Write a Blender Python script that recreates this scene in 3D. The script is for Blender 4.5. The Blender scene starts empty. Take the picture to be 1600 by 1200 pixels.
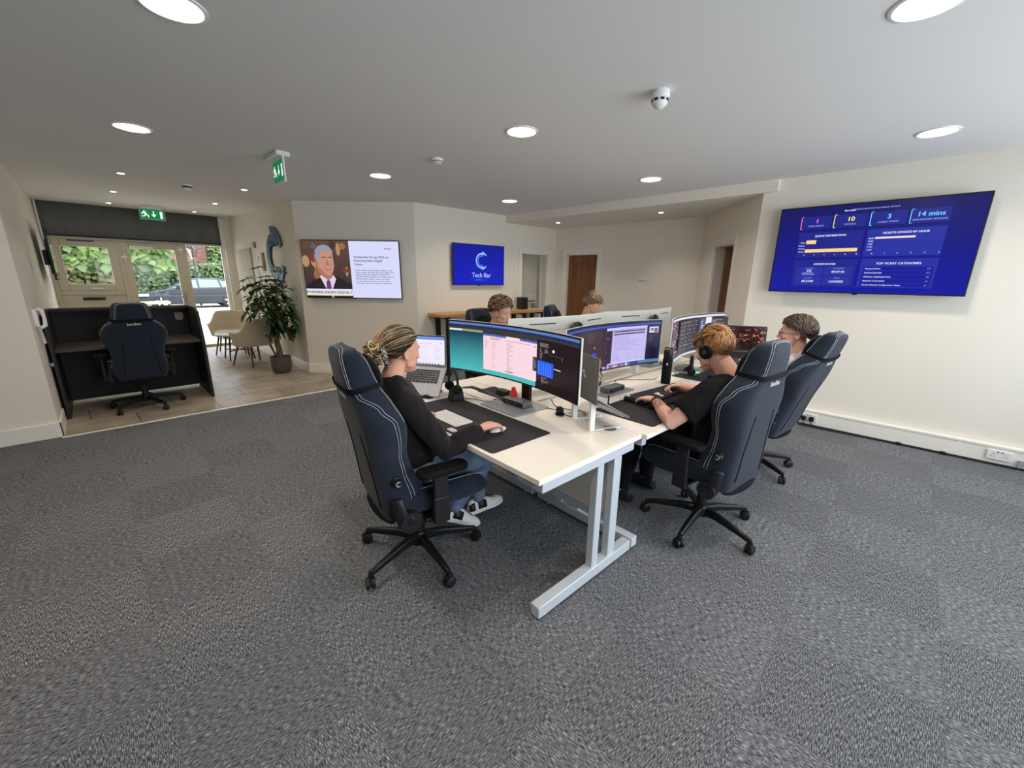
import bpy, bmesh, math, random
from mathutils import Vector, Matrix, Euler, noise
from math import sin, cos, pi, radians, sqrt, atan2, hypot
SC = bpy.context.scene
COL = SC.collection
# ---------------------------------------------------------------- camera
F_PX = 634.81
PITCH, ROLL, YAW = radians(14.5338), radians(0.8513), radians(45.6753)
CAMH = 1.53
cp, sp = cos(PITCH), sin(PITCH)
M1 = Matrix(((1, 0, 0), (0, -sp, -cp), (0, cp, -sp)))
cr, sr = cos(ROLL), sin(ROLL)
M2 = Matrix(((cr, -sr, 0), (sr, cr, 0), (0, 0, 1)))
W_ = Matrix(((cos(YAW), -sin(YAW), 0), (sin(YAW), cos(YAW), 0), (0, 0, 1)))
MC = M2 @ M1 @ W_            # world -> camera (x right, y down, z forward)
cam_data = bpy.data.cameras.new('camera')
cam = bpy.data.objects.new('camera', cam_data)
COL.objects.link(cam)
R3 = MC.transposed() @ Matrix(((1, 0, 0), (0, -1, 0), (0, 0, -1)))
cam.matrix_world = Matrix.Translation((0, 0, CAMH)) @ R3.to_4x4()
cam_data.sensor_fit = 'HORIZONTAL'
cam_data.sensor_width = 36.0
cam_data.lens = F_PX / 1600 * 36.0
cam_data.clip_start = 0.05
SC.camera = cam
# ---------------------------------------------------------------- world, exposure
SC.view_settings.view_transform = 'Standard'
SC.view_settings.look = 'None'
SC.view_settings.exposure = 0.0
SC.view_settings.gamma = 1.0
SC.view_settings.use_curve_mapping = False
SKY = 7.8
world = bpy.data.worlds.new('sky'); SC.world = world
world.use_nodes = True
nt = world.node_tree
nt.nodes['Background'].inputs[0].default_value = (0.80, 0.90, 1.0, 1)
nt.nodes['Background'].inputs[1].default_value = SKY
LAMP = 14.0
LAMP_W = 11.0
SPOT = 20.0
SPOT_W = 2.6
SCREEN = 1.0
SC.cycles.max_bounces = 8
SC.cycles.diffuse_bounces = 5
SC.cycles.sample_clamp_indirect = 4.0
SC.cycles.use_denoising = True
def portal(name, loc, rot, sx, sy):
    d = bpy.data.lights.new(name, 'AREA'); d.shape = 'RECTANGLE'; d.size = sx; d.size_y = sy
    d.cycles.is_portal = True
    o = bpy.data.objects.new(name, d); o.location = loc; o.rotation_euler = rot; COL.objects.link(o)
portal('window_portal', (2.6, -2.18, 1.36), (radians(90), 0, 0), 5.0, 2.05)
portal('shopfront_portal', (0.95, 10.93, 1.1), (radians(90), 0, radians(180)), 2.7, 2.1)

# ---------------------------------------------------------------- desk frame helpers
TH = radians(-3.0135)
UX = Vector((cos(TH), sin(TH), 0)); VX = Vector((-sin(TH), cos(TH), 0))
O0 = Vector((1.162, 0.971, 0))
def uv(u, v, z=0.0):
    return O0 + UX * u + VX * v + Vector((0, 0, z))
TOP = 0.73
def lin(c):
    c = c / 255.0
    return c / 12.92 if c <= 0.04045 else ((c + 0.055) / 1.055) ** 2.4
def rgb(r, g, b): return (lin(r), lin(g), lin(b), 1.0)

# ---------------------------------------------------------------- materials
MATS = {}
def mat(name, col, rough=0.6, metal=0.0, spec=0.4, emit=None, es=0.0, nscale=0, namt=0.0, bump=0.0, bscale=200, coat=0.0, sheen=0.0, stretch=(1, 1, 1), alpha=None):
    if name in MATS: return MATS[name]
    m = bpy.data.materials.new(name); m.use_nodes = True
    n = m.node_tree.nodes; l = m.node_tree.links
    b = n['Principled BSDF']
    b.inputs['Base Color'].default_value = col
    b.inputs['Roughness'].default_value = rough
    b.inputs['Metallic'].default_value = metal
    b.inputs['Specular IOR Level'].default_value = spec
    if coat: b.inputs['Coat Weight'].default_value = coat
    if sheen: b.inputs['Sheen Weight'].default_value = sheen
    if emit:
        b.inputs['Emission Color'].default_value = emit; b.inputs['Emission Strength'].default_value = es
    if alpha is not None: b.inputs['Alpha'].default_value = alpha
    if namt or bump:
        tc = n.new('ShaderNodeTexCoord'); mp = n.new('ShaderNodeMapping'); mp.inputs['Scale'].default_value = stretch
        l.new(tc.outputs['Object'], mp.inputs[0])
    if namt:
        t = n.new('ShaderNodeTexNoise'); t.inputs['Scale'].default_value = nscale; t.inputs['Detail'].default_value = 6
        l.new(mp.outputs[0], t.inputs['Vector'])
        r = n.new('ShaderNodeMapRange'); r.inputs[1].default_value = 0.3; r.inputs[2].default_value = 0.7
        r.inputs[3].default_value = 1 - namt; r.inputs[4].default_value = 1 + namt
        l.new(t.outputs[0], r.inputs[0])
        x = n.new('ShaderNodeVectorMath'); x.operation = 'SCALE'; x.inputs[0].default_value = col[:3]
        l.new(r.outputs[0], x.inputs['Scale']); l.new(x.outputs[0], b.inputs['Base Color'])
    if bump:
        t2 = n.new('ShaderNodeTexNoise'); t2.inputs['Scale'].default_value = bscale; t2.inputs['Detail'].default_value = 3
        l.new(mp.outputs[0], t2.inputs['Vector'])
        bp = n.new('ShaderNodeBump'); bp.inputs['Strength'].default_value = bump; bp.inputs['Distance'].default_value = 0.01
        l.new(t2.outputs[0], bp.inputs['Height']); l.new(bp.outputs[0], b.inputs['Normal'])
    MATS[name] = m
    return m
def emat(name, col, s, base=(0.8, 0.8, 0.8, 1)):
    return mat(name, base, emit=col, es=s)
def nodes_mat(name):
    m = bpy.data.materials.new(name); m.use_nodes = True; MATS[name] = m
    return m, m.node_tree.nodes, m.node_tree.links, m.node_tree.nodes['Principled BSDF']
def math_(n, l, op, a, b=None):
    x = n.new('ShaderNodeMath'); x.operation = op
    for i, q in enumerate((a, b)):
        if q is None: continue
        if isinstance(q, (int, float)): x.inputs[i].default_value = q
        else: l.new(q, x.inputs[i])
    return x.outputs[0]
def ramp(n, l, fac, stops):
    r = n.new('ShaderNodeValToRGB'); l.new(fac, r.inputs[0])
    e = r.color_ramp.elements
    while len(e) < len(stops): e.new(0.5)
    for i, (p, c) in enumerate(stops): e[i].position = p; e[i].color = c
    return r.outputs[0]
def mix(n, l, fac, a, b, typ='MIX'):
    x = n.new('ShaderNodeMix'); x.data_type = 'RGBA'; x.blend_type = typ
    for s, q in ((0, fac), (6, a), (7, b)):
        if isinstance(q, (int, float)): x.inputs[s].default_value = q
        elif isinstance(q, tuple): x.inputs[s].default_value = q
        else: l.new(q, x.inputs[s])
    return x.outputs[2]
def carpet_mat():
    m, n, l, b = nodes_mat('carpet_tiles')
    g = n.new('ShaderNodeNewGeometry'); s = n.new('ShaderNodeSeparateXYZ'); l.new(g.outputs['Position'], s.inputs[0])
    X = math_(n, l, 'DIVIDE', math_(n, l, 'SUBTRACT', s.outputs[0], 1.945), 0.497)
    Y = math_(n, l, 'DIVIDE', math_(n, l, 'SUBTRACT', s.outputs[1], 0.17), 0.517)
    ix = math_(n, l, 'FLOOR', X); iy = math_(n, l, 'FLOOR', Y)
    par = math_(n, l, 'ABSOLUTE', math_(n, l, 'MODULO', math_(n, l, 'ADD', ix, iy), 2.0))
    c = n.new('ShaderNodeCombineXYZ'); l.new(ix, c.inputs[0]); l.new(iy, c.inputs[1])
    wn = n.new('ShaderNodeTexWhiteNoise'); wn.noise_dimensions = '3D'; l.new(c.outputs[0], wn.inputs['Vector'])
    def streak(sx, sy):
        mp = n.new('ShaderNodeMapping'); mp.inputs['Scale'].default_value = (sx, sy, 1); l.new(g.outputs['Position'], mp.inputs[0])
        t = n.new('ShaderNodeTexNoise'); t.inputs['Scale'].default_value = 1.0; t.inputs['Detail'].default_value = 3.5; t.inputs['Roughness'].default_value = 0.75
        l.new(mp.outputs[0], t.inputs['Vector']); return t.outputs[0]
    a1 = streak(46, 500); a2 = streak(500, 46)
    h = mix(n, l, par, a1, a2)
    colr = ramp(n, l, h, [(0.36, rgb(34, 35, 37)), (0.50, rgb(80, 81, 84)), (0.64, rgb(180, 182, 186))])
    k = math_(n, l, 'ADD', math_(n, l, 'MULTIPLY', wn.outputs[0], 0.10), math_(n, l, 'MULTIPLY', par, 0.09))  # random tile tone, plus painted lightening for how turned pile catches light
    k = math_(n, l, 'ADD', k, 0.90)
    # tile seams
    fx = math_(n, l, 'ABSOLUTE', math_(n, l, 'SUBTRACT', math_(n, l, 'FRACT', X), 0.5))
    fy = math_(n, l, 'ABSOLUTE', math_(n, l, 'SUBTRACT', math_(n, l, 'FRACT', Y), 0.5))
    seam = math_(n, l, 'GREATER_THAN', math_(n, l, 'MAXIMUM', fx, fy), 0.495)
    k = math_(n, l, 'SUBTRACT', k, math_(n, l, 'MULTIPLY', seam, 0.12))
    v = n.new('ShaderNodeVectorMath'); v.operation = 'SCALE'; l.new(colr, v.inputs[0]); l.new(k, v.inputs['Scale'])
    l.new(v.outputs[0], b.inputs['Base Color']); b.inputs['Roughness'].default_value = 0.95
    b.inputs['Specular IOR Level'].default_value = 0.1
    bp = n.new('ShaderNodeBump'); bp.inputs['Strength'].default_value = 0.15; bp.inputs['Distance'].default_value = 0.004
    l.new(h, bp.inputs['Height']); l.new(bp.outputs[0], b.inputs['Normal'])
    return m
def stone_mat(name, c1, c2, mort, w, h, rot, rough=0.45):
    m, n, l, b = nodes_mat(name)
    g = n.new('ShaderNodeNewGeometry'); mp = n.new('ShaderNodeMapping'); mp.inputs['Rotation'].default_value = (0, 0, rot)
    l.new(g.outputs['Position'], mp.inputs[0])
    t = n.new('ShaderNodeTexBrick'); l.new(mp.outputs[0], t.inputs['Vector'])
    t.inputs['Color1'].default_value = c1; t.inputs['Color2'].default_value = c2; t.inputs['Mortar'].default_value = mort
    t.inputs['Scale'].default_value = 1.0; t.inputs['Brick Width'].default_value = w; t.inputs['Row Height'].default_value = h
    t.inputs['Mortar Size'].default_value = 0.005; t.inputs['Mortar Smooth'].default_value = 0.1
    ns = n.new('ShaderNodeTexNoise'); ns.inputs['Scale'].default_value = 3.5; ns.inputs['Detail'].default_value = 8; ns.inputs['Roughness'].default_value = 0.65
    l.new(mp.outputs[0], ns.inputs['Vector'])
    r = ramp(n, l, ns.outputs[0], [(0.3, (0.62, 0.60, 0.57, 1)), (0.7, (1.15, 1.14, 1.12, 1))])
    o = mix(n, l, 1.0, t.outputs[0], r, 'MULTIPLY')
    l.new(o, b.inputs['Base Color']); b.inputs['Roughness'].default_value = rough
    return m
def brick_mat():
    m, n, l, b = nodes_mat('red_brick')
    g = n.new('ShaderNodeTexCoord'); mp = n.new('ShaderNodeMapping'); mp.inputs['Rotation'].default_value = (radians(90), 0, 0)
    l.new(g.outputs['Object'], mp.inputs[0])
    t = n.new('ShaderNodeTexBrick'); l.new(mp.outputs[0], t.inputs['Vector'])
    t.inputs['Color1'].default_value = rgb(128, 66, 50); t.inputs['Color2'].default_value = rgb(104, 52, 40); t.inputs['Mortar'].default_value = rgb(130, 120, 110)
    t.inputs['Scale'].default_value = 1.0; t.inputs['Brick Width'].default_value = 0.24; t.inputs['Row Height'].default_value = 0.08; t.inputs['Mortar Size'].default_value = 0.012
    l.new(t.outputs[0], b.inputs['Base Color']); b.inputs['Roughness'].default_value = 0.9
    return m
def wood_mat(name, c1, c2, axis='z', scale=14.0, board=0.0, rough=0.45):
    m, n, l, b = nodes_mat(name)
    tc = n.new('ShaderNodeTexCoord'); mp = n.new('ShaderNodeMapping')
    s = {'z': (1, 1, 0.06), 'x': (0.06, 1, 1), 'y': (1, 0.06, 1)}[axis]
    mp.inputs['Scale'].default_value = s; l.new(tc.outputs['Object'], mp.inputs[0])
    t = n.new('ShaderNodeTexNoise'); t.inputs['Scale'].default_value = scale; t.inputs['Detail'].default_value = 7; t.inputs['Distortion'].default_value = 0.6
    l.new(mp.outputs[0], t.inputs['Vector'])
    c = ramp(n, l, t.outputs[0], [(0.32, c1), (0.68, c2)])
    l.new(c, b.inputs['Base Color']); b.inputs['Roughness'].default_value = rough
    return m
def glass_mat(name, tint=(1, 1, 1, 1), gl=0.06):
    m = bpy.data.materials.new(name); m.use_nodes = True; MATS[name] = m
    n = m.node_tree.nodes; l = m.node_tree.links
    n.clear()
    o = n.new('ShaderNodeOutputMaterial'); t = n.new('ShaderNodeBsdfTransparent'); t.inputs[0].default_value = tint
    g = n.new('ShaderNodeBsdfGlossy'); g.inputs['Roughness'].default_value = 0.02
    x = n.new('ShaderNodeMixShader'); fr = n.new('ShaderNodeFresnel'); fr.inputs[0].default_value = 1.2
    l.new(fr.outputs[0], x.inputs[0]); l.new(t.outputs[0], x.inputs[1]); l.new(g.outputs[0], x.inputs[2]); l.new(x.outputs[0], o.inputs[0])
    return m
def screen_mat():
    m, n, l, b = nodes_mat('screen_pixels')
    a = n.new('ShaderNodeAttribute'); a.attribute_name = 'Col'
    b.inputs['Base Color'].default_value = (0.006, 0.006, 0.008, 1); b.inputs['Roughness'].default_value = 0.22
    b.inputs['Specular IOR Level'].default_value = 0.35
    l.new(a.outputs['Color'], b.inputs['Emission Color']); b.inputs['Emission Strength'].default_value = SCREEN
    return m
def leaf_mat(name, c1, c2, sc=6.0, trans=0.25):
    m, n, l, b = nodes_mat(name)
    tc = n.new('ShaderNodeTexCoord'); t = n.new('ShaderNodeTexNoise'); t.inputs['Scale'].default_value = sc
    l.new(tc.outputs['Object'], t.inputs['Vector'])
    c = ramp(n, l, t.outputs[0], [(0.3, c1), (0.7, c2)])
    l.new(c, b.inputs['Base Color']); b.inputs['Roughness'].default_value = 0.5
    b.inputs['Transmission Weight'].default_value = 0.0
    return m
def hair_mat(name, c1, c2, stretch=(60, 60, 60)):
    m, n, l, b = nodes_mat(name)
    tc = n.new('ShaderNodeTexCoord'); mp = n.new('ShaderNodeMapping'); mp.inputs['Scale'].default_value = stretch
    l.new(tc.outputs['Object'], mp.inputs[0])
    t = n.new('ShaderNodeTexNoise'); t.inputs['Scale'].default_value = 1.0; t.inputs['Detail'].default_value = 3
    l.new(mp.outputs[0], t.inputs['Vector'])
    at = n.new('ShaderNodeAttribute'); at.attribute_name = 'tone'
    f = math_(n, l, 'ADD', math_(n, l, 'MULTIPLY', t.outputs[0], 0.45), math_(n, l, 'MULTIPLY', at.outputs['Fac'], 0.6))
    c = ramp(n, l, f, [(0.22, c1), (0.78, c2)])
    l.new(c, b.inputs['Base Color']); b.inputs['Roughness'].default_value = 0.42; b.inputs['Specular IOR Level'].default_value = 0.5
    return m

# ---------------------------------------------------------------- mesh helpers
ROOTM = {}
def chain_root(p):
    while p.parent is not None: p = p.parent
    return p
class MB:
    def __init__(s, M=None):
        s.v = []; s.f = []; s.m = []; s.tone = []; s.t = 0.5
        s.M = M or Matrix.Identity(4)
    def add(s, vs, fs, mi=0):
        k = len(s.v)
        for p in vs: s.v.append(tuple(s.M @ Vector(p)))
        s.tone += [s.t] * len(vs)
        for f in fs: s.f.append([i + k for i in f]); s.m.append(mi)
        return s
    def box(s, c, d, R=None, mi=0):
        x, y, z = d[0] / 2, d[1] / 2, d[2] / 2
        vs = [Vector((i * x, j * y, k * z)) for i in (-1, 1) for j in (-1, 1) for k in (-1, 1)]
        if R is not None: vs = [R @ q for q in vs]
        vs = [q + Vector(c) for q in vs]
        return s.add(vs, [(0, 1, 3, 2), (4, 6, 7, 5), (0, 4, 5, 1), (2, 3, 7, 6), (0, 2, 6, 4), (1, 5, 7, 3)], mi)
    def box2(s, a, b, mi=0):
        return s.box([(a[i] + b[i]) / 2 for i in range(3)], [abs(b[i] - a[i]) for i in range(3)], None, mi)
    def loft(s, rings, cap=True, mi=0, closed=True):
        n = len(rings[0]); vs = [p for r in rings for p in r]; fs = []
        for i in range(len(rings) - 1):
            for j in range(n if closed else n - 1):
                a = i * n + j; b = i * n + (j + 1) % n
                fs.append((a, b, b + n, a + n))
        if cap:
            fs.append(tuple(range(n))[::-1]); k = (len(rings) - 1) * n; fs.append(tuple(range(k, k + n)))
        return s.add(vs, fs, mi)
    def tube(s, path, rad, n=10, cap=True, mi=0, flat=1.0, round_ends=False):
        P = [Vector(p) for p in path]
        if isinstance(rad, (int, float)): rad = [rad] * len(P)
        rad = list(rad)
        if round_ends:
            d0 = (P[0] - P[1]).normalized(); d1 = (P[-1] - P[-2]).normalized(); r0, r1 = rad[0], rad[-1]
            P = [P[0] + d0 * r0, P[0] + d0 * r0 * .87, P[0] + d0 * r0 * .5] + P + [P[-1] + d1 * r1 * .5, P[-1] + d1 * r1 * .87, P[-1] + d1 * r1]
            rad = [r0 * .05, r0 * .5, r0 * .87] + rad + [r1 * .87, r1 * .5, r1 * .05]
        rings = []; N = None
        for i, p in enumerate(P):
            t = (P[min(i + 1, len(P) - 1)] - P[max(i - 1, 0)])
            t = t.normalized() if t.length > 1e-9 else Vector((0, 0, 1))
            if N is None:
                N = t.cross(Vector((0, 0, 1)))
                if N.length < 0.1: N = t.cross(Vector((1, 0, 0)))
                N.normalize()
            else:
                N = N - t * N.dot(t); N.normalize()
            B = t.cross(N)
            rings.append([p + (N * cos(a) + B * sin(a) * flat) * rad[i] for a in [2 * pi * j / n for j in range(n)]])
        return s.loft(rings, cap, mi)
    def cyl(s, p0, p1, r0, r1=None, n=20, mi=0):
        return s.tube([p0, p1], [r0, r0 if r1 is None else r1], n, True, mi)
    def lathe(s, prof, c=(0, 0, 0), n=32, mi=0, R=None, cap=False):
        rings = []
        for r, z in prof:
            ring = [Vector((r * cos(2 * pi * j / n), r * sin(2 * pi * j / n), z)) for j in range(n)]
            if R is not None: ring = [R @ q for q in ring]
            rings.append([q + Vector(c) for q in ring])
        return s.loft(rings, cap, mi)
    def ell(s, c, r, R=None, nu=20, nv=12, mi=0):
        if isinstance(r, (int, float)): r = (r, r, r)
        rings = []
        for i in range(nv + 1):
            t = -pi / 2 + pi * i / nv
            cc = max(cos(t), 0.004)
            ring = [Vector((r[0] * cc * cos(2 * pi * j / nu), r[1] * cc * sin(2 * pi * j / nu), r[2] * sin(t))) for j in range(nu)]
            if R is not None: ring = [R @ q for q in ring]
            rings.append([q + Vector(c) for q in ring])
        return s.loft(rings, True, mi)
    def prism(s, poly, M, z0, z1, mi=0):
        n = len(poly)
        vs = [M @ Vector((x, y, z0)) for x, y in poly] + [M @ Vector((x, y, z1)) for x, y in poly]
        fs = [tuple(range(n))[::-1], tuple(range(n, 2 * n))] + [(i, (i + 1) % n, (i + 1) % n + n, i + n) for i in range(n)]
        return s.add(vs, fs, mi)
    def rbox(s, c, d, r=0.02, n=4, R=None, mi=0):          # rounded in plan, extruded in z
        poly = rrect(d[0], d[1], r, n)
        MM = Matrix.Translation(c) @ (R.to_4x4() if R is not None else Matrix.Identity(4))
        return s.prism(poly, MM, -d[2] / 2, d[2] / 2, mi)
    def mesh(s, name, mats, inv=None, smooth=40):
        me = bpy.data.meshes.new(name)
        vs = s.v if inv is None else [tuple(inv @ Vector(p)) for p in s.v]
        me.from_pydata(vs, [], s.f)
        for m in (mats if isinstance(mats, (list, tuple)) else [mats]): me.materials.append(m)
        me.polygons.foreach_set('material_index', s.m)
        at = me.attributes.new('tone', 'FLOAT', 'POINT'); at.data.foreach_set('value', s.tone)
        bm = bmesh.new(); bm.from_mesh(me); bmesh.ops.recalc_face_normals(bm, faces=bm.faces); bm.to_mesh(me); bm.free()
        if smooth:
            me.polygons.foreach_set('use_smooth', [True] * len(me.polygons))
            me.set_sharp_from_angle(angle=radians(smooth))
        me.update()
        return me
    def build(s, name, mats, parent=None, bevel=0, seg=2, smooth=40, world=False, sub=0, remesh=0, relax=0, disp=None, bake=False):
        inv = None
        if world and parent is not None: inv = ROOTM[chain_root(parent).name].inverted()
        me = s.mesh(name, mats, inv, smooth)
        o = bpy.data.objects.new(name, me); COL.objects.link(o)
        if parent is not None: o.parent = parent
        if sub:
            md = o.modifiers.new('s', 'SUBSURF'); md.levels = sub; md.render_levels = sub
        if remesh:
            md = o.modifiers.new('r', 'REMESH'); md.mode = 'VOXEL'; md.voxel_size = remesh; md.use_smooth_shade = True
            if relax:
                sm = o.modifiers.new('m', 'SMOOTH'); sm.iterations = relax; sm.factor = 0.5
        if remesh or bake:
            dg = bpy.context.evaluated_depsgraph_get()
            ev = o.evaluated_get(dg)
            nm = bpy.data.meshes.new_from_object(ev)
            o.modifiers.clear(); old = o.data; o.data = nm; nm.name = name
            nm.materials.clear()
            for m in (mats if isinstance(mats, (list, tuple)) else [mats]): nm.materials.append(m)
            nm.polygons.foreach_set('use_smooth', [True] * len(nm.polygons))
            if disp:
                nor = [Vector(v.normal) for v in nm.vertices]
                for v, nn in zip(nm.vertices, nor): v.co = v.co + nn * disp(v.co)
            nm.update()
        if bevel:
            md = o.modifiers.new('b', 'BEVEL'); md.width = bevel; md.segments = seg; md.limit_method = 'ANGLE'; md.angle_limit = radians(35); md.harden_normals = False
        return o
def rrect(w, h, r, n=4):
    out = []
    for cx, cy, a0 in ((w / 2 - r, h / 2 - r, 0), (-w / 2 + r, h / 2 - r, 90), (-w / 2 + r, -h / 2 + r, 180), (w / 2 - r, -h / 2 + r, 270)):
        for i in range(n + 1):
            a = radians(a0 + 90 * i / n); out.append((cx + r * cos(a), cy + r * sin(a)))
    return out
def RZ(a): return Matrix.Rotation(a, 3, 'Z')
def RX(a): return Matrix.Rotation(a, 3, 'X')
def RY(a): return Matrix.Rotation(a, 3, 'Y')
def tag(o, label=None, cat=None, group=None, kind=None):
    if label: o['label'] = label
    if cat: o['category'] = cat
    if group: o['group'] = group
    if kind: o['kind'] = kind
    return o
def thing(name, label, cat, loc=(0, 0, 0), rot=0.0, group=None, kind=None):
    o = bpy.data.objects.new(name, None); o.empty_display_size = 0.1
    COL.objects.link(o)
    o.location = loc; o.rotation_euler = (0, 0, rot)
    ROOTM[o.name] = Matrix.Translation(Vector(loc)) @ Matrix.Rotation(rot, 4, 'Z')
    return tag(o, label, cat, group, kind)
def dup(o, loc, rot, label, group=None):
    def rec(a, par):
        c = a.copy(); COL.objects.link(c); c.parent = par
        for ch in KIDS(a): rec(ch, c)
        return c
    r = o.copy(); COL.objects.link(r); r.location = loc; r.rotation_euler = (0, 0, rot)
    ROOTM[r.name] = Matrix.Translation(Vector(loc)) @ Matrix.Rotation(rot, 4, 'Z')
    r['label'] = label
    if group: r['group'] = group
    for ch in KIDS(o): rec(ch, r)
    return r
def KIDS(o): return [c for c in COL.objects if c.parent == o]
def structure(mb, name, m, label, cat, bevel=0, **k):
    o = mb.build(name, m, None, bevel=bevel, **k); return tag(o, label, cat, kind='structure')
TEXTC = {}
def text_geo(s, res=3):
    if (s, res) in TEXTC: return TEXTC[(s, res)]
    c = bpy.data.curves.new('t', 'FONT'); c.body = s; c.size = 1.0; c.resolution_u = res
    o = bpy.data.objects.new('t', c); COL.objects.link(o)
    dg = bpy.context.evaluated_depsgraph_get()
    me = bpy.data.meshes.new_from_object(o.evaluated_get(dg))
    vs = [tuple(v.co) for v in me.vertices]; fs = [tuple(p.vertices) for p in me.polygons]
    bpy.data.objects.remove(o); bpy.data.curves.remove(c); bpy.data.meshes.remove(me)
    w = max([v[0] for v in vs] + [0]); TEXTC[(s, res)] = (vs, fs, w)
    return TEXTC[(s, res)]
class Screen:
    """picture elements mapped on a surface; every face carries its own emission colour"""
    def __init__(s, W, H, fmap, nx=1):
        s.W, s.H, s.f, s.nx = W, H, fmap, nx; s.v = []; s.fc = []; s.c = []; s.k = 0
    def rect(s, x0, y0, x1, y1, c, c2=None, nx=None, step=True):
        if step: s.k += 1
        n = nx or max(1, int(abs(x1 - x0) / s.W * s.nx + .99)); ny = 40 if c2 else 1
        for i in range(n):
            for j in range(ny):
                xa = x0 + (x1 - x0) * i / n; xb = x0 + (x1 - x0) * (i + 1) / n
                ya = y0 + (y1 - y0) * j / ny; yb = y0 + (y1 - y0) * (j + 1) / ny
                b = len(s.v)
                for (x, y) in ((xa, ya), (xb, ya), (xb, yb), (xa, yb)): s.v.append(s.f(x, y, s.k))
                s.fc.append((b, b + 1, b + 2, b + 3))
                if c2:
                    t = (j + .5) / ny; s.c.append(tuple(c[q] * (1 - t) + c2[q] * t for q in range(3)) + (1,))
                else: s.c.append(c)
    def poly(s, pts, c, step=True):
        if step: s.k += 1
        b = len(s.v)
        for x, y in pts: s.v.append(s.f(x, y, s.k))
        s.fc.append(tuple(range(b, b + len(pts)))); s.c.append(c)
    def disc(s, cx, cy, rx, ry, c, n=20, step=True):
        s.poly([(cx + rx * cos(2 * pi * i / n), cy + ry * sin(2 * pi * i / n)) for i in range(n)], c, step)
    def arc(s, cx, cy, r, w, a0, a1, c, n=24, step=True, sq=1.0):
        if step: s.k += 1
        for i in range(n):
            A = radians(a0 + (a1 - a0) * i / n); B = radians(a0 + (a1 - a0) * (i + 1) / n)
            s.poly([(cx + (r - w / 2) * cos(A) * sq, cy - (r - w / 2) * sin(A)), (cx + (r + w / 2) * cos(A) * sq, cy - (r + w / 2) * sin(A)),
                    (cx + (r + w / 2) * cos(B) * sq, cy - (r + w / 2) * sin(B)), (cx + (r - w / 2) * cos(B) * sq, cy - (r - w / 2) * sin(B))], c, False)
    def text(s, x, y, size, st, c, al='l', bold=0.0, step=True, w=None):
        """y = baseline, measured downwards from the top"""
        if step: s.k += 1
        vs, fs, tw = text_geo(st)
        if w: kx = w / tw
        else: kx = size
        off = {'l': 0, 'c': -tw * kx / 2, 'r': -tw * kx}[al]
        for dx in ([0] if not bold else [-bold, 0, bold]):
            b = len(s.v)
            for v in vs: s.v.append(s.f(x + off + v[0] * kx + dx, y - v[1] * size, s.k))
            for q in fs: s.fc.append(tuple(i + b for i in q)); s.c.append(c)
    def lines(s, x0, y0, x1, y1, n, c, seed=0, fill=0.5, minl=.3):
        rr = random.Random(seed); s.k += 1
        for i in range(n):
            y = y0 + (y1 - y0) * (i + .5) / n; h = (y1 - y0) / n * fill
            x = x0
            e = x0 + (x1 - x0) * rr.uniform(minl, 1)
            while x < e:
                w = (x1 - x0) * rr.uniform(.05, .16); s.rect(x, y - h / 2, min(x + w, e), y + h / 2, c, step=False, nx=1); x += w + (x1 - x0) * .02
    def build(s, name, parent):
        me = bpy.data.meshes.new(name); me.from_pydata([tuple(v) for v in s.v], [], s.fc)
        me.materials.append(MATS['screen_pixels'])
        a = me.color_attributes.new('Col', 'FLOAT_COLOR', 'CORNER')
        i = 0
        for p, c in zip(me.polygons, s.c):
            for _ in range(p.loop_total): a.data[i].color = c; i += 1
        o = bpy.data.objects.new(name, me); COL.objects.link(o); o.parent = parent
        return o
# general materials
carpet_mat(); brick_mat(); screen_mat()
stone_mat('stone_tiles', rgb(176, 165, 148), rgb(158, 148, 132), rgb(96, 90, 82), 0.72, 0.47, radians(-2))
stone_mat('paving', rgb(200, 190, 178), rgb(184, 176, 165), rgb(150, 145, 138), 0.5, 0.35, radians(8), 0.8)
M_WALL = mat('wall_paint', rgb(232, 225, 212), 0.85, spec=0.2, bump=0.02, bscale=300)
M_CEIL = mat('ceiling_paint', rgb(226, 224, 220), 0.9, spec=0.2)
M_TRIM = mat('white_gloss_trim', rgb(236, 231, 221), 0.4)
M_OAK = wood_mat('oak_door', rgb(104, 66, 34), rgb(142, 94, 52))
M_BENCH = wood_mat('light_wood', rgb(176, 130, 72), rgb(206, 164, 104), 'x')
M_WALNUT = wood_mat('walnut_leg', rgb(96, 64, 44), rgb(128, 90, 64))
M_BLACK = mat('black_plastic', rgb(22, 22, 24), 0.45)
M_BLACKM = mat('black_matt', rgb(14, 14, 15), 0.8, spec=0.2)
M_BLACKMET = mat('black_metal', rgb(26, 26, 28), 0.35, metal=0.3)
M_DESK = mat('white_desktop', rgb(238, 230, 218), 0.35)
M_STEEL = mat('silver_frame', rgb(196, 202, 208), 0.4, metal=0.15)
M_ALU = mat('aluminium', rgb(158, 159, 163), 0.5, metal=0.4)
M_WHITE = mat('white_plastic', rgb(232, 231, 228), 0.4)
M_NAVY = mat('navy_fabric', rgb(33, 40, 52), 0.9, spec=0.15, bump=0.15, bscale=500, namt=0.12, nscale=350, sheen=0.15)
M_NAVYD = mat('dark_navy_fabric', rgb(18, 21, 28), 0.9, spec=0.15, bump=0.15, bscale=500)
M_STITCH = mat('pale_thread', rgb(186, 192, 202), 0.8)
M_PILLOW = mat('black_velour', rgb(12, 12, 14), 0.95, spec=0.1, sheen=0.1)
M_MATTE = mat('desk_mat_dark', rgb(50, 47, 49), 0.75, spec=0.2)
M_GLASS = glass_mat('window_glass')
M_UPVC = mat('beige_frame', rgb(196, 188, 166), 0.5)
M_BLIND = mat('charcoal_blind', rgb(104, 105, 104), 0.85, spec=0.1, namt=0.08, nscale=3, stretch=(4, 4, .5))
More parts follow.
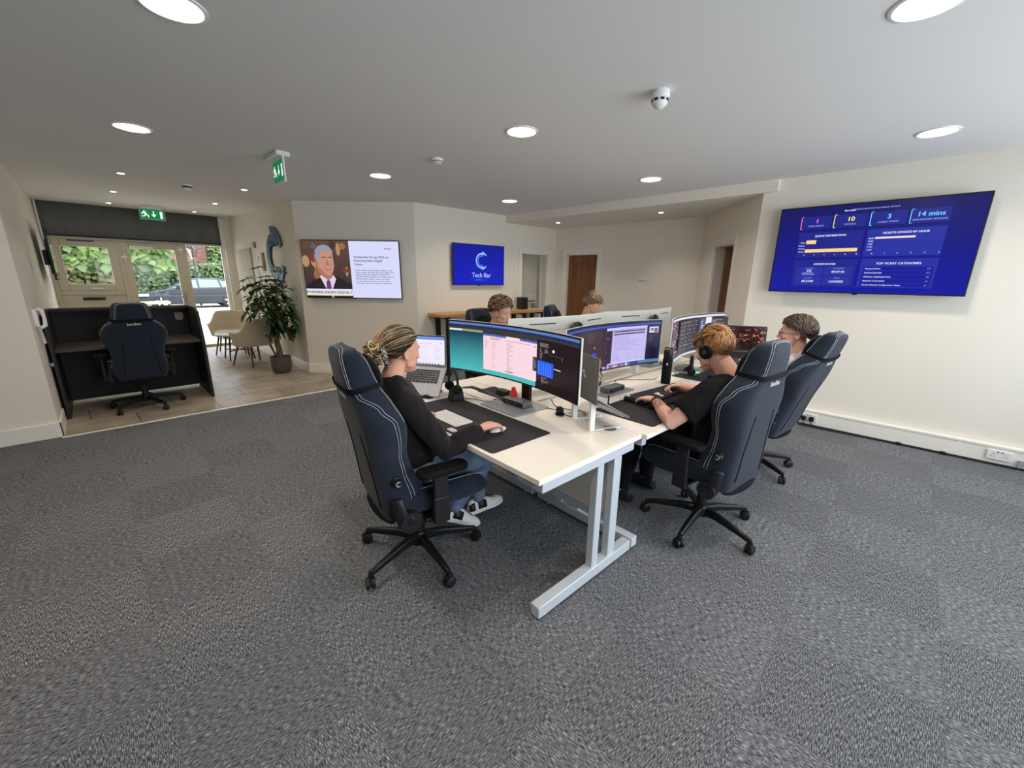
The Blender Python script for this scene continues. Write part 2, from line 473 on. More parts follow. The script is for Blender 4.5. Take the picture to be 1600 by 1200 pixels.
# ================================================================ STRUCTURE
CE = 2.60; LOW = 2.48; G = 10.9
def cz(y): return CE + max(0, y - 6.9) * 0.023
PC = (3.577, 5.58); PB = (2.33, 6.89); PT = (6.66, 5.34); PD = (6.70, 2.53); PE = (5.40, 1.44)
def floorpoly(name, pts, z, m, label, cat, th=0.1):
    mb = MB(); mb.prism(pts, Matrix.Identity(4), z - th, z); return structure(mb, name, m, label, cat, smooth=0)
floorpoly('floor', [(-3.2, -2.2), (5.4, -2.2), (5.4, 1.44), (6.7, 2.53), (6.66, 5.34), (3.577, 5.58), (-.42, 5.60), (-.42, 5.7), (-3.2, 5.7)], 0, MATS['carpet_tiles'], 'grey mottled carpet tiles covering the office floor', 'carpet')
floorpoly('floor', [(-.45, 5.6), (3.577, 5.60), (2.33, 6.89), (2.36, 11.0), (-.45, 11.0)], 0.0, MATS['stone_tiles'], 'beige stone floor tiles in the entrance area', 'floor')
mb = MB(); mb.box2((-.41, 5.565, -.01), (3.56, 5.60, 0.006)); structure(mb, 'trim_1', M_TRIM, 'pale strip between carpet and stone tiles', 'threshold')
# ceiling
mb = MB()
mb.prism([(-3.2, -2.2), (5.42, -2.2), (5.40, 5.6), (3.577, 5.58), (2.33, 6.9), (-3.2, 6.9)], Matrix.Identity(4), CE, CE + .1)
mb.loft([[(-3.2, 6.9, cz(6.9)), (2.6, 6.9, cz(6.9)), (2.6, 6.9, cz(6.9) + .1), (-3.2, 6.9, cz(6.9) + .1)], [(-3.2, 11.1, cz(11.1)), (2.6, 11.1, cz(11.1)), (2.6, 11.1, cz(11.1) + .1), (-3.2, 11.1, cz(11.1) + .1)]])
structure(mb, 'ceiling', M_CEIL, 'plain white plaster ceiling over office and entrance', 'ceiling', smooth=0)
mb = MB(); mb.prism([(5.36, 1.30), (5.42, 1.30), (6.8, 2.4), (6.9, 5.6), (5.36, 5.6)], Matrix.Identity(4), LOW, LOW + .25)
structure(mb, 'ceiling', M_WALL, 'lowered ceiling section above the two oak doors', 'ceiling', smooth=0)
def wall(name, a, b, z1, label, openings=(), th=0.12, side=1, z0=0.0, m=None):
    """vertical wall a->b; thickness goes to the left of a->b when side = 1"""
    a = Vector((*a, 0)); b = Vector((*b, 0)); d = (b - a); L = d.length; d.normalize(); n = Vector((-d.y, d.x, 0)) * side
    Mx = Matrix(((d.x, n.x, 0, a.x), (d.y, n.y, 0, a.y), (0, 0, 1, 0), (0, 0, 0, 1)))
    mb = MB(Mx); s = 0
    for (s0, s1, h0, h1) in openings:
        if s0 > s: mb.box2((s, 0, z0), (s0, th, z1))
        if h0 > z0: mb.box2((s0, 0, z0), (s1, th, h0))
        if h1 < z1: mb.box2((s0, 0, h1), (s1, th, z1))
        s = s1
    if s < L: mb.box2((s, 0, z0), (L, th, z1))
    structure(mb, name, m or M_WALL, label, 'wall', smooth=0)
    return Mx, L
LD0, LD1 = 0.53, 1.14
# main walls
wall('wall_right', (5.40, -2.2), (5.40, 1.44), CE + .1, 'cream wall carrying the large blue dashboard screen', side=-1)
MXD, LD = wall('wall_door', PE, PD, CE + .1, 'cream angled wall with a half open oak door', [(LD0, LD1, 0, 2.02)], side=-1, th=.14)
MXB, LB = wall('wall_back', PD, PT, CE + .1, 'cream back wall with a closed oak door', [(1.82, 2.55, 0, 2.01)], side=-1, th=.14)
MXT, LT = wall('wall_techbar', PT, PC, CE + .1, 'cream wall behind the wooden bench and small blue screen', [(0.22, 0.92, 0, 2.01)], side=-1, th=.16)
wall('wall_angled', PC, PB, CE + .1, 'cream angled wall carrying the portrait news screen', side=-1)
wall('wall_logo', PB, (2.33, 10.75), 2.75, 'cream entrance wall with the blue logo', side=-1)
mb = MB(); mb.box2((2.20, 10.75, 0), (2.6, 11.02, 2.75)); structure(mb, 'wall_return', M_WALL, 'narrow cream wall return beside the shopfront glass', 'wall', smooth=0)
mb = MB(); mb.box2((-3.2, 5.62, 0), (-.41, 6.1, 2.75)); mb.box2((-.6, 6.1, 0), (-.41, 11.02, 2.75))
structure(mb, 'wall_left', M_WALL, 'cream wall and corner beside the reception desk', 'wall', smooth=0)
wall('wall_far_left', (-3.2, 5.7), (-3.2, -2.2), CE + .1, 'cream side wall at the far left of the office', side=-1)
wall('wall_rear', (-3.2, -2.2), (5.4, -2.2), CE + .1, 'cream window wall behind the viewpoint', [(3.5, 5.9, .40, 2.35), (6.1, 8.45, .40, 2.35)], side=-1)
# rear window frames and panes
for k, (x0, x1) in enumerate(((.3, 2.7), (2.9, 5.25))):
    mb = MB()
    for (a, b, c, d) in ((x0, x0 + .06, .40, 2.35), (x1 - .06, x1, .40, 2.35), (x0, x1, .40, .46), (x0, x1, 2.29, 2.35), ((x0 + x1) / 2 - .03, (x0 + x1) / 2 + .03, .40, 2.35)):
        mb.box2((a, -2.28, c), (b, -2.22, d))
    o = structure(mb, 'window_%d' % (k + 3), M_WHITE, 'white framed office window behind the viewpoint, %s one' % ('first' if k == 0 else 'second'), 'window')
    g = MB(); g.box2((x0 + .05, -2.252, .45), (x1 - .05, -2.246, 2.30)); g.build('window_pane', M_GLASS, o)
# skirting
def skirting(idx, a, b, side, h=.15, t=.018, skip=(), label='white skirting board'):
    a = Vector((*a, 0)); b = Vector((*b, 0)); d = (b - a); L = d.length; d.normalize(); n = Vector((-d.y, d.x, 0)) * side
    Mx = Matrix(((d.x, n.x, 0, a.x), (d.y, n.y, 0, a.y), (0, 0, 1, 0), (0, 0, 0, 1))); mb = MB(Mx); s = 0
    for s0, s1 in list(skip) + [(L, L)]:
        if s0 > s:
            mb.prism([(0, 0), (t, 0), (t, h - .02), (t * .5, h), (0, h)], Matrix(((0, 0, 1, 0), (1, 0, 0, 0), (0, 1, 0, 0), (0, 0, 0, 1))), s, s0)
        s = s1
    structure(mb, idx, M_TRIM, label, 'skirting board')
skirting('baseboard_angled', PC, PB, 1, label='skirting board under the portrait news screen')
skirting('baseboard_logo', PB, (2.33, 10.75), 1, label='skirting board under the blue wall logo')
skirting('baseboard_techbar', PT, PC, 1, skip=[(.14, 1.0)], label='skirting board behind the wooden bench')
skirting('baseboard_back', PD, PT, 1, skip=[(1.74, 2.66)], label='skirting board along the back wall')
skirting('baseboard_door', PE, PD, 1, skip=[(.46, 1.29)], label='skirting board along the angled door wall')
mb = MB(); mb.box2((-3.2, 5.60, 0), (-.39, 5.62, .15)); mb.box2((-.41, 5.60, 0), (-.39, 6.18, .15)); structure(mb, 'baseboard_left', M_TRIM, 'skirting board wrapping the corner by the reception desk', 'skirting board', bevel=.006)
# trunking along the right wall
tr = thing('baseboard_right', 'white cable trunking with sockets under the large screen', 'trunking', (5.37, -.4, 0), kind='structure')
mb = MB(); mb.box2((5.345, -2.18, .015), (5.399, 1.44, .18)); mb.build('cover', M_TRIM, tr, bevel=.006, world=True)
mb = MB(); mb.box2((5.340, -2.18, .155), (5.346, 1.44, .176)); mb.build('lid', M_TRIM, tr, bevel=.002, world=True)
# door frames and leaves
def architrave(Mx, s0, s1, h, t=.018, w=.075, front=-1):
    mb = MB(Mx)
    y0, y1 = (0, -t)
    for (a, b, c, d) in ((s0 - w, s0, 0, h + w), (s1, s1 + w, 0, h + w), (s0, s1, h, h + w)):
        mb.box2((a, y0, c), (b, y1, d))
    return mb
def lining(Mx, s0, s1, h, th):
    mb = MB(Mx)
    for (a, b, c, d) in ((s0, s0 + .025, 0, h), (s1 - .025, s1, 0, h), (s0, s1, h - .025, h)): mb.box2((a, -.001, c), (b, th, d))
    return mb
def door_leaf(mb_M, w, h, th=.04, boards=6):
    mb = MB(mb_M); sw = .095
    mb.box2((0, 0, 0), (sw, th, h)); mb.box2((w - sw, 0, 0), (w, th, h)); mb.box2((sw, 0, h - .13), (w - sw, th, h)); mb.box2((sw, 0, 0), (w - sw, th, .2))
    bw = (w - 2 * sw) / boards
    for i in range(boards):
        mb.box2((sw + i * bw + .003, .010, .2), (sw + (i + 1) * bw - .003, th - .010, h - .13))
    mb.box2((sw, .016, .2), (w - sw, th - .016, h - .13))
    return mb
d1 = thing('door_1', 'closed oak plank door in the back wall behind the seated man', 'door', tuple(MXB @ Vector((2.2, 0, 0))), 0, kind='structure')
architrave(MXB, 1.82, 2.55, 2.01).build('frame', M_TRIM, d1, bevel=.004, world=True)
lining(MXB, 1.82, 2.55, 2.01, .14).build('lining', M_TRIM, d1, world=True)
door_leaf(MXB @ Matrix.Translation((1.848, .06, .005)), .674, 1.975).build('leaf', M_OAK, d1, bevel=.003, world=True)
d2 = thing('door_2', 'half open oak door in the angled wall near the large screen', 'door', tuple(MXD @ Vector((.9, 0, 0))), 0, kind='structure')
architrave(MXD, LD0, LD1, 2.02).build('frame', M_TRIM, d2, bevel=.004, world=True)
lining(MXD, LD0, LD1, 2.02, .14).build('lining', M_TRIM, d2, world=True)
door_leaf(MXD @ Matrix.Translation((LD1 - .03, .13, .005)) @ Matrix.Rotation(radians(118), 4, 'Z'), .60, 1.985).build('leaf', M_OAK, d2, bevel=.003, world=True)
mb = MB(MXD)
for z in (.25, 1.05, 1.78): mb.cyl((LD1 - .03, .145, z), (LD1 - .03, .145, z + .1), .009, n=10)
mb.build('hinge', M_ALU, d2, world=True)
d3 = thing('door_3', 'white doorway opening onto the small bright office', 'doorway', tuple(MXT @ Vector((.6, 0, 0))), 0, kind='structure')
architrave(MXT, .22, .92, 2.01).build('frame', M_TRIM, d3, bevel=.004, world=True)
lining(MXT, .22, .92, 2.01, .16).build('lining', M_TRIM, d3, world=True)
door_leaf(MXT @ Matrix.Translation((.25, .17, .005)) @ Matrix.Rotation(radians(128), 4, 'Z'), .62, 1.97).build('leaf', M_TRIM, d3, bevel=.003, world=True)
# rooms beyond the doors
mb = MB(); mb.box2((4.6, 8.6, 0), (9.2, 8.7, 2.62)); mb.box2((9.1, 5.5, 0), (9.2, 8.6, 2.62)); mb.box2((4.5, 5.75, 0), (4.6, 8.6, 2.62)); mb.box2((6.9, 5.45, 0), (9.1, 5.5, 2.62))
structure(mb, 'wall_office', M_WALL, 'pale walls of the small office beyond the open doorway', 'wall', smooth=0)
floorpoly('floor', [(4.5, 5.5), (9.2, 5.5), (9.2, 8.7), (4.5, 8.7)], -.001, MATS['carpet_tiles'], 'carpet of the small office beyond the doorway', 'carpet')
floorpoly('ceiling', [(4.5, 5.5), (9.2, 5.5), (9.2, 8.7), (4.5, 8.7)], 2.7, M_CEIL, 'ceiling of the small office beyond the doorway', 'ceiling')
mb = MB(); mb.box2((8.60, 8.57, .9), (8.78, 8.60, 2.1)); structure(mb, 'window_1', emat('daylit_pane', (.85, .93, 1, 1), 1.6), 'bright narrow window in the small office', 'window')
mb = MB(); mb.box2((5.5, .2, 0), (8.0, .3, 2.62)); mb.box2((8.0, .2, 0), (8.1, 3.2, 2.62)); mb.box2((6.84, 3.1, 0), (8.1, 3.2, 2.62)); mb.box2((6.86, 4.1, 0), (6.90, 5.46, 2.62))  # last box: unseen panel added behind the closed door to stop sky light leaking
structure(mb, 'wall_corridor_and_blocker', M_WALL, 'dim corridor walls behind the half open oak door, with a light blocking panel added behind the closed one', 'wall', smooth=0)
floorpoly('floor', [(5.4, .2), (8.1, .2), (8.1, 3.2), (6.7, 3.2), (6.7, 2.53), (5.4, 1.4)], -.001, MATS['carpet_tiles'], 'carpet in the dim corridor', 'carpet')
floorpoly('ceiling', [(5.5, .2), (8.1, .2), (8.1, 3.2), (6.9, 3.2), (6.9, 2.7), (5.5, 1.5)], 2.7, M_CEIL, 'ceiling of the dim corridor', 'ceiling')

# ---------------------------------------------------------------- shopfront
sf = thing('window_2', 'beige framed shopfront glazing with opening window and full height pane', 'window', (.9, G, 0), 0, kind='structure')
def fr(mb, x0, x1, z0, z1, w=.06, d=.07, y=G):
    mb.box2((x0, y - d / 2, z0), (x0 + w, y + d / 2, z1)); mb.box2((x1 - w, y - d / 2, z0), (x1, y + d / 2, z1))
    mb.box2((x0 + w, y - d / 2, z1 - w), (x1 - w, y + d / 2, z1)); mb.box2((x0 + w, y - d / 2, z0), (x1 - w, y + d / 2, z0 + w))
mb = MB()
mb.box2((-.41, G - .05, 0), (-.345, G + .05, 2.70)); mb.box2((.50, G - .05, 0), (.565, G + .05, 2.14)); mb.box2((1.46, G - .05, 0), (1.54, G + .05, 2.16))
mb.box2((2.14, G - .05, 0), (2.20, G + .05, 2.70)); mb.box2((-.41, G - .06, 2.10), (2.2, G + .06, 2.17)); mb.box2((-.41, G - .05, 2.62), (2.2, G + .05, 2.70))
mb.box2((-.345, G - .06, 1.13), (.50, G + .06, 1.20)); mb.box2((-.345, G - .04, .96), (.50, G - .02, 1.13)); mb.box2((-.345, G - .05, .89), (.50, G + .05, .96)); mb.box2((-.345, G - .05, 0), (.50, G + .05, .08))
mb.box2((1.54, G - .05, 0), (2.14, G + .05, .05))
mb.build('frame', M_UPVC, sf, bevel=.006, world=True)
mb = MB(); fr(mb, -.345, .50, 1.20, 2.10, w=.125, d=.08, y=G - .01); mb.build('sash', M_UPVC, sf, bevel=.01, world=True)
mb = MB(); mb.box2((-.23, G - .003, 1.31), (.39, G + .003, 1.99)); mb.box2((-.345, G - .003, .08), (.50, G + .003, .9)); mb.box2((1.54, G - .003, .05), (2.14, G + .003, 2.10)); mb.box2((-.345, G - .003, 2.17), (2.14, G + .003, 2.62))
mb.build('glass', M_GLASS, sf, world=True)
mb = MB(); mb.box2((-.09, G - .062, 1.035), (.20, G - .04, 1.085)); mb.build('letterbox', M_BLACK, sf, bevel=.004, world=True)
mb = MB(); mb.box2((-.12, G - .06, 2.065), (.22, G - .045, 2.085)); mb.build('trickle_vent', M_BLACK, sf, world=True)
mb = MB(); mb.box2((.10, G - .075, 1.235), (.22, G - .055, 1.255)); mb.box2((.05, G - .07, 1.23), (.12, G - .05, 1.26)); mb.build('window_handle', M_WHITE, sf, bevel=.003, world=True)
dr = thing('door_4', 'beige framed glazed entrance door beside the reception desk', 'door', (1.0, G, 0), 0, kind='structure')
mb = MB(); fr(mb, .560, 1.462, .02, 2.10, w=.115, d=.07, y=G - .02); mb.build('leaf_frame', M_UPVC, dr, bevel=.01, world=True)
mb = MB(); mb.box2((.67, G - .023, .12), (1.36, G - .017, 1.99)); mb.build('glass', M_GLASS, dr, world=True)
mb = MB(); mb.box2((1.385, G - .075, .93), (1.42, G - .055, 1.16)); mb.box2((1.30, G - .10, 1.06), (1.41, G - .085, 1.08)); mb.cyl((1.402, G - .06, 1.07), (1.402, G - .1, 1.07), .01, n=10); mb.build('handle', M_ALU, dr, bevel=.003, world=True)
mb = MB(); mb.box2((.68, G - .10, 1.975), (1.02, G - .055, 2.03)); mb.build('door_closer', M_WHITE, dr, bevel=.004, world=True)
mb = MB()
for (x, z) in ((.585, 1.80), (1.44, 1.98)):
    mb.box2((x - .045, G - .08, z), (x + .04, G - .055, z + .035)); mb.cyl((x, G - .07, z - .05), (x, G - .07, z + .08), .012, n=10)
mb.build('hinge', M_WHITE, dr, world=True)
bl = thing('roller_blind', 'wide charcoal fabric roller blind half lowered above the entrance glazing', 'blind', (.95, G - .13, 2.1))
W2 = []
for i in range(41):
    x = -.375 + (2.19 + .375) * i / 40
    y = G - .12 + .006 * noise.noise(Vector((x * 3.1, 0, 5)))
    W2.append((x, y))
mb = MB(); mb.loft([[(x, y, 2.145) for x, y in W2], [(x, y - .003, 2.4) for x, y in W2], [(x, y, 2.69) for x, y in W2]], cap=False, closed=False)
o = mb.build('fabric', M_BLIND, bl, world=True); md = o.modifiers.new('t', 'SOLIDIFY'); md.thickness = .002
mb = MB(); mb.cyl((-.375, G - .12, 2.145), (2.19, G - .12, 2.145), .012, n=10); mb.build('bottom_bar', M_BLACK, bl, world=True)
mb = MB(); mb.box2((2.185, G - .13, 2.62), (2.205, G - .1, 2.68)); mb.build('bracket', M_WHITE, bl, world=True)
mb = MB(); mb.box2((-.40, G - .13, 2.0), (-.375, G - .1, 2.69)); mb.build('side_channel', M_WHITE, bl, world=True)
mb = MB(); mb.box2((2.14, 10.742, 0.0), (2.19, 10.76, 2.68)); structure(mb, 'trim_2', M_WHITE, 'tall white side channel beside the entrance glass', 'trim')
mb = MB(); mb.box2((2.305, 9.35, .16), (2.329, 10.45, 2.03)); structure(mb, 'trim_3', mat('beige_panel', rgb(184, 176, 154), .6), 'beige flat panel on the logo wall beside the shopfront', 'panel', bevel=.004)
# ================================================================ CEILING FIXTURES
M_LAMP = emat('lamp_glow', (1.0, 0.93, 0.84, 1), LAMP)
def lamp(par, r, w, spread):
    d = bpy.data.lights.new('lamp', 'AREA'); d.shape = 'DISK'; d.size = r * 2; d.energy = w; d.color = (1.0, .88, .74); d.spread = radians(spread)
    o = bpy.data.objects.new('lamp', d); COL.objects.link(o); o.parent = par; o.location = (0, 0, -.012)
M_SPOT = emat('spot_glow', (1.0, 0.93, 0.84, 1), SPOT)
def downlight(x, y, z, label, r=.105, proto=[]):
    if not proto:
        t = thing('downlight', label, 'ceiling light', (x, y, z), 0, 'large round recessed downlights')
        mb = MB(); mb.lathe([(r + .018, 0), (r + .016, -.006), (r + .004, -.009), (r - .004, -.004), (r - .012, .012)], n=40); mb.build('rim', M_WHITE, t)
        mb = MB(); mb.lathe([(r - .006, -.001), (r - .05, -.003), (.001, -.004)], n=40); mb.build('diffuser', M_LAMP, t); lamp(t, r - .01, LAMP_W, 140)
        proto.append(t); return t
    return dup(proto[0], (x, y, z), 0, label)
for x, y, l in ((2.48, 2.36, 'large round downlight above the curved monitors in mid ceiling'), (.44, 4.50, 'large round downlight nearest the reception area'), (.44, 2.42, 'large bright downlight at the top edge above the left carpet'),
                (2.45, 4.45, 'round downlight between the hanging exit sign and the small detector'), (4.50, 2.33, 'round downlight just in front of the lowered ceiling section'), (4.42, 4.42, 'round downlight near the small blue screen wall'),
                (4.49, .13, 'large round downlight near the top of the large dashboard screen'), (2.50, .19, 'large bright downlight cut by the top right of the view'), (.44, .2, 'large round downlight overhead out of view'), (-1.6, 2.4, 'large round downlight towards the far left wall out of view'), (7.6, 7.0, 'unseen downlight added to brighten the small office beyond the doorway')):  # last one is an unseen lamp added to brighten the small office
    downlight(x, y, CE, l)
def spot(x, y, z, label, proto=[]):
    if not proto:
        t = thing('spotlight', label, 'ceiling light', (x, y, z), 0, 'small recessed spotlights')
        mb = MB(); mb.lathe([(.045, 0), (.044, -.004), (.034, -.004), (.030, .006)], n=24); mb.build('rim', M_WHITE, t)
        mb = MB(); mb.lathe([(.032, -.001), (.001, -.002)], n=20); mb.build('bulb', M_SPOT, t); lamp(t, .03, SPOT_W, 110)
        proto.append(t); return t
    return dup(proto[0], (x, y, z), 0, label)
for x, y, l in ((.474, 6.58, 'small ceiling spot on the left of the entrance, nearest row'), (.48, 8.35, 'small ceiling spot on the left of the entrance, middle row'), (.49, 10.1, 'small ceiling spot on the left of the entrance, row by the blind'),
                (1.645, 6.53, 'small ceiling spot on the right of the entrance, nearest row'), (1.675, 8.4, 'small ceiling spot on the right of the entrance, middle row'), (1.67, 10.15, 'small ceiling spot on the right of the entrance, row by the blind')):
    spot(x, y, cz(y), l)
for x, y, l in ((5.954, 2.876, 'small spot in the lowered ceiling nearer the half open oak door'), (5.91, 4.714, 'small spot in the lowered ceiling nearer the bright doorway')):
    spot(x, y, LOW, l)
# smoke detectors
sd = thing('smoke_detector', 'large white domed smoke detector with dark slots on the near ceiling', 'smoke detector', (2.534, 1.30, CE))
mb = MB(); mb.lathe([(.05, 0), (.052, -.014), (.054, -.020), (.054, -.034), (.050, -.040)], n=32, cap=True); mb.build('base', M_WHITE, sd)
mb = MB(); mb.lathe([(.046, -.038), (.046, -.060), (.040, -.074), (.024, -.088), (.001, -.094)], n=32, cap=True); mb.build('dome', M_WHITE, sd)
mb = MB()
for i in range(8):
    a = 2 * pi * i / 8; mb.box((.0455 * cos(a), .0455 * sin(a), -.052), (.004, .022, .013), RZ(a))
mb.build('slots', M_BLACK, sd)
s2 = thing('smoke_detector', 'small flat white detector in the middle of the far ceiling', 'smoke detector', (2.483, 3.443, CE))
mb = MB(); mb.lathe([(.055, 0), (.055, -.02), (.045, -.022), (.045, -.035), (.03, -.045), (.001, -.047)], n=32, cap=True); mb.build('housing', M_WHITE, s2)
mb = MB(); mb.lathe([(.046, -.0235), (.0462, -.030)], n=32, cap=True); mb.build('slot_band', mat('slot_grey', rgb(120, 118, 114), .7), s2)
s3 = thing('smoke_detector', 'white ceiling detector with a black band above the reception desk', 'smoke detector', (1.08, 6.75, cz(6.75)))
mb = MB(); mb.lathe([(.058, 0), (.058, -.018), (.05, -.020), (.05, -.045), (.035, -.058), (.001, -.06)], n=32, cap=True); mb.build('housing', M_WHITE, s3)
mb = MB(); mb.lathe([(.0515, -.022), (.052, -.038)], n=32, cap=True); mb.build('black_band', M_BLACK, s3)
# exit signs
M_GREEN = emat('exit_green', rgb(20, 120, 70), .7, rgb(20, 120, 70)); M_EXW = emat('exit_white', (.75, 1, .85, 1), .9)
def run_man(mb, M):
    """running figure, arrow and door pictogram on a 0.3 x 0.15 panel; x along, y up"""
    def P(pts): mb.prism(pts, M, 0, .0008, 1)
    P([(.105, -.06), (.14, -.06), (.14, .055), (.105, .055)])
    P([(-.105 + .012 * cos(a), .045 + .012 * sin(a)) for a in [i * pi / 5 for i in range(10)]])
    for a, b, w in (((-.11, .03), (-.085, -.005), .012), ((-.11, .028), (-.14, .012), .006), ((-.14, .012), (-.135, -.01), .005), ((-.108, .028), (-.075, .02), .006), ((-.085, -.005), (-.055, -.02), .008), ((-.055, -.02), (-.055, -.055), .007), ((-.088, -.005), (-.11, -.035), .008), ((-.11, -.035), (-.145, -.038), .007)):
        a = Vector(a); b = Vector(b); d = (b - a).normalized(); n = Vector((-d.y, d.x)) * w
        P([tuple(a - n), tuple(b - n), tuple(b + n), tuple(a + n)])
    P([(.02 + dx, dy) for dx, dy in ((-.008, .055), (.008, .055), (.008, 0), (-.008, 0))])
    P([(-.015, 0), (.055, 0), (.02, -.045)])
ex = thing('exit_sign', 'green exit sign hanging edge-on from the mid ceiling', 'exit sign', (1.42, 4.42, CE))
mb = MB(); mb.rbox((1.42, 4.42, CE - .02), (.12, .30, .04), .015); mb.build('housing', M_WHITE, ex, bevel=.006, world=True)
mb = MB(); mb.box2((1.411, 4.28, CE - .25), (1.429, 4.56, CE - .035)); mb.build('frame', M_WHITE, ex, bevel=.003, world=True)
mb = MB()
for sx, Mx in ((-1, Matrix(((0, 0, -1, 1.4085), (-1, 0, 0, 4.42), (0, 1, 0, CE - .145), (0, 0, 0, 1)))), (1, Matrix(((0, 0, 1, 1.4315), (1, 0, 0, 4.42), (0, 1, 0, CE - .145), (0, 0, 0, 1))))):
    mb.prism([(-.128, -.085), (.128, -.085), (.128, .085), (-.128, .085)], Mx, -.001, 0, 0); run_man(mb, Mx @ Matrix.Scale(.86, 4))
mb.build('pictogram', [M_GREEN, M_EXW], ex, world=True, smooth=0)
e2 = thing('exit_sign', 'green running man exit sign hanging flat-on before the roller blind', 'exit sign', (1.02, 9.95, cz(9.95)))
zc = cz(9.95)
mb = MB(); mb.box2((.88, 9.92, zc - .045), (1.16, 9.98, zc)); mb.build('housing', M_WHITE, e2, bevel=.006, world=True)
mb = MB(); mb.box2((.845, 9.94, zc - .225), (1.195, 9.956, zc - .04)); mb.build('panel', mat('frosted_edge', rgb(150, 190, 170), .3), e2, bevel=.003, world=True)
Mx = Matrix(((1, 0, 0, 1.02), (0, 0, -1, 9.939), (0, 1, 0, zc - .135), (0, 0, 0, 1))); mb = MB(); mb.prism([(-.165, -.08), (.165, -.08), (.165, .08), (-.165, .08)], Mx, -.001, 0, 0); run_man(mb, Mx)
mb.build('pictogram', [M_GREEN, M_EXW], e2, world=True, smooth=0)

# ================================================================ WALL SCREENS
def tv(name, label, A, B, zb, zt, off, tilt, bezel=.012, depth=.045, group=None):
    """A, B: plan points of the lower left/right corner as the viewer sees them; returns thing and mapping"""
    A = Vector((*A, 0)); B = Vector((*B, 0)); d = B - A; W = d.length; d.normalize()
    n = Vector((d.y, -d.x, 0))         # towards the viewer
    H = zt - zb
    up = (Vector((0, 0, 1)) * cos(tilt) + n * sin(tilt)); nn = n * cos(tilt) - Vector((0, 0, 1)) * sin(tilt)
    org = A + Vector((0, 0, zb))
    Mx = Matrix(((d.x, up.x, nn.x, org.x), (d.y, up.y, nn.y, org.y), (d.z, up.z, nn.z, org.z), (0, 0, 0, 1)))
    c = (A + B) / 2 + Vector((0, 0, zb)); t = thing(name, label, 'television', tuple(c), 0, group)
    mb = MB(Mx); mb.box2((0, 0, -depth * .55), (W, H, -.002)); mb.box2((W * .15, H * .12, -depth), (W * .85, H * .8, -depth * .5)); mb.build('casing', M_BLACK, t, bevel=.004, world=True)
    mb = MB(Mx); mb.box2((W * .35, H * .3, -off + .001), (W * .65, H * .6, -depth * .9)); mb.build('wall_bracket', M_BLACKMET, t, world=True)
    mb = MB(Mx); mb.box2((W / 2 - .02, -.012, -.02), (W / 2 + .02, .001, -.005)); mb.build('badge', M_BLACK, t, world=True)
    inv = ROOTM[t.name].inverted()
    def fm(Wp, Hp):
        sx = (W - 2 * bezel) / Wp; sy = (H - 2 * bezel) / Hp
        return lambda x, y, k: inv @ (Mx @ Vector((bezel + x * sx, H - bezel - y * sy, .0002 * k)))
    return t, fm
# --- large dashboard screen (right wall): viewer left is +y
t, fm = tv('television', 'large wide blue dashboard television on the right wall', (5.285, 1.215), (5.285, -.275), 1.435, 2.28, .11, radians(0))
S = Screen(1600, 900, fm(1600, 900))
B0 = rgb(6, 8, 120); B1 = rgb(4, 14, 150); PN = rgb(24, 30, 138); PN2 = rgb(30, 44, 160); WH = rgb(225, 232, 255); GY = rgb(150, 165, 225); YL = rgb(255, 215, 140)
S.rect(0, 0, 1600, 900, rgb(4, 4, 92), rgb(4, 14, 160))
S.text(620, 66, 26, 'live stats', WH, 'c', 1); S.text(820, 60, 20, 'UPDATED 09:37:10 | Next Refresh: 09:38:10', GY, 'c', .6)
cards = [(205, '1', 'OPEN TICKETS', rgb(255, 130, 190)), (500, '10', 'ON HOLD', rgb(255, 240, 120)), (800, '3', 'CLOSED TODAY', rgb(110, 225, 255)), (1100, '14 mins', '24HR ROLLING RESPONSE', rgb(110, 210, 255))]
for x, a, b, c in cards:
    S.rect(x, 95, x + 275, 225, PN); S.rect(x - 3, 100, x + 4, 220, c); S.rect(x, 92, x + 20, 97, c); S.rect(x, 222, x + 20, 227, c)
    S.text(x + 140, 165, 62, a, c, 'c', 1.5); S.text(x + 140, 202, 21, b, GY, 'c', .8)
S.rect(205, 262, 772, 530, PN); S.rect(800, 262, 1375, 530, PN2)
S.text(490, 312, 27, 'QUEUE DISTRIBUTION', WH, 'c', 1); S.text(1090, 312, 27, 'TICKETS LOGGED BY HOUR', WH, 'c', 1)
S.rect(285, 345, 375, 385, YL); S.rect(285, 440, 745, 475, YL)
for i, s_ in enumerate(('Alerts', 'Projects', 'Internal', 'Service')): S.text(275, 375 + i * 32, 18, s_, WH, 'r', .5)
for i in range(6): S.text(285 + i * 92, 508, 18, str(i * 2), WH, 'c', .5)
S.rect(870, 340, 1170, 358, rgb(255, 225, 215))
for i, s_ in enumerate(('08:00', '09:00', '10:00', '11:00', '12:00')): S.text(860, 358 + i * 28, 18, s_, WH, 'r', .5)
for i in range(6): S.text(870 + i * 98, 508, 18, str(i), WH, 'c', .5)
S.rect(205, 555, 772, 845, PN); S.rect(800, 555, 1375, 845, PN2)
S.text(490, 612, 27, 'SYSTEM STATUS', WH, 'c', 1); S.text(1090, 612, 29, 'TOP TICKET CATEGORIES', WH, 'c', 1)
for (x, y, a, b) in ((240, 632, 'API STATUS', 'OK'), (500, 632, 'LAST REFRESH', '09:37:10'), (240, 735, 'LAST DATA', '09:37:09'), (500, 735, 'STATUS', 'LOADED')):
    S.rect(x, y, x + 245, y + 92, PN2); S.text(x + 122, y + 22, 15, a, GY, 'c', .5); S.text(x + 122, y + (52 if b == 'OK' else 64), 32, b, WH, 'c', 1)
S.lines(300, 690, 425, 722, 3, GY, 3, .5, .8)
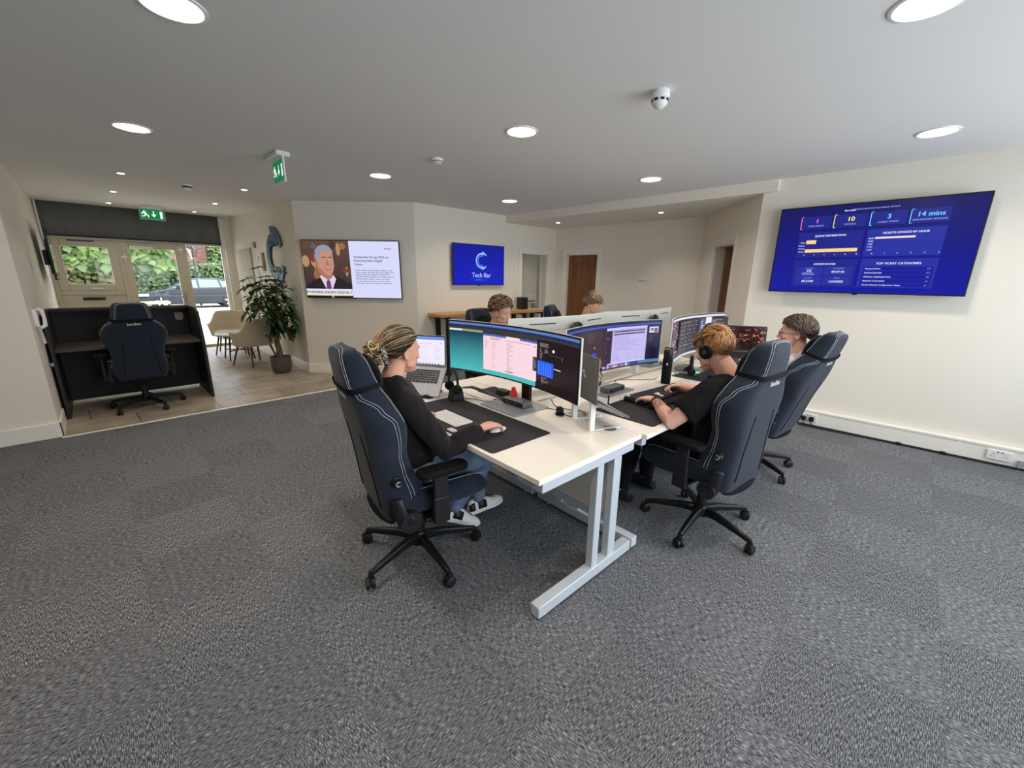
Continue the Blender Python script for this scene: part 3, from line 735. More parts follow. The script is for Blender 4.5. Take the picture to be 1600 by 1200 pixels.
for i, (a, b) in enumerate((('Password Reset', '157'), ('General Question', '112'), ('Software / Application Issue', '83'), ('Network Connectivity', '64'), ('Device & System Configuration / Setup', '57'))):
    S.rect(830, 635 + i * 41, 1350, 670 + i * 41, B1); S.text(845, 660 + i * 41, 19, a, WH, 'l', .6); S.text(1335, 660 + i * 41, 19, b, GY, 'r', .6)
S.build('screen', t)
# --- portrait news screen (angled wall)
dA = (Vector(PC) - Vector(PB)); LA = dA.length; dA.normalize(); nA = Vector((dA.y, -dA.x)) * 1.0
def onA(s, off): p = Vector(PB) + dA * s + nA * off; return (p.x, p.y)
t, fm = tv('television', 'wall television showing a grey haired man in a suit beside news text', onA(.115, .075), onA(1.595, .075), 1.20, 2.05, .065, radians(2.5))
S = Screen(1600, 900, fm(1600, 900))
S.rect(0, 0, 1600, 900, rgb(215, 218, 250)); S.rect(0, 0, 780, 900, rgb(96, 70, 58), rgb(48, 38, 46))
rr = random.Random(4)
for i in range(16):
    x = rr.uniform(30, 740); y = rr.uniform(30, 560); c = rr.choice([rgb(150, 104, 72), rgb(70, 52, 50), rgb(180, 140, 100), rgb(92, 96, 104), rgb(120, 60, 48)])
    S.disc(x, y, rr.uniform(20, 70), rr.uniform(30, 110), c)
S.poly([(0, 780), (30, 690), (200, 600), (330, 560), (520, 560), (640, 610), (760, 680), (779, 780)], rgb(34, 30, 38))
S.poly([(250, 560), (330, 520), (480, 540), (520, 600), (440, 780), (350, 780)], rgb(226, 205, 232))
S.poly([(352, 640), (388, 612), (420, 640), (432, 780), (346, 780)], rgb(92, 66, 108))
SK = rgb(196, 140, 118); SK2 = rgb(172, 114, 94)
S.poly([(250, 420), (430, 470), (470, 560), (390, 625), (300, 560), (240, 470)], SK2)
S.poly([(250 + 0, 200), (330, 130), (430, 130), (500, 210), (512, 330), (506, 420), (480, 490), (430, 545), (370, 540), (310, 480), (262, 400), (240, 300)], SK)
S.disc(222, 345, 22, 52, SK2)
S.poly([(225, 320), (205, 240), (215, 150), (280, 80), (380, 60), (460, 90), (505, 160), (500, 215), (440, 150), (350, 150), (285, 205), (262, 300), (240, 330)], rgb(150, 148, 170))
for x in (345, 450):
    S.poly([(x - 45, 268), (x - 10, 248), (x + 40, 262), (x + 38, 272), (x - 10, 262)], rgb(52, 40, 42)); S.disc(x, 292, 24, 10, rgb(230, 214, 208)); S.disc(x + 2, 292, 9, 9, rgb(40, 26, 24))
S.poly([(405, 280), (430, 370), (412, 392), (376, 384)], SK2); S.poly([(345, 430), (400, 425), (462, 422), (420, 462), (380, 460)], rgb(150, 82, 78)); S.poly([(362, 434), (400, 430), (446, 428), (410, 444)], rgb(238, 225, 220))
S.rect(0, 762, 780, 862, rgb(232, 230, 246)); S.rect(0, 862, 780, 872, rgb(225, 220, 70)); S.text(0, 838, 62, "POWERING INDIA'S DIGITAL F", rgb(28, 32, 74), 'l', 1.5, w=770)
S.rect(0, 872, 780, 900, rgb(20, 16, 18)); S.rect(420, 872, 455, 900, rgb(190, 190, 190))
S.text(1480, 122, 26, 'Bloomberg', rgb(20, 20, 30), 'r', 1)
for i, s_ in enumerate(('Hiranandani Group CEO on', "Powering India's Digital", 'Future')): S.text(850, 262 + i * 57, 50, s_, rgb(28, 28, 44), 'l', 1)
S.lines(860, 385, 980, 405, 1, rgb(190, 190, 220), 1)
S.lines(860, 440, 1510, 680, 7, rgb(132, 132, 165), 5, .35, .85)
S.build('screen', t)
# --- tech bar screen
dT = (Vector(PT) - Vector(PC)); dT.normalize(); nT = Vector((dT.y, -dT.x))
def onT(s, off): p = Vector(PC) + dT * s + nT * off; return (p.x, p.y)
t, fm = tv('television', 'small blue television with a pale letter C logo above the wooden bench', onT(.615, .075), onT(1.69, .075), 1.415, 2.075, .065, radians(.5))
S = Screen(1600, 1000, fm(1600, 1000))
S.rect(0, 0, 1600, 1000, rgb(8, 20, 150), rgb(6, 24, 190))
S.disc(780, 880, 330, 40, rgb(8, 34, 196)); S.disc(780, 880, 190, 24, rgb(14, 56, 220)); S.disc(780, 880, 80, 12, rgb(40, 110, 245))
rr = random.Random(8)
for i in range(120): S.disc(rr.gauss(800, 330), rr.gauss(470, 190), 5, 5, rgb(60, 90, 235), 6, step=(i == 0))
LB = rgb(150, 190, 255)
def logo_c(S, cx, cy, r, c, c2):
    S.arc(cx, cy, r, r * .26, 62, 298, c, 34, sq=.9); S.arc(cx + r * .05, cy, r * .70, r * .12, 70, 290, c2, 30, sq=.9); S.arc(cx + r * .02, cy, r * 1.22, r * .20, 38, 88, c, 12, sq=.9); S.arc(cx + r * .02, cy, r * 1.22, r * .20, 272, 322, c, 12, sq=.9)
logo_c(S, 850, 390, 175, LB, rgb(90, 140, 250))
S.text(850, 815, 165, 'Tech Bar', rgb(170, 205, 255), 'c', 1.5)
S.build('screen', t)
# --- left wall television seen edge-on
t, fm = tv('television', 'television on the left wall seen almost edge-on reflecting the window', (-.27, 8.55), (-.27, 9.75), 1.42, 2.10, .10, radians(0))
S = Screen(100, 60, fm(100, 60)); S.rect(0, 0, 100, 60, (0, 0, 0, 1)); S.build('screen', t)
for o in KIDS(t):
    if o.name.startswith('screen'):
        o.data.materials.clear(); o.data.materials.append(mat('dark_glossy_panel', rgb(20, 20, 26), .08, spec=.9))

# ================================================================ LOGO ON THE WALL
lg = thing('wall_logo', 'blue raised letter C logo on the entrance wall above the plant', 'logo', (2.33, 8.0, 1.85))
def arc_pts(cy, cz_, r, w, a0, a1, n=26, taper=0):
    out, inn = [], []
    for i in range(n + 1):
        a = radians(a0 + (a1 - a0) * i / n); ww = w * (1 - taper * abs(2 * i / n - 1) ** 3)
        out.append((cy - (r + ww / 2) * cos(a), cz_ + (r + ww / 2) * sin(a))); inn.append((cy - (r - ww / 2) * cos(a), cz_ + (r - ww / 2) * sin(a)))
    return out + inn[::-1]
ML = Matrix(((0, 0, -1, 2.33), (1, 0, 0, 0), (0, 1, 0, 0), (0, 0, 0, 1)))
M_LB = mat('logo_blue', rgb(74, 104, 132), .4); M_LD = mat('logo_dark', rgb(44, 72, 92), .4)
for nm, args, m in (('outer_arc', (7.93, 1.83, .315, .11, 40, 320), M_LB), ('inner_arc', (7.93, 1.83, .215, .05, 60, 300), M_LD), ('top_stroke', (7.93, 1.84, .425, .10, 20, 96), M_LB), ('bottom_stroke', (7.93, 1.82, .425, .10, 264, 340), M_LB)):
    mb = MB(); mb.prism(arc_pts(*args), ML, .012, .035); mb.build(nm, m, lg, world=True, smooth=30)
# ================================================================ SMALL WALL ITEMS
def item(name, label, cat, boxes, m=M_WHITE, bev=.004, group=None):
    c = boxes[0][1]; t = None
    mb = MB()
    for b0, b1 in [(q[0], q[1]) for q in boxes]: mb.box2(b0, b1)
    o = mb.build(name, m, None, bevel=bev); return tag(o, label, cat, group)
item('thermostat', 'small grey box high on the logo wall beside the panel', 'wall box', [((2.30, 9.0, 2.02), (2.328, 9.07, 2.12))], mat('box_grey', rgb(140, 138, 128), .5))
item('control_box', 'tall grey control box on the logo wall behind the plant', 'wall box', [((2.29, 8.55, 1.60), (2.328, 8.63, 1.92))], mat('box_grey', rgb(140, 138, 128), .5))
item('wall_plate', 'small white square plate on the logo wall behind the plant', 'wall box', [((2.312, 8.92, 1.78), (2.329, 9.0, 1.87))])
item('alarm_sounder', 'small white round cornered sensor high on the back wall', 'sensor', [((6.635, 4.70, 2.23), (6.668, 4.77, 2.31))], bev=.012)
item('socket_plate', 'blank white double plate on the back wall', 'wall plate', [((6.665, 3.34, 1.53), (6.684, 3.50, 1.61))])
item('sensor', 'small white sensor at the top right of the roller blind', 'sensor', [((2.165, G - .17, 2.52), (2.225, G - .135, 2.63))])
item('wall_switch', 'white light switch plate on the left entrance wall', 'light switch', [((-.409, 7.35, 1.48), (-.395, 7.45, 1.66)), ((-.397, 7.38, 1.50), (-.38, 7.40, 1.56))])
# intercom handset
ic = thing('intercom', 'white wall intercom handset with coiled cord left of the reception desk', 'intercom', (-.41, 5.95, 1.05))
mb = MB(); mb.rbox((-.395, 5.98, 1.10), (.17, .09, .03), .02, R=RY(radians(90))); mb.build('base', M_WHITE, ic, bevel=.004, world=True)
mb = MB(); mb.tube([(-.375, 5.95, 1.19), (-.345, 5.945, 1.17), (-.34, 5.94, 1.10), (-.345, 5.935, 1.03), (-.375, 5.93, 1.01)], [.016, .017, .013, .017, .016], n=10); mb.build('handset', M_WHITE, ic, world=True)
mb = MB(); path = []
for i in range(120):
    t_ = i / 119; path.append((-.385 + .010 * cos(i * 1.3), 5.95 + .09 * sin(t_ * pi) + .01 * sin(i * 1.3), 1.02 - .17 * sin(t_ * pi)))
mb.tube(path, .0035, n=6); mb.build('coiled_cord', M_WHITE, ic, world=True)
def socket(name, label, y, z, plugs):
    s_ = thing(name, label, 'socket', (5.343, y, z))
    mb = MB(); mb.box2((5.332, y - .075, z - .042), (5.345, y + .075, z + .042)); mb.build('plate', M_WHITE, s_, bevel=.003, world=True)
    mb = MB()
    for k in (-.037, .037):
        for (a, b) in ((0, .012), (-.011, -.010), (.011, -.010)): mb.box2((5.330, y + k + a - .002, z + b - .006), (5.3325, y + k + a + .002, z + b + .004))
        mb.box2((5.330, y + k * .35 - .005, z + .022), (5.3325, y + k * .35 + .005, z + .036))
    mb.build('switch_and_pins', mat('slot_grey', rgb(120, 118, 114), .7), s_, world=True)
    return s_
socket('socket_outlet', 'white double socket with two black plugs in the trunking', .63, .095, 2)
socket('socket_outlet', 'empty white double socket at the right end of the trunking', -.75, .095, 0)
for i, y in enumerate((.672, .60)):
    p = thing('plug', 'black mains plug in the double socket, %s of the pair' % ('left' if i == 0 else 'right'), 'plug', (5.33, y, .09))
    mb = MB(); mb.rbox((5.312, y, .088), (.05, .046, .036), .014, R=RY(radians(90))); mb.build('body', M_BLACK, p, bevel=.006, world=True)
    mb = MB(); mb.tube([(5.305, y, .066), (5.30, y, .045), (5.305, y - .02, .02), (5.31, y - .08, .008)], .0045, n=8); mb.build('lead', M_BLACK, p, world=True)
mb = MB(); mb.tube([(5.30, .70, .008), (5.318, .4, .008), (5.325, .0, .008), (5.332, -.5, .008), (5.33, -.86, .008)], .006, n=8); mb.tube([(5.30, .70, .008), (5.29, .45, .008), (5.32, .15, .008), (5.33, -.2, .008)], .005, n=8)
tag(mb.build('floor_cable', M_BLACK), 'black cables lying along the foot of the white trunking', 'cable')
for i, (y, l) in enumerate(((-.115, 'black cable clip on the trunking foot, nearer the plugs'), (-.42, 'black cable clip on the trunking foot, nearer the empty socket'))):
    mb = MB(); mb.box2((5.315, y - .02, .0), (5.343, y + .02, .03)); tag(mb.build('cable_clip', M_BLACK, bevel=.006), l, 'cable clip', 'cable clips')
mb = MB(); mb.box2((5.325, -.98, .02), (5.345, -.86, .085)); tag(mb.build('cable_cover', mat('grey_block', rgb(150, 155, 165), .5), bevel=.003), 'small grey cover box at the far right of the trunking', 'cover box')
# ================================================================ MAIN DESKS
def legframe(Mx, W, name, par, depth_flip=False):
    """cantilever leg frame in the plane x = 0; y from 0 (front) to W (back)"""
    mb = MB(Mx)
    mb.box2((0, .03, .655), (.045, W - .06, .700)); mb.box2((0, .43, .06), (.042, .48, .66)); mb.box2((0, .57, .06), (.042, .635, .66))
    mb.box2((-.005, .03, .018), (.05, W - .01, .078))
    mb.build(name, M_STEEL, par, bevel=.004, world=True)
    mb = MB(Mx)
    for y in (.09, W - .1): mb.cyl((.022, y, 0), (.022, y, .02), .016, n=12)
    mb.build('foot', M_WHITE, par, world=True)
# desk A: long side along v
def desk(name, label, P, ux, L, D, frames=(0, 1)):
    """P front-left corner seen by its user; ux runs along the length, D depth"""
    ux = ux.normalized(); dy = Vector((-ux.y, ux.x, 0))
    Mx = Matrix(((ux.x, dy.x, 0, P.x), (ux.y, dy.y, 0, P.y), (0, 0, 1, 0), (0, 0, 0, 1)))
    c = Mx @ Vector((L / 2, D / 2, 0)); t = thing(name, label, 'desk', tuple(c), atan2(ux.y, ux.x), 'white office desks pushed together')
    mb = MB(Mx); mb.box2((0.001, 0.001, TOP - .026), (L - .001, D - .001, TOP)); mb.build('desktop', M_DESK, t, bevel=.002, world=True)
    mb = MB(Mx); mb.box2((.06, D - .20, .30), (L - .06, D - .182, .69)); mb.build('modesty_panel', mat('panel_white', rgb(214, 206, 194), .5), t, bevel=.002, world=True)
    mb = MB(Mx); mb.box2((.05, .06, .66), (L - .05, .10, .70)); mb.box2((.05, D - .18, .235), (L - .05, D - .14, .30)); mb.build('cross_rail', M_STEEL, t, bevel=.003, world=True)
    if 0 in frames: legframe(Mx @ Matrix.Translation((.008, 0, 0)), D, 'leg_frame', t)
    if 1 in frames: legframe(Mx @ Matrix.Translation((L - .052, 0, 0)), D, 'leg_frame', t)
    return t
# the woman's desk runs along v; its user looks towards +u
desk('office_desk', 'white desk nearest the camera with a black mat and the widest monitor', uv(0, 1.6), -VX, 1.6, .8)
desk('office_desk', 'white desk with black keyboard where the man in headphones works', uv(.802, -.028), UX, 1.2, .8)
desk('office_desk', 'white desk nearest the large wall screen with the dark laptop', uv(2.004, -.028), UX, 1.2, .8)
desk('office_desk', 'white desk in front of the curly haired person', uv(2.002, 1.6), -UX, 1.2, .8)
desk('office_desk', 'white desk in front of the far straight haired person', uv(3.204, 1.6), -UX, 1.2, .8)
# ================================================================ RECEPTION DESK
M_RD = mat('dark_laminate', rgb(36, 34, 33), .6, namt=.08, nscale=8, stretch=(1, 1, 6)); M_RD2 = mat('dark_laminate_top', rgb(74, 67, 62), .45)
rd = thing('reception_desk', 'dark grey open backed reception desk with a raised counter', 'desk', (.27, 6.7, 0))
for x0, x1 in ((-.385, -.355), (.89, .92)):
    prof = [(6.27, 0), (6.27, .74), (6.38, 1.08), (6.55, 1.12), (7.12, 1.12), (7.12, 0)]
    Mx = Matrix(((0, 0, 1, 0), (1, 0, 0, 0), (0, 1, 0, 0), (0, 0, 0, 1))); mb = MB(); mb.prism(prof, Mx, x0, x1); mb.build('side_panel', M_RD, rd, bevel=.002, world=True)
mb = MB(); mb.box2((-.355, 6.38, .70), (.89, 7.09, .73)); mb.build('worktop', M_RD2, rd, bevel=.002, world=True)
mb = MB(); mb.box2((-.355, 7.09, .05), (.89, 7.12, 1.12)); mb.box2((-.355, 6.95, .05), (.89, 6.975, .70)); mb.build('front_panel', M_RD, rd, bevel=.002, world=True)
mb = MB(); mb.box2((-.355, 6.93, 1.09), (.89, 7.17, 1.12)); mb.build('counter_top', M_RD, rd, bevel=.002, world=True)
mb = MB(); mb.prism([(-.035, .03), (-.035, -.03), (-.022, -.05), (.022, -.05), (.035, -.03), (.035, .03)], Matrix(((1, 0, 0, .80), (0, 0, -1, 7.088), (0, 1, 0, .99), (0, 0, 0, 1))) @ Matrix.Scale(1.25, 4), 0, .006)
tag(mb.build('wall_badge', mat('pinkish_grey', rgb(176, 160, 152), .5), bevel=.001), 'pale shield shaped holder on the inside of the reception desk', 'badge')
tag(MB().cyl((-.392, 6.12, .62), (-.37, 6.12, .62), .02).build('coat_hook', M_ALU), 'small metal hook on the wall corner by the reception desk', 'hook')
# ================================================================ WOODEN BENCH
bt = thing('bench_table', 'long high wooden bench with black legs under the small blue screen', 'bench table', (*onT(1.3, .25), 0), atan2(dT.y, dT.x))
MT = Matrix(((dT.x, nT.x, 0, PC[0]), (dT.y, nT.y, 0, PC[1]), (0, 0, 1, 0), (0, 0, 0, 1)))
mb = MB(MT); mb.box2((.15, .03, .935), (2.50, .43, .985)); mb.build('table_top', M_BENCH, bt, bevel=.006, world=True)
for s in (.27, 1.9, 2.36):
    mb = MB(MT); mb.box2((s, .06, 0), (s + .08, .09, .935)); mb.box2((s, .36, 0), (s + .08, .39, .935)); mb.box2((s, .09, .90), (s + .08, .36, .935)); mb.box2((s, .09, 0), (s + .08, .36, .03)); mb.build('leg', M_BLACKMET, bt, bevel=.003, world=True)
mb = MB(MT); mb.box2((1.98, .10, .986), (2.14, .24, 1.20)); tag(mb.build('speaker', M_BLACK, bevel=.008), 'black box speaker standing on the wooden bench', 'speaker')
# ================================================================ OFFICE BEYOND THE DOORWAY
M_PALE = mat('pale_desk', rgb(222, 228, 232), .4)
od = thing('office_desk', 'pale desk with steel legs in the small room beyond the doorway', 'desk', (8.4, 7.7, 0))
mb = MB(); mb.box2((7.85, 7.35, .90), (8.95, 8.0, .93)); mb.build('desktop', M_PALE, od, bevel=.003, world=True)
for x in (7.92, 8.86):
    mb = MB(); mb.box2((x, 7.42, 0), (x + .05, 7.47, .9)); mb.box2((x, 7.88, 0), (x + .05, 7.93, .9)); mb.box2((x, 7.42, .02), (x + .05, 7.93, .06)); mb.build('leg', M_STEEL, od, bevel=.003, world=True)
om = thing('monitor', 'small black monitor on the desk beyond the doorway', 'monitor', (8.05, 7.7, .93))
mb = MB(); mb.box((8.08, 7.66, 1.23), (.03, .52, .34), RZ(radians(-40))); mb.build('panel', M_BLACK, om, bevel=.004, world=True)
mb = MB(); mb.box((8.10, 7.68, 1.06), (.03, .06, .24), RZ(radians(-40))); mb.box((8.08, 7.66, .937), (.18, .22, .012), RZ(radians(-40))); mb.build('stand', M_BLACK, om, bevel=.003, world=True)
mb = MB(); mb.box((8.4, 7.6, .945), (.40, .15, .02)); tag(mb.build('keyboard', M_BLACK, bevel=.004), 'dark keyboard on the desk beyond the doorway', 'keyboard')
mb = MB(); mb.lathe([(.035, 0), (.04, .10), (.037, .10), (.032, .01)], (8.22, 7.62, .931), cap=True); tag(mb.build('cup', M_WHITE), 'white cup on the desk beyond the doorway', 'cup')
mb = MB(); mb.rbox((8.68, 7.75, 1.02), (.34, .26, .18), .03); tag(mb.build('printer', M_WHITE, bevel=.01), 'white printer on the desk beyond the doorway', 'printer')
# ================================================================ LOUNGE CHAIRS AND COFFEE TABLE
M_FAB = mat('beige_fabric', rgb(212, 200, 176), .9, spec=.1, bump=.1, bscale=300)
def lounge(label, x, y, rot, z=0):
    t = thing('armchair', label, 'armchair', (0, 0, 0), 0, 'beige lounge armchairs by the entrance')
    # shell: wraps around the back, local forward +x
    rings_o = []
    N = 29
    for j in range(7):
        h = j / 6
        ring = []
        for i in range(N):
            a = radians(-128 + 256 * i / (N - 1)) + pi            # angle around, 180 deg = back
            back = max(0, -cos(a))
            top = .60 + .22 * max(0, min(1, (back - .35) / .45)) ** 1.2
            zz_ = .36 + (top - .36) * h
            r = .27 + .045 * h + (.02 if back > .6 else 0) * h
            ring.append((r * cos(a) * 1.0 + .02, r * 1.08 * sin(a), zz_))
        rings_o.append(ring)
    mb = MB(); mb.loft(rings_o, cap=False, closed=False); o = mb.build('shell', M_FAB, t); md = o.modifiers.new('t', 'SOLIDIFY'); md.thickness = .04; md.offset = 0
    md = o.modifiers.new('b', 'BEVEL'); md.width = .012; md.segments = 2; md.limit_method = 'ANGLE'
    mb = MB(); mb.rbox((.04, 0, .40), (.52, .50, .10), .14, 6); o = mb.build('seat', M_FAB, t, bevel=.03, seg=3)
    for sx, sy in ((1, 1), (1, -1), (-1, 1), (-1, -1)):
        mb = MB(); mb.tube([(.03 + sx * .16, sy * .17, .37), (.03 + sx * .25, sy * .25, 0)], [.02, .012], n=12); mb.build('leg', M_WALNUT, t)
    t.location = (x, y, z); t.rotation_euler = (0, 0, rot); ROOTM[t.name] = Matrix.Translation(Vector((x, y, z))) @ Matrix.Rotation(rot, 4, 'Z')
    return t
la = lounge('beige armchair with its back to the plant, nearer the camera', 1.88, 8.1, radians(112))
dup(la, (1.86, 9.75, 0), radians(-108), 'beige armchair facing the room, nearer the shopfront glass')
ct = thing('coffee_table', 'round pale coffee table on wooden legs between the beige armchairs', 'coffee table', (1.80, 8.95, 0))
mb = MB(); mb.lathe([(.001, .45), (.33, .45), (.335, .46), (.335, .47), (.33, .478), (.001, .478)], (1.80, 8.95, 0), 40, cap=True); mb.build('table_top', mat('pale_blue_grey', rgb(180, 190, 196), .25), ct, world=True)
for k in range(4):
    a = radians(45 + 90 * k); mb = MB(); mb.tube([(1.80 + .2 * cos(a), 8.95 + .2 * sin(a), .45), (1.80 + .28 * cos(a), 8.95 + .28 * sin(a), 0)], [.018, .012], n=10); mb.build('leg', mat('dark_wood', rgb(66, 58, 52), .5), ct, world=True)
mb = MB(); mb.box((1.80, 8.95, .17), (.50, .02, .02), RZ(radians(45))); mb.box((1.80, 8.95, .17), (.50, .02, .02), RZ(radians(-45))); mb.build('stretcher', M_WALNUT, ct, bevel=.003, world=True)
# ================================================================ POTTED TREE
pl = thing('potted_tree', 'tall potted tree with glossy hand shaped leaves in a brown grey pot', 'plant', (2.0, 7.2, 0))
mb = MB(); mb.lathe([(.001, .0), (.10, 0), (.135, .03), (.148, .10), (.152, .26), (.146, .265), (.140, .25), (.135, .21), (.001, .205)], (2.0, 7.2, 0), 36, cap=True); mb.build('pot', mat('taupe_pot', rgb(92, 84, 80), .6), pl, world=True)
mb = MB(); mb.lathe([(.13, .215), (.08, .222), (.001, .225)], (2.0, 7.2, 0), 24, cap=True); mb.build('soil', mat('soil', rgb(48, 38, 30), .95), pl, world=True)
rp = random.Random(11)
mb = MB()
M_BARK = mat('bark', rgb(116, 92, 64), .8, bump=.3, bscale=60)
def stemc(k, t):
    a = k * 2 * pi / 3 + t * 5.2; r = .03 * (1 - t * .6)
    return Vector((2.0 + r * cos(a) - .03 * t, 7.2 + r * sin(a), .21 + .47 * t))
for k in range(3): mb.tube([stemc(k, i / 14) for i in range(15)], [.030 - .012 * i / 14 for i in range(15)], n=9)
mb.build('trunk', M_BARK, pl, world=True)
br = MB(); lf = MB()
def leaflet(mb, p, d, up, L, W):
    d = d.normalized(); side = d.cross(up).normalized(); nn = side.cross(d).normalized()
    K = 6; top = []; 
    vs = []; fs = []
    for i in range(K + 1):
        t = i / K; w = W * (sin(pi * min(1, t * .98 + .02)) ** .8) * (1.15 - .3 * t) / 2
        c = p + d * (L * t) - up * (L * .33 * t * t)
        vs += [c - side * w + nn * w * .28, c, c + side * w + nn * w * .28]
    for i in range(K):
        b = 3 * i; fs += [(b, b + 1, b + 4, b + 3), (b + 1, b + 2, b + 5, b + 4)]
    mb.add(vs, fs)
crown = []
for i in range(76):
    for _ in range(60):
        q = Vector((rp.gauss(0, .17), rp.gauss(0, .17), rp.uniform(-.42, .42)))
        lim = .34 * sqrt(max(0, 1 - (q.z / .46) ** 2)) + .02
        if hypot(q.x, q.y) < lim: break
    crown.append(Vector((2.03, 7.2, 1.04)) + q)
for q in ((-.30, .0, 1.47), (-.14, .05, 1.63), (-.33, -.02, 1.35), (.13, .0, 1.58), (-.36, .05, .98), (-.31, -.1, 1.22), (-.06, .0, 1.50), (.27, .0, 1.33), (.25, -.08, .86)):
    crown.append(Vector((2.0 + q[0], 7.2 + q[1], q[2])))
hub = Vector((1.98, 7.2, .68))
for ci, c in enumerate(crown):
    out = (c - Vector((2.02, 7.2, .95))); out.z *= .7; out = out.normalized() if out.length > .02 else Vector((0, 0, 1))
    if c.x > 2.20: c.x = 2.20
    mid = (hub + c) / 2 + Vector((0, 0, .05)); 
    if ci % 2 == 0 or ci >= 76: br.tube([hub, hub * .6 + mid * .4 + Vector((0, 0, .03)), mid, c], [.009, .007, .005, .003], n=6)
    n = rp.choice([5, 6, 6, 7]); a0 = rp.uniform(0, 6.28)
    ax = (out + Vector((0, 0, .5))).normalized(); e1 = ax.cross(Vector((0, 1, .2))).normalized(); e2 = ax.cross(e1)
    for k in range(n):
        a = a0 + 2 * pi * k / n; d = e1 * cos(a) + e2 * sin(a) + ax * .25
        L = rp.uniform(.12, .19)
        if (c + d.normalized() * L).x > 2.28: continue
        leaflet(lf, c, d, Vector((0, 0, 1)) if abs(d.normalized().z) < .9 else Vector((1, 0, 0)), L, L * .42)
br.build('branches', M_BARK, pl, world=True)
leaf_mat('glossy_leaf', rgb(28, 52, 20), rgb(66, 96, 44))
lf.build('foliage', MATS['glossy_leaf'], pl, world=True, smooth=60)

# ================================================================ OUTSIDE
GZ = -.10
mb = MB(); mb.prism([(-14, 10.98), (40, 10.98), (40, 60), (-14, 60)], Matrix.Identity(4), GZ - .1, GZ); structure(mb, 'paving', MATS['paving'], 'pale paved forecourt outside the glass', 'paving', smooth=0)
mb = MB(); mb.box2((-2, 22.3, GZ), (20, 22.6, GZ + .10)); structure(mb, 'kerb', mat('kerb_stone', rgb(196, 196, 192), .8), 'pale kerb in front of the parked car', 'kerb')
mb = MB(); mb.box2((-6, 33, GZ), (25, 33.4, 7)); o = structure(mb, 'wall_brick', MATS['red_brick'], 'red brick building across the street', 'building', smooth=0)
M_HEDGE = leaf_mat('hedge_leaf', rgb(38, 56, 20), rgb(84, 104, 46), 3.0); M_HEDGE2 = leaf_mat('tree_leaf', rgb(44, 66, 24), rgb(98, 118, 54), 2.0)
def leafcloud(name, label, cat, box, n, size, seed, m, core=True, kind=None):
    r_ = random.Random(seed); (x0, y0, z0), (x1, y1, z1) = box
    t = thing(name, label, cat, ((x0 + x1) / 2, (y0 + y1) / 2, z0), kind=kind); mb = MB()
    for i in range(n):
        x = r_.uniform(x0, x1); z = r_.uniform(z0, z1) + .12 * noise.noise(Vector((x, 0, seed))); y = y0 + r_.random() ** 2 * (y1 - y0)
        d = Vector((r_.uniform(-1, 1), r_.uniform(-1, .1), r_.uniform(-1, .5))).normalized(); s = size * r_.uniform(.6, 1.3); sd_ = d.cross(Vector((0, -1, .3))).normalized()
        p = Vector((x, y, z)); mb.add([p, p + d * s * .5 + sd_ * s * .38, p + d * s, p + d * s * .5 - sd_ * s * .38], [(0, 1, 2, 3)])
    mb.build('leaves', m, t, world=True, smooth=0)
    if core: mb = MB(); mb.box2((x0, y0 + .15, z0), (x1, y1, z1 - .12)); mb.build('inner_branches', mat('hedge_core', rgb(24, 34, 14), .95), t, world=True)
    return t
leafcloud('hedge', 'clipped green hedge behind the parked car', 'hedge', ((-3, 29, GZ), (8, 30, 2.15)), 9000, .17, 3, M_HEDGE)
leafcloud('climbing_shrub', 'tall yellow green climber beside the brick wall, right of the lamp', 'shrub', ((5.5, 31, GZ), (6.9, 32, 4.2)), 2200, .2, 5, M_HEDGE2)
leafcloud('tree', 'leafy branches hanging in front of the brick wall beyond the door', 'tree', ((-2.5, 17.5, 1.75), (2.15, 19.0, 4.6)), 3600, .30, 7, M_HEDGE2, core=False)
leafcloud('bush', 'yellow green bush behind the window left of the door', 'bush', ((-2.8, 20.5, GZ), (1.0, 21.8, 1.9)), 2600, .22, 9, leaf_mat('bush_leaf', rgb(66, 70, 28), rgb(112, 112, 56), 2.0))
leafcloud('small_plant', 'small spiky pale plant on the paving outside the glass', 'plant', ((2.35, 12.6, GZ), (2.65, 12.9, .42)), 90, .22, 10, M_HEDGE2, core=False)
mb = MB(); mb.box2((.55, 12.9, .82), (1.35, 13.1, .88)); mb.box2((.6, 12.95, GZ), (.66, 13.05, .82)); mb.box2((1.24, 12.95, GZ), (1.3, 13.05, .82))
tag(mb.build('rail', wood_mat('pale_timber', rgb(206, 186, 140), rgb(226, 208, 168), 'x'), bevel=.01), 'pale timber rail just outside the entrance door', 'rail')
lp = thing('street_lamp', 'black lantern street lamp in front of the brick wall', 'street lamp', (4.15, 27.6, GZ))
mb = MB(); mb.cyl((4.15, 27.6, GZ), (4.15, 27.6, 2.3), .05, .035); mb.cyl((3.85, 27.6, 2.12), (4.45, 27.6, 2.12), .02); mb.build('post', M_BLACKMET, lp, world=True)
mb = MB(); mb.lathe([(.10, 2.3), (.12, 2.34), (.24, 2.8), (.26, 2.82), (.12, 2.98), (.03, 3.05), (.001, 3.1)], (4.15, 27.6, 0), 4, cap=True); mb.build('lantern', glass_mat('lantern_glass', (.8, .8, .78, 1)), lp, world=True, smooth=0)
mb = MB()
for k in range(4):
    a = pi / 2 * k; mb.tube([(4.15 + .12 * cos(a), 27.6 + .12 * sin(a), 2.34), (4.15 + .25 * cos(a), 27.6 + .25 * sin(a), 2.82), (4.15 + .02 * cos(a), 27.6 + .02 * sin(a), 3.06)], .018, n=6)
mb.build('lantern_frame', M_BLACKMET, lp, world=True)
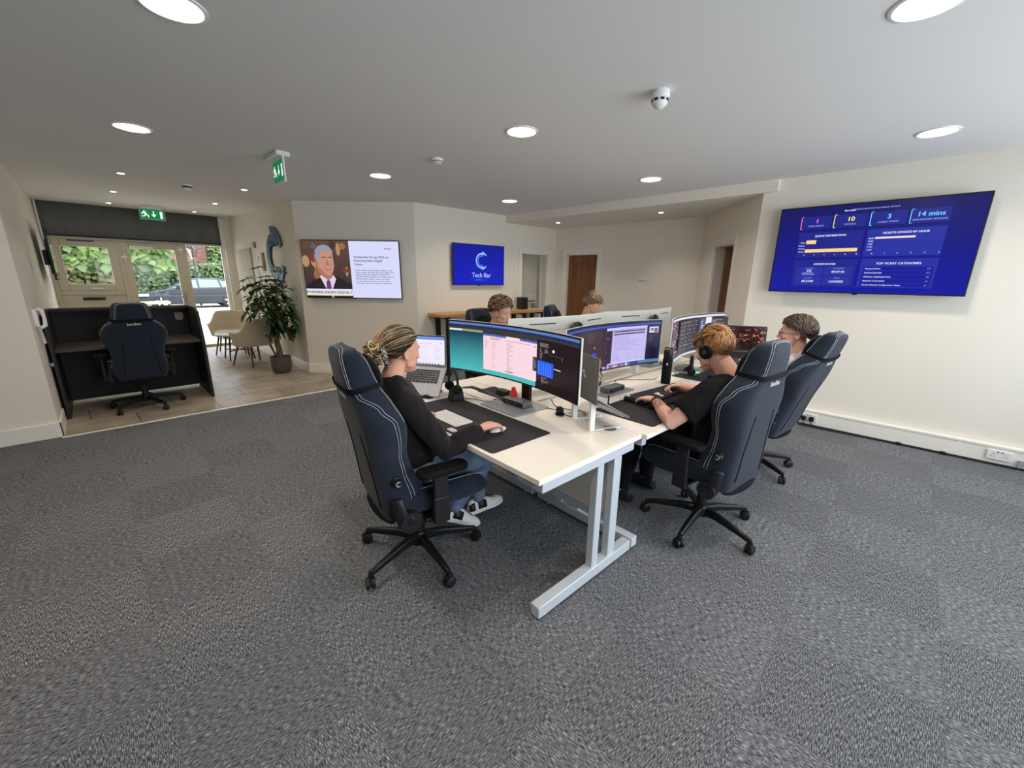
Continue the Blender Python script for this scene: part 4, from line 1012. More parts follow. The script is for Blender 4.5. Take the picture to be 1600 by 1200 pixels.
# parked car, length along x, front towards -x
car = thing('car', 'dark parked hatchback outside the shopfront', 'car', (3.75, 26.2, GZ))
def CX(x): return 1.5 + x
prof_body = [(0, .32), (.02, .55), (.10, .66), (.55, .80), (1.05, .90), (1.25, .93), (3.2, .98), (4.2, .98), (4.34, .90), (4.40, .62), (4.38, .32), (4.1, .22), (.15, .22)]
prof_top = [(1.05, .90), (1.85, 1.34), (2.3, 1.43), (3.0, 1.43), (3.7, 1.33), (4.28, .97)]
mb = MB(); Wc = .89
def sidepts(p, ins=0): return [(CX(x), z + GZ) for x, z in p]
XZ = Matrix(((1, 0, 0, 0), (0, 0, 1, 26.2), (0, 1, 0, 0), (0, 0, 0, 1)))
mb.prism(sidepts(prof_body), XZ, -Wc, Wc)
a_ = sidepts(prof_top)
mb.loft([[XZ @ Vector((x, z, -Wc + .04 + (z - GZ - .9) * .35)) for x, z in a_], [XZ @ Vector((x, z, Wc - .04 - (z - GZ - .9) * .35)) for x, z in a_]])
mb.build('body', mat('car_paint', rgb(18, 24, 36), .22, metal=.3, coat=.6), car, bevel=.03, world=True)
mb = MB()
for pts in ([(1.32, .96), (1.90, 1.30), (2.28, 1.36), (2.30, .98)], [(2.38, .98), (2.36, 1.37), (2.95, 1.37), (3.15, 1.34), (3.22, 1.0)], [(3.30, 1.01), (3.24, 1.33), (3.62, 1.24), (3.80, 1.06)]):
    for s in (-1, 1):
        pp = [XZ @ Vector((CX(x), z + GZ, s * (Wc - .035 - (z - .9) * .35))) for x, z in pts]; mb.loft([pp, [q + Vector((0, s * .012, 0)) for q in pp]])
mb.build('window', mat('car_glass', rgb(90, 110, 120), .05, spec=.9), car, world=True, smooth=0)
for wx in (.82, 3.52):
    for s in (-1, 1):
        yy = 26.2 + s * (Wc - .09)
        mb = MB(); mb.lathe([(.20, -.1), (.30, -.1), (.325, -.08), (.325, .08), (.30, .1), (.20, .1)], (CX(wx), yy, GZ + .325), 32, R=RX(radians(90))); w = mb.build('wheel', M_BLACK, car, world=True)
        mb = MB(); mb.lathe([(.20, .09), (.225, .105), (.225, .09)], (CX(wx), yy, GZ + .325), 32, R=RX(radians(90 * -s * -1)), cap=False)
        mb.cyl((CX(wx), yy + s * .06, GZ + .325), (CX(wx), yy + s * .11, GZ + .325), .045)
        for k in range(5):
            a = 2 * pi * k / 5 + .3; mb.tube([(CX(wx), yy + s * .10, GZ + .325), (CX(wx) + .21 * cos(a), yy + s * .10, GZ + .325 + .21 * sin(a))], [.035, .028], n=6)
        mb.build('rim', mat('alloy', rgb(190, 192, 196), .3, metal=.6), w, world=True)
mb = MB(); mb.box2((CX(1.45), 26.2 - Wc - .16, GZ + .98), (CX(1.62), 26.2 - Wc + .0, GZ + 1.10)); mb.build('wing_mirror', M_BLACK, car, bevel=.03, world=True)
mb = MB(); mb.box2((CX(.03), 26.2 - Wc - .004, GZ + .60), (CX(.42), 26.2 - Wc + .02, GZ + .70)); mb.build('headlight', M_WHITE, car, bevel=.01, world=True)
# ================================================================ CURVED MONITORS
RC = 1.8; HP = .355; WARC = 1.20
M_MONB = mat('monitor_back', rgb(206, 205, 198), .45)
def monitor(label, u, v, ang, paint, zb=.885, black_stand=False, tilt=0.0):
    p = uv(u, v, TOP); rot = TH + ang
    t = thing('curved_monitor', label, 'monitor', tuple(p), rot, 'super wide curved monitors')
    half = WARC / 2 / RC; N = 32; z0 = zb - TOP; z1 = z0 + HP
    def S_(phi, off): return (RC - (RC + off) * cos(phi), (RC + off) * sin(phi))
    def slab(o0, o1, za, zb_, h=half, n=N):
        rings = []
        for i in range(n + 1):
            f = -h + 2 * h * i / n; a = S_(f, o0); b = S_(f, o1)
            rings.append([(a[0], a[1], za), (a[0], a[1], zb_), (b[0], b[1], zb_), (b[0], b[1], za)])
        return rings
    mb = MB(); mb.loft(slab(.001, .013, z0, z1)); mb.build('casing', M_MONB, t, bevel=.003)
    mb = MB(); mb.loft(slab(-.0005, .0008, z0 + .002, z1 - .002, half - .002)); mb.build('bezel', M_BLACK, t)
    mb = MB(); mb.loft(slab(.012, .045, z0 + .05, z1 - .10, half * .42, 16)); mb.build('back_bulge', M_MONB, t, bevel=.01)
    mb = MB()
    for s in (-1, 1):
        rings = []
        for i in range(9):
            f = s * half * (.32 + .40 * i / 8); a = S_(f, .0125); b = S_(f, .0142); rings.append([(a[0], a[1], z1 - .052), (a[0], a[1], z1 - .044), (b[0], b[1], z1 - .044), (b[0], b[1], z1 - .052)])
        mb.loft(rings)
    mb.build('vent_slot', M_BLACK, t)
    mb = MB(); mb.lathe([(.085, 0), (.085, .01), (.075, .018), (.001, .02)], (-.045, 0, z0 + HP * .64), 40, R=RY(radians(-90)), cap=True); mb.build('back_disc', mat('glossy_dark', rgb(34, 38, 40), .2), t)
    mb = MB(); mb.box2((-.125, -.035, .01), (-.095, .035, z0 + HP * .62)); mb.box2((-.10, -.03, z0 + HP * .42), (-.06, .03, z0 + HP * .62)); mb.build('stand_column', M_BLACKMET if black_stand else M_WHITE, t, bevel=.004)
    mb = MB(); mb.rbox((.0, 0, .005), (.30, .34, .010), .012); mb.build('stand_foot', M_ALU, t, bevel=.003)
    e = .012; Wm = 1600; Hm = 450
    def fm(x, y, k):
        f = (-half + e / RC) + (2 * half - 2 * e / RC) * x / Wm; a = S_(f, -.001 - .00025 * k)
        return Vector((a[0], a[1], z1 - e - (HP - 2 * e) * y / Hm))
    S = Screen(Wm, Hm, fm, nx=24); paint(S); S.build('screen', t)
    return t
DK = rgb(38, 26, 32); TXT = rgb(150, 140, 150)
def paint_woman(S):
    S.rect(0, 0, 1600, 450, rgb(34, 26, 36)); S.rect(0, 0, 1600, 20, rgb(90, 126, 190)); S.rect(0, 20, 1600, 40, rgb(30, 40, 80))
    S.rect(0, 40, 1600, 58, rgb(60, 52, 50)); S.rect(0, 60, 420, 80, rgb(150, 165, 120)); S.rect(0, 62, 150, 78, rgb(236, 240, 220))
    S.rect(0, 80, 420, 450, rgb(14, 50, 84), rgb(80, 190, 190)); S.rect(420, 400, 1150, 450, rgb(76, 186, 186))
    S.rect(400, 60, 1120, 84, rgb(60, 50, 56)); S.rect(410, 84, 1080, 100, rgb(70, 110, 200)); S.rect(690, 84, 860, 100, rgb(245, 235, 245)); S.rect(410, 100, 1080, 410, rgb(250, 216, 226))
    S.lines(500, 108, 640, 130, 2, rgb(150, 110, 130), 2, .5); S.lines(430, 110, 475, 220, 7, rgb(190, 150, 165), 3, .3)
    S.lines(520, 135, 570, 390, 20, rgb(200, 160, 175), 4, .35); S.lines(700, 135, 790, 395, 24, rgb(190, 150, 165), 5, .35); S.lines(700, 112, 1050, 128, 1, rgb(200, 160, 175), 6, .4); S.rect(1040, 122, 1070, 128, rgb(150, 60, 80))
    S.rect(690, 388, 790, 394, rgb(60, 40, 50))
    S.rect(1080, 60, 1600, 450, rgb(28, 16, 22)); S.lines(1120, 80, 1240, 112, 3, TXT, 7, .6, .8); S.lines(1120, 122, 1160, 210, 10, TXT, 8, .5); S.lines(1180, 122, 1240, 160, 5, TXT, 18, .5)
    S.disc(1290, 128, 16, 12, rgb(230, 230, 235)); S.rect(1240, 160, 1420, 164, rgb(90, 80, 90)); S.rect(1400, 160, 1404, 190, rgb(130, 120, 130))
    S.rect(1035, 205, 1095, 320, rgb(40, 44, 52)); S.lines(1040, 212, 1085, 315, 10, TXT, 9, .5); S.rect(1095, 208, 1300, 226, rgb(30, 26, 34))
    S.rect(1095, 222, 1300, 338, rgb(30, 90, 235))
    for i in range(6): S.rect(1110 + i * 30, 235, 1122 + i * 30, 335, rgb(80, 130, 245))
    S.rect(1310, 255, 1395, 262, rgb(220, 220, 225)); S.lines(1150, 345, 1250, 420, 6, TXT, 10, .4); S.rect(1150, 350, 1168, 360, rgb(200, 60, 60)); S.rect(1080, 400, 1600, 450, rgb(24, 14, 20))
def paint_man1(S):
    S.rect(0, 0, 1600, 450, rgb(44, 32, 46), None); S.rect(0, 0, 1600, 14, rgb(20, 22, 60)); S.rect(0, 14, 1600, 32, rgb(60, 84, 200)); S.rect(0, 32, 1600, 46, rgb(16, 18, 60))
    S.rect(0, 48, 740, 420, rgb(52, 36, 46)); S.lines(40, 70, 330, 250, 12, rgb(88, 74, 84), 2, .4); S.rect(410, 60, 413, 300, rgb(90, 80, 90)); S.lines(425, 70, 560, 160, 6, rgb(90, 78, 88), 4, .4)
    S.disc(560, 210, 16, 10, rgb(150, 140, 160)); S.rect(510, 260, 590, 330, rgb(50, 60, 235))
    S.rect(720, 50, 830, 420, rgb(28, 22, 44)); S.lines(735, 70, 800, 410, 16, rgb(96, 60, 96), 5, .35); S.rect(770, 140, 810, 152, rgb(200, 60, 110))
    S.rect(760, 40, 1400, 66, rgb(205, 200, 245)); S.rect(860, 70, 1400, 404, rgb(196, 186, 238)); S.rect(880, 78, 1370, 90, rgb(24, 20, 60)); S.rect(880, 104, 1370, 116, rgb(20, 18, 50)); S.rect(800, 398, 1400, 412, rgb(214, 208, 245))
    S.lines(890, 130, 1350, 280, 9, rgb(160, 150, 205), 7, .3, .5); S.lines(890, 300, 1000, 390, 6, rgb(160, 150, 205), 17, .3)
    S.rect(1150, 320, 1154, 380, rgb(150, 140, 200)); S.rect(1260, 330, 1264, 390, rgb(150, 140, 200))
    S.rect(1400, 50, 1600, 410, rgb(20, 18, 56)); S.rect(1430, 56, 1560, 120, rgb(225, 215, 235)); S.disc(1470, 85, 18, 18, rgb(80, 90, 190)); S.rect(1500, 70, 1550, 116, rgb(150, 80, 90)); S.lines(1430, 140, 1540, 220, 6, rgb(84, 80, 130), 6, .35)
    S.rect(300, 412, 1600, 450, rgb(40, 66, 110)); S.rect(1300, 408, 1600, 440, rgb(90, 130, 160))
    cs = [rgb(230, 230, 240), rgb(220, 60, 70), rgb(220, 120, 150), rgb(60, 120, 230), rgb(80, 170, 235), rgb(230, 225, 235), rgb(235, 190, 190), rgb(210, 90, 100), rgb(200, 160, 200), rgb(90, 110, 220)]
    for i in range(22): S.rect(330 + i * 38, 416, 360 + i * 38, 442, cs[(i * 3) % 10])
def paint_man2(S):
    rr = random.Random(3); S.rect(0, 0, 1600, 450, rgb(38, 28, 40)); S.rect(0, 0, 1600, 26, rgb(225, 220, 235)); S.rect(0, 24, 330, 430, rgb(96, 80, 90))
    for i in range(70): S.rect(*(lambda x, y, w, h: (x, y, x + w, y + h))(rr.uniform(0, 300), rr.uniform(26, 410), rr.uniform(15, 60), rr.uniform(6, 24)), rng_col(rr))
    S.rect(340, 40, 960, 430, rgb(26, 20, 46))
    for i in range(8):
        for j in range(9):
            if rr.random() < .75: S.rect(370 + j * 62 + rr.uniform(0, 20), 60 + i * 44, 392 + j * 62 + rr.uniform(0, 20), 68 + i * 44, rgb(205, 190, 215))
    S.rect(980, 40, 1090, 430, rgb(60, 80, 140)); S.lines(985, 60, 1080, 300, 9, rgb(200, 205, 230), 3, .5); S.rect(1100, 26, 1240, 430, rgb(240, 235, 245)); S.rect(1240, 40, 1600, 430, rgb(52, 36, 48)); S.lines(1260, 60, 1560, 250, 9, rgb(170, 160, 170), 5, .35)
    S.rect(0, 425, 1600, 450, rgb(205, 210, 225))
def rng_col(rr):
    return rr.choice([rgb(190, 170, 175), rgb(60, 44, 56), rgb(150, 120, 130), rgb(225, 215, 220), rgb(44, 34, 50), rgb(200, 150, 150)])
def paint_blank(S):
    S.rect(0, 0, 1600, 450, rgb(30, 40, 80), rgb(60, 90, 150)); S.rect(200, 40, 900, 400, rgb(225, 225, 235)); S.lines(230, 60, 860, 380, 18, rgb(120, 120, 130), 2, .4)
monitor('super wide curved monitor with teal, pink and black windows facing the woman', .605, .805, pi, paint_woman, zb=.893, black_stand=True)
monitor('curved monitor showing a lilac document in front of the man in headphones', 1.40, .665, -pi / 2, paint_man1, zb=.878)
monitor('curved monitor with a dark icon grid, beside the dark laptop', 2.585, .60, -pi / 2 + radians(2), paint_man2, zb=.885)
monitor('white backed curved monitor hiding the curly haired person', 1.39, 1.00, pi / 2, paint_blank, zb=.905)
monitor('white backed curved monitor at the far end of the back row', 2.57, 1.00, pi / 2, paint_blank, zb=.905)
# ================================================================ LAPTOPS
def laptop(name, label, hinge, face, W, D, tilt_deck, lid_ang, col, paint=None, keys=True):
    """hinge: centre of hinge line; face: direction (radians) towards the user; deck slopes down by tilt_deck; lid opens by lid_ang from the deck"""
    t = thing(name, label, 'laptop', tuple(hinge), face)
    T0 = Matrix.Translation(hinge) @ Matrix.Rotation(face, 4, 'Z')
    DM = T0 @ Matrix.Rotation(tilt_deck, 4, 'Y')          # +x runs to the front edge, tilted down
    mb = MB(DM); mb.rbox((D / 2, 0, -.007), (D, W, .013), .01); mb.build('base', col, t, bevel=.002, world=True)
    mb = MB(DM); mb.rbox((D * .34, 0, .0003), (D * .44, W * .80, .0012), .004)
    if keys:
        mb.build('keyboard_well', col, t, world=True)
        mb = MB(DM)
        for r in range(6):
            n = 14 if r < 5 else 9
            for k in range(n):
                w = W * .78 / n; y = -W * .39 + w * (k + .5); x = D * (.145 + .078 * r)
                mb.box((x, y, .0018), (D * .062, w * .84, .0018))
        mb.build('keys', mat('key_black', rgb(30, 30, 33), .6), t, world=True)
        mb = MB(DM); mb.rbox((D * .79, 0, .0003), (D * .32, W * .36, .0008), .006); mb.build('trackpad', mat('trackpad', rgb(168, 169, 172), .3), t, world=True)
    LM = DM @ Matrix.Rotation(-(lid_ang), 4, 'Y')         # lid plane +x goes up along the lid
    mb = MB(LM); mb.rbox((D / 2, 0, .003), (D, W, .006), .01); mb.build('lid', col, t, bevel=.0015, world=True)
    inv = ROOTM[t.name].inverted()
    mb = MB(LM); mb.box2((.012, -W / 2 + .004, -.0006), (D - .004, W / 2 - .004, .0001)); mb.build('screen_bezel', M_BLACK, t, world=True)
    if paint:
        def fm(x, y, k): return inv @ (LM @ Vector((D - .010 - (D - .028) * y / 1000, -W / 2 + .010 + (W - .02) * x / 1600, -.0012 - .0002 * k)))
        S = Screen(1600, 1000, fm); paint(S); S.build('screen', t)
    return t, DM, LM
def paint_l1(S):
    S.rect(0, 0, 1600, 1000, rgb(240, 236, 250)); S.rect(0, 0, 1600, 60, rgb(120, 160, 235)); S.rect(0, 60, 1600, 100, rgb(70, 120, 225)); S.rect(200, 110, 1300, 120, rgb(230, 225, 240))
    S.lines(200, 180, 1100, 900, 14, rgb(205, 200, 215), 4, .2, .2); S.rect(200, 240, 1100, 250, rgb(240, 180, 180)); S.lines(1200, 300, 1480, 860, 12, rgb(190, 188, 200), 3, .2); S.disc(1440, 230, 18, 24, rgb(60, 60, 70))
    S.rect(0, 940, 1600, 1000, rgb(225, 225, 240)); 
    for i in range(9): S.rect(300 + i * 130, 950, 345 + i * 130, 985, rgb(60, 90, 150) if i % 2 else rgb(60, 60, 66))
def paint_l3(S):
    rr = random.Random(6); S.rect(0, 0, 1600, 1000, rgb(40, 18, 14))
    for i in range(150):
        x = rr.uniform(0, 1600); y = rr.gauss(480, 200); y = min(max(y, 40), 950)
        c = rr.choice([rgb(110, 44, 26), rgb(160, 84, 54), rgb(70, 26, 18), rgb(196, 130, 92), rgb(24, 14, 14), rgb(36, 22, 22)])
        a = rr.uniform(-.6, .6); L = rr.uniform(30, 150); w = rr.uniform(10, 45)
        S.poly([(x - L * cos(a), y - L * sin(a)), (x + w * sin(a), y - w * cos(a)), (x + L * cos(a), y + L * sin(a)), (x - w * sin(a), y + w * cos(a))], c)
    for i in range(26): S.disc(rr.uniform(300, 1300), rr.uniform(600, 900), rr.uniform(40, 90), rr.uniform(60, 110), rgb(22, 14, 14))
# laptop 1: silver, left of the woman's monitor, facing her
f1 = TH + radians(213)
hr = uv(.43, 1.32, .92); side = Vector((-sin(f1), cos(f1), 0))
# right end (as its user sees it) is at +side ... viewer looks along -face so right = +side
hc = hr - side * .158
laptop('laptop', "open silver laptop with a white page on the woman's desk, left of her monitor", hc, f1, .316, .222, radians(50), radians(142), M_ALU, paint_l1)
ls = thing('laptop_stand', "black stand under the silver laptop with the white page", 'laptop stand', tuple(uv(.32, 1.36, TOP)), f1)
T0 = Matrix.Translation(hc) @ Matrix.Rotation(f1, 4, 'Z')
mb = MB(T0); mb.box2((-.06, -.10, -.189), (.15, .10, -.180)); mb.build('base_plate', M_BLACKMET, ls, bevel=.002, world=True)
mb = MB(T0 @ Matrix.Rotation(radians(50), 4, 'Y')); mb.box2((.02, -.11, -.026), (.225, .11, -.015)); mb.box2((.213, .05, -.02), (.228, .09, .004)); mb.box2((.213, -.09, -.02), (.228, -.05, .004)); mb.build('tray', M_BLACKMET, ls, bevel=.002, world=True)
mb = MB(T0); mb.tube([(-.03, .07, -.185), (.02, .07, -.055)], .008, n=8); mb.tube([(-.03, -.07, -.185), (.02, -.07, -.055)], .008, n=8); mb.build('arms', M_BLACKMET, ls, world=True)
# laptop 2: silver lid seen from behind at the near right
rd_ = MC.transposed() @ Vector(((937.5 - 800) / F_PX, (559 - 600) / F_PX, 1)); P2 = Vector((0, 0, CAMH)) + rd_ * 2.12
rd_ = MC.transposed() @ Vector(((933 - 800) / F_PX, (630 - 600) / F_PX, 1)); P3 = Vector((0, 0, CAMH)) + rd_ * 2.12
f2 = radians(63.6 - 90); d2_ = Vector((cos(radians(63.6)), sin(radians(63.6)), 0))
hc2 = Vector((P3.x, P3.y, P3.z)) + d2_ * .165
t2, DM2, LM2 = laptop('laptop', 'open silver laptop seen from behind, tilted on a white stand at the desk end', hc2, f2, .33, .235, radians(24), radians(113), mat('silver_lid', rgb(118, 116, 112), .4, metal=.4), paint_l3)
mb = MB(LM2 @ Matrix(((0, 1, 0, .125), (1, 0, 0, -.02), (0, 0, 1, .0062), (0, 0, 0, 1))))
for k in range(2):
    for s in (-1, 1): mb.prism([(x * .9 + k * .014 * s, y * .9) for x, y in ((-.012, -.004 + s * .012), (-.004, -.004 + s * .012), (.012, .012 + s * .012), (.004, .012 + s * .012))], Matrix.Identity(4), 0, .0006)
mb.build('lid_emblem', M_WHITE, t2, world=True)
s2_ = thing('laptop_stand', 'white metal riser holding the tilted silver laptop at the desk end', 'laptop stand', tuple(Vector((hc2.x, hc2.y, TOP))), f2)
T2 = Matrix.Translation((hc2.x, hc2.y, TOP)) @ Matrix.Rotation(f2, 4, 'Z'); hz = hc2.z - TOP
mb = MB(T2)
for y in (-.11, .09):
    mb.box2((.0, y, .004), (.030, y + .022, hz - .018)); mb.box2((.0, y, .0), (.20, y + .022, .006))
mb.build('uprights', M_WHITE, s2_, bevel=.002, world=True)
mb = MB(T2 @ Matrix.Translation((0, 0, hz)) @ Matrix.Rotation(radians(24), 4, 'Y')); mb.box2((.0, -.115, -.021), (.235, -.090, -.0145)); mb.box2((.0, .085, -.021), (.235, .115, -.0145)); mb.build('tray', M_WHITE, s2_, bevel=.002, world=True)
cg = zpos = uv(.735, .165, TOP)
mb = MB(); mb.cyl((cg.x, cg.y, TOP + .0005), (cg.x, cg.y, TOP + .004), .038, n=36); tag(mb.build('cable_grommet', mat('grommet_grey', rgb(108, 104, 102), .6), bevel=.001), 'round grey cable grommet in the near desk corner', 'cable grommet')
# laptop 3: dark, far right
f3 = radians(208); hc3 = uv(3.02, .27, .905)
laptop('laptop', 'dark laptop with a red and brown picture on its screen near the large wall screen', hc3 , f3, .35, .235, radians(20), radians(118), mat('dark_grey_shell', rgb(70, 72, 78), .45, metal=.3), paint_l3)
l3 = thing('laptop_stand', 'raised stand under the dark laptop with the red picture', 'laptop stand', (hc3.x, hc3.y, TOP), f3)
T3 = Matrix.Translation((hc3.x, hc3.y, TOP)) @ Matrix.Rotation(f3, 4, 'Z'); mb = MB(T3)
mb.box2((.02, -.1, 0), (.2, .1, .006)); mb.box2((.09, -.09, .006), (.10, .09, .12)); mb.build('frame', M_ALU, l3, bevel=.002, world=True)
# ================================================================ DESK MATS, KEYBOARDS, MICE
def slabuv(name, label, cat, u0, v0, u1, v1, h, m, r=.02, z=TOP + .0006, bev=.001):
    mb = MB(Matrix.Translation(uv((u0 + u1) / 2, (v0 + v1) / 2, z + h / 2)) @ Matrix.Rotation(TH, 4, 'Z')); mb.rbox((0, 0, 0), (abs(u1 - u0), abs(v1 - v0), h), r)
    return tag(mb.build(name, m, bevel=bev), label, cat)
slabuv('desk_mat', 'large charcoal desk mat under the white keyboard and mouse', 'desk mat', .022, .326, .435, 1.235, .003, M_MATTE)
slabuv('desk_mat', 'black desk mat under the black mechanical keyboard', 'desk mat', .94, .015, 2.02, .43, .003, M_MATTE)
slabuv('desk_mat', 'black desk mat on the desk nearest the large wall screen', 'desk mat', 2.24, .12, 3.12, .57, .003, M_MATTE)
def keyboard(label, c, ang, W, D, body, keym, rows, cols, h0=.006, h1=.012, key_h=.003, accent=None):
    t = thing('keyboard', label, 'keyboard', tuple(c), ang)
    Mx = Matrix.Translation(c) @ Matrix.Rotation(ang, 4, 'Z')       # local +x towards the user
    mb = MB(Mx); XZr = Matrix(((1, 0, 0, 0), (0, 0, 1, 0), (0, 1, 0, 0), (0, 0, 0, 1)))
    mb.prism([(-D / 2, 0), (-D / 2, h1), (D / 2, h0), (D / 2, 0)], XZr, -W / 2, W / 2); mb.build('body', body, t, bevel=.002, world=True)
    mb = MB(Mx); mb2 = MB(Mx); a = math.atan((h1 - h0) / D)
    for r in range(rows):
        for k in range(cols):
            if r == rows - 1 and 3 <= k <= 7 and k != 3: continue
            w = (W * .95) / cols; y = -W * .475 + w * (k + .5); x = -D * .44 + (D * .88) * (r + .5) / rows; wd = w * .84
            if r == rows - 1 and k == 3: y += w * 2; wd = w * 4.84
            z = h1 - (h1 - h0) * (x + D / 2) / D + key_h / 2
            (mb2 if accent and (r, k) in accent else mb).box((x, y, z), (D * .88 / rows * .84, wd, key_h), RY(a))
    mb.build('keys', keym, t, bevel=.0006 if key_h < .005 else .0015, seg=1, world=True)
    if mb2.v: mb2.build('accent_keys', M_WHITE, t, bevel=.0015, seg=1, world=True)
    return t
ZM = TOP + .0038
keyboard("slim white keyboard under the woman's left hand", uv(.148, .86, ZM), TH + pi, .275, .118, M_WHITE, mat('key_white', rgb(214, 213, 212), .5), 6, 14, .005, .010, .0018)
keyboard('black mechanical keyboard with white accent keys under two hands', uv(1.51, .315, ZM), TH - pi / 2 + radians(-4), .52, .155, M_BLACK, mat('key_dark', rgb(44, 44, 48), .5), 6, 20, .018, .032, .008, accent={(5, 1), (4, 1), (3, 9), (3, 10), (4, 9), (0, 0), (5, 9)})
keyboard('dark keyboard in front of the man in the white shirt', uv(2.62, .25, ZM), TH - pi / 2, .44, .14, M_BLACK, mat('key_dark', rgb(44, 44, 48), .5), 6, 18, .012, .02, .006)
def mouse(label, c, ang, m, L=.115, W=.06, H=.03):
    Mx = Matrix.Translation(c) @ Matrix.Rotation(ang, 4, 'Z'); rings = []
    for i in range(9):
        t = i / 8; s_ = sqrt(max(.02, 1 - (2 * t - 1) ** 2)); rr_ = []
        for j in range(12):
            a = 2 * pi * j / 12; rr_.append((L * (t - .5), W / 2 * s_ * cos(a), max(0, .004 + (H - .004) * s_ ** .7 * max(0, sin(a)))))
        rings.append(rr_)
    mb = MB(Mx); mb.loft(rings); o = mb.build('computer_mouse', m, sub=1); return tag(o, label, 'mouse')
mouse("slim white mouse under the woman's right hand", uv(.232, .533, ZM), TH, M_WHITE, .113, .058, .022)
mouse('clear and grey mouse beside the black mechanical keyboard', uv(1.93, .30, ZM), TH + pi / 2, mat('mouse_grey', rgb(150, 150, 152), .3))
mouse('white mouse near the dark keyboard by the large wall screen', uv(2.98, .28, ZM), TH + pi / 2, M_WHITE)
slabuv('trackpad', "white trackpad at the desk edge beside the woman's sleeve", 'trackpad', .030, .665, .065, .725, .006, M_WHITE, .008, ZM)
# wrist rest
slabuv('wrist_rest', 'black wrist rest along the front of the mechanical keyboard', 'wrist rest', 1.22, .155, 1.80, .215, .016, M_BLACKM, .02, ZM, .006)
# ================================================================ DOCKS, ORNAMENT, HEADSETS, BOTTLE
def dock(label, u, v, ang, sz=(.085, .20, .036)):
    t = thing('docking_station', label, 'docking station', tuple(uv(u, v, TOP)), TH + ang)
    Mx = Matrix.Translation(uv(u, v, TOP + .0115 + sz[2] / 2)) @ Matrix.Rotation(TH + ang, 4, 'Z')
    mb = MB(Mx); mb.rbox((0, 0, 0), sz, .010); mb.build('casing', mat('dock_grey', rgb(116, 116, 118), .4, metal=.4), t, bevel=.004, world=True)
    mb = MB(Mx); mb.rbox((sz[0] / 2, 0, 0), (.006, sz[1] * .94, sz[2] * .78), .002); mb.build('front_face', M_BLACK, t, world=True)
    mb = MB(Mx)
    for y in (-.05, -.02, .03): mb.box((sz[0] / 2 + .0035, y, 0), (.001, .011, .005))
    mb.build('ports', M_ALU, t, world=True)
    return t
dock("grey and black dock on the woman's monitor foot under the red ornament", .625, .80, pi)
dock('grey dock on the monitor foot left of the black mechanical keyboard', 1.40, .60, -pi / 2)
dock('grey dock on the monitor foot beside the green lit headset', 2.55, .60, -pi / 2)
po = uv(.66, .872, TOP + .048)
mb = MB(); mb.lathe([(.001, 0), (.026, 0), (.029, .006), (.024, .012), (.027, .017), (.021, .024), (.023, .029), (.015, .036), (.014, .042), (.016, .048), (.010, .056), (.001, .060)], po, 20, cap=True)
tag(mb.build('ornament', mat('red_gloss', rgb(205, 30, 36), .3)), 'small red tiered ornament sitting on the grey dock', 'ornament')
def headset(name, label, P, ang, stand=True, green=False):
    t = thing(name, label, 'headset', tuple(P), ang); Mx = Matrix.Translation(P) @ Matrix.Rotation(ang, 4, 'Z')
    z0 = .15 if stand else .10
    if stand:
        mb = MB(Mx); mb.prism([(-.045, 0), (.05, 0), (.035, .075), (-.03, .085)], Matrix(((1, 0, 0, 0), (0, 0, 1, 0), (0, 1, 0, 0), (0, 0, 0, 1))), -.04, .04); mb.build('charging_stand', M_BLACK, t, bevel=.006, world=True)
    pts = []
    for i in range(17):
        a = pi * i / 16; pts.append((0 + .02, .075 * cos(a), z0 - .02 + .085 * sin(a)))
    pts = [(.02, .078, z0 - .06)] + pts + [(.02, -.078, z0 - .06)]
    mb = MB(Mx); mb.tube(pts, .009, n=8); mb.build('headband', M_BLACK, t, world=True)
    for s in (-1, 1):
        mb = MB(Mx); mb.lathe([(.001, -.012), (.028, -.012), (.033, 0), (.030, .016), (.001, .018)], (.02, s * .066, z0 - .075 + .01), 20, R=RX(radians(90)), cap=True); mb.build('ear_cup', M_BLACKM, t, world=True)
    if not stand:
        mb = MB(Mx); mb.tube([(.02, .066, .03), (.05, .06, .015), (.10, .04, .012)], .004, n=6); mb.build('microphone_boom', emat('green_led', rgb(60, 255, 80), 1.5) if green else M_BLACK, t, world=True)
    return t
headset('headset', "black headset on a charging stand at the top of the woman's desk mat", uv(.40, 1.16, TOP + .004), TH + radians(168))
headset('headset', 'black headset with a green lit boom in front of the icon grid monitor', uv(2.42, .50, TOP + .002), TH + radians(-60), False, True)
wb = thing('water_bottle', 'tall black insulated bottle standing beside the lilac document monitor', 'bottle', tuple(uv(1.955, .47, TOP)))
mb = MB(); mb.lathe([(.001, 0), (.034, 0), (.037, .006), (.037, .195), (.033, .212), (.030, .216), (.001, .216)], uv(1.955, .47, TOP + .001), 36, cap=True); mb.build('body', M_BLACKM, wb, world=True)
mb = MB(); mb.lathe([(.031, .216), (.036, .222), (.036, .262), (.030, .272), (.001, .272)], uv(1.955, .47, TOP + .001), 36, cap=True); mb.tube([uv(1.955, .50, TOP + .25), uv(1.955, .50, TOP + .288), uv(1.955, .44, TOP + .288), uv(1.955, .44, TOP + .25)], .006, n=8); mb.build('cap', M_BLACK, wb, world=True)
c_ = uv(1.955, .47, TOP + .165); dr_ = Vector((-c_.x, -c_.y, 0)).normalized()
mb = MB(Matrix.Translation(c_ + dr_ * .0372) @ Matrix.Rotation(atan2(dr_.y, dr_.x) + .35, 4, 'Z')); mb.box((0, .0, 0), (.001, .012, .016)); mb.build('label', M_WHITE, wb, world=True)
mb = MB(); b0 = uv(2.08, .83, TOP); mb.lathe([(.001, 0), (.034, 0), (.04, .11), (.037, .11), (.032, .01), (.001, .008)], b0, 28, cap=True); tag(mb.build('cup', M_WHITE), 'white paper cup behind the lilac document monitor', 'cup')
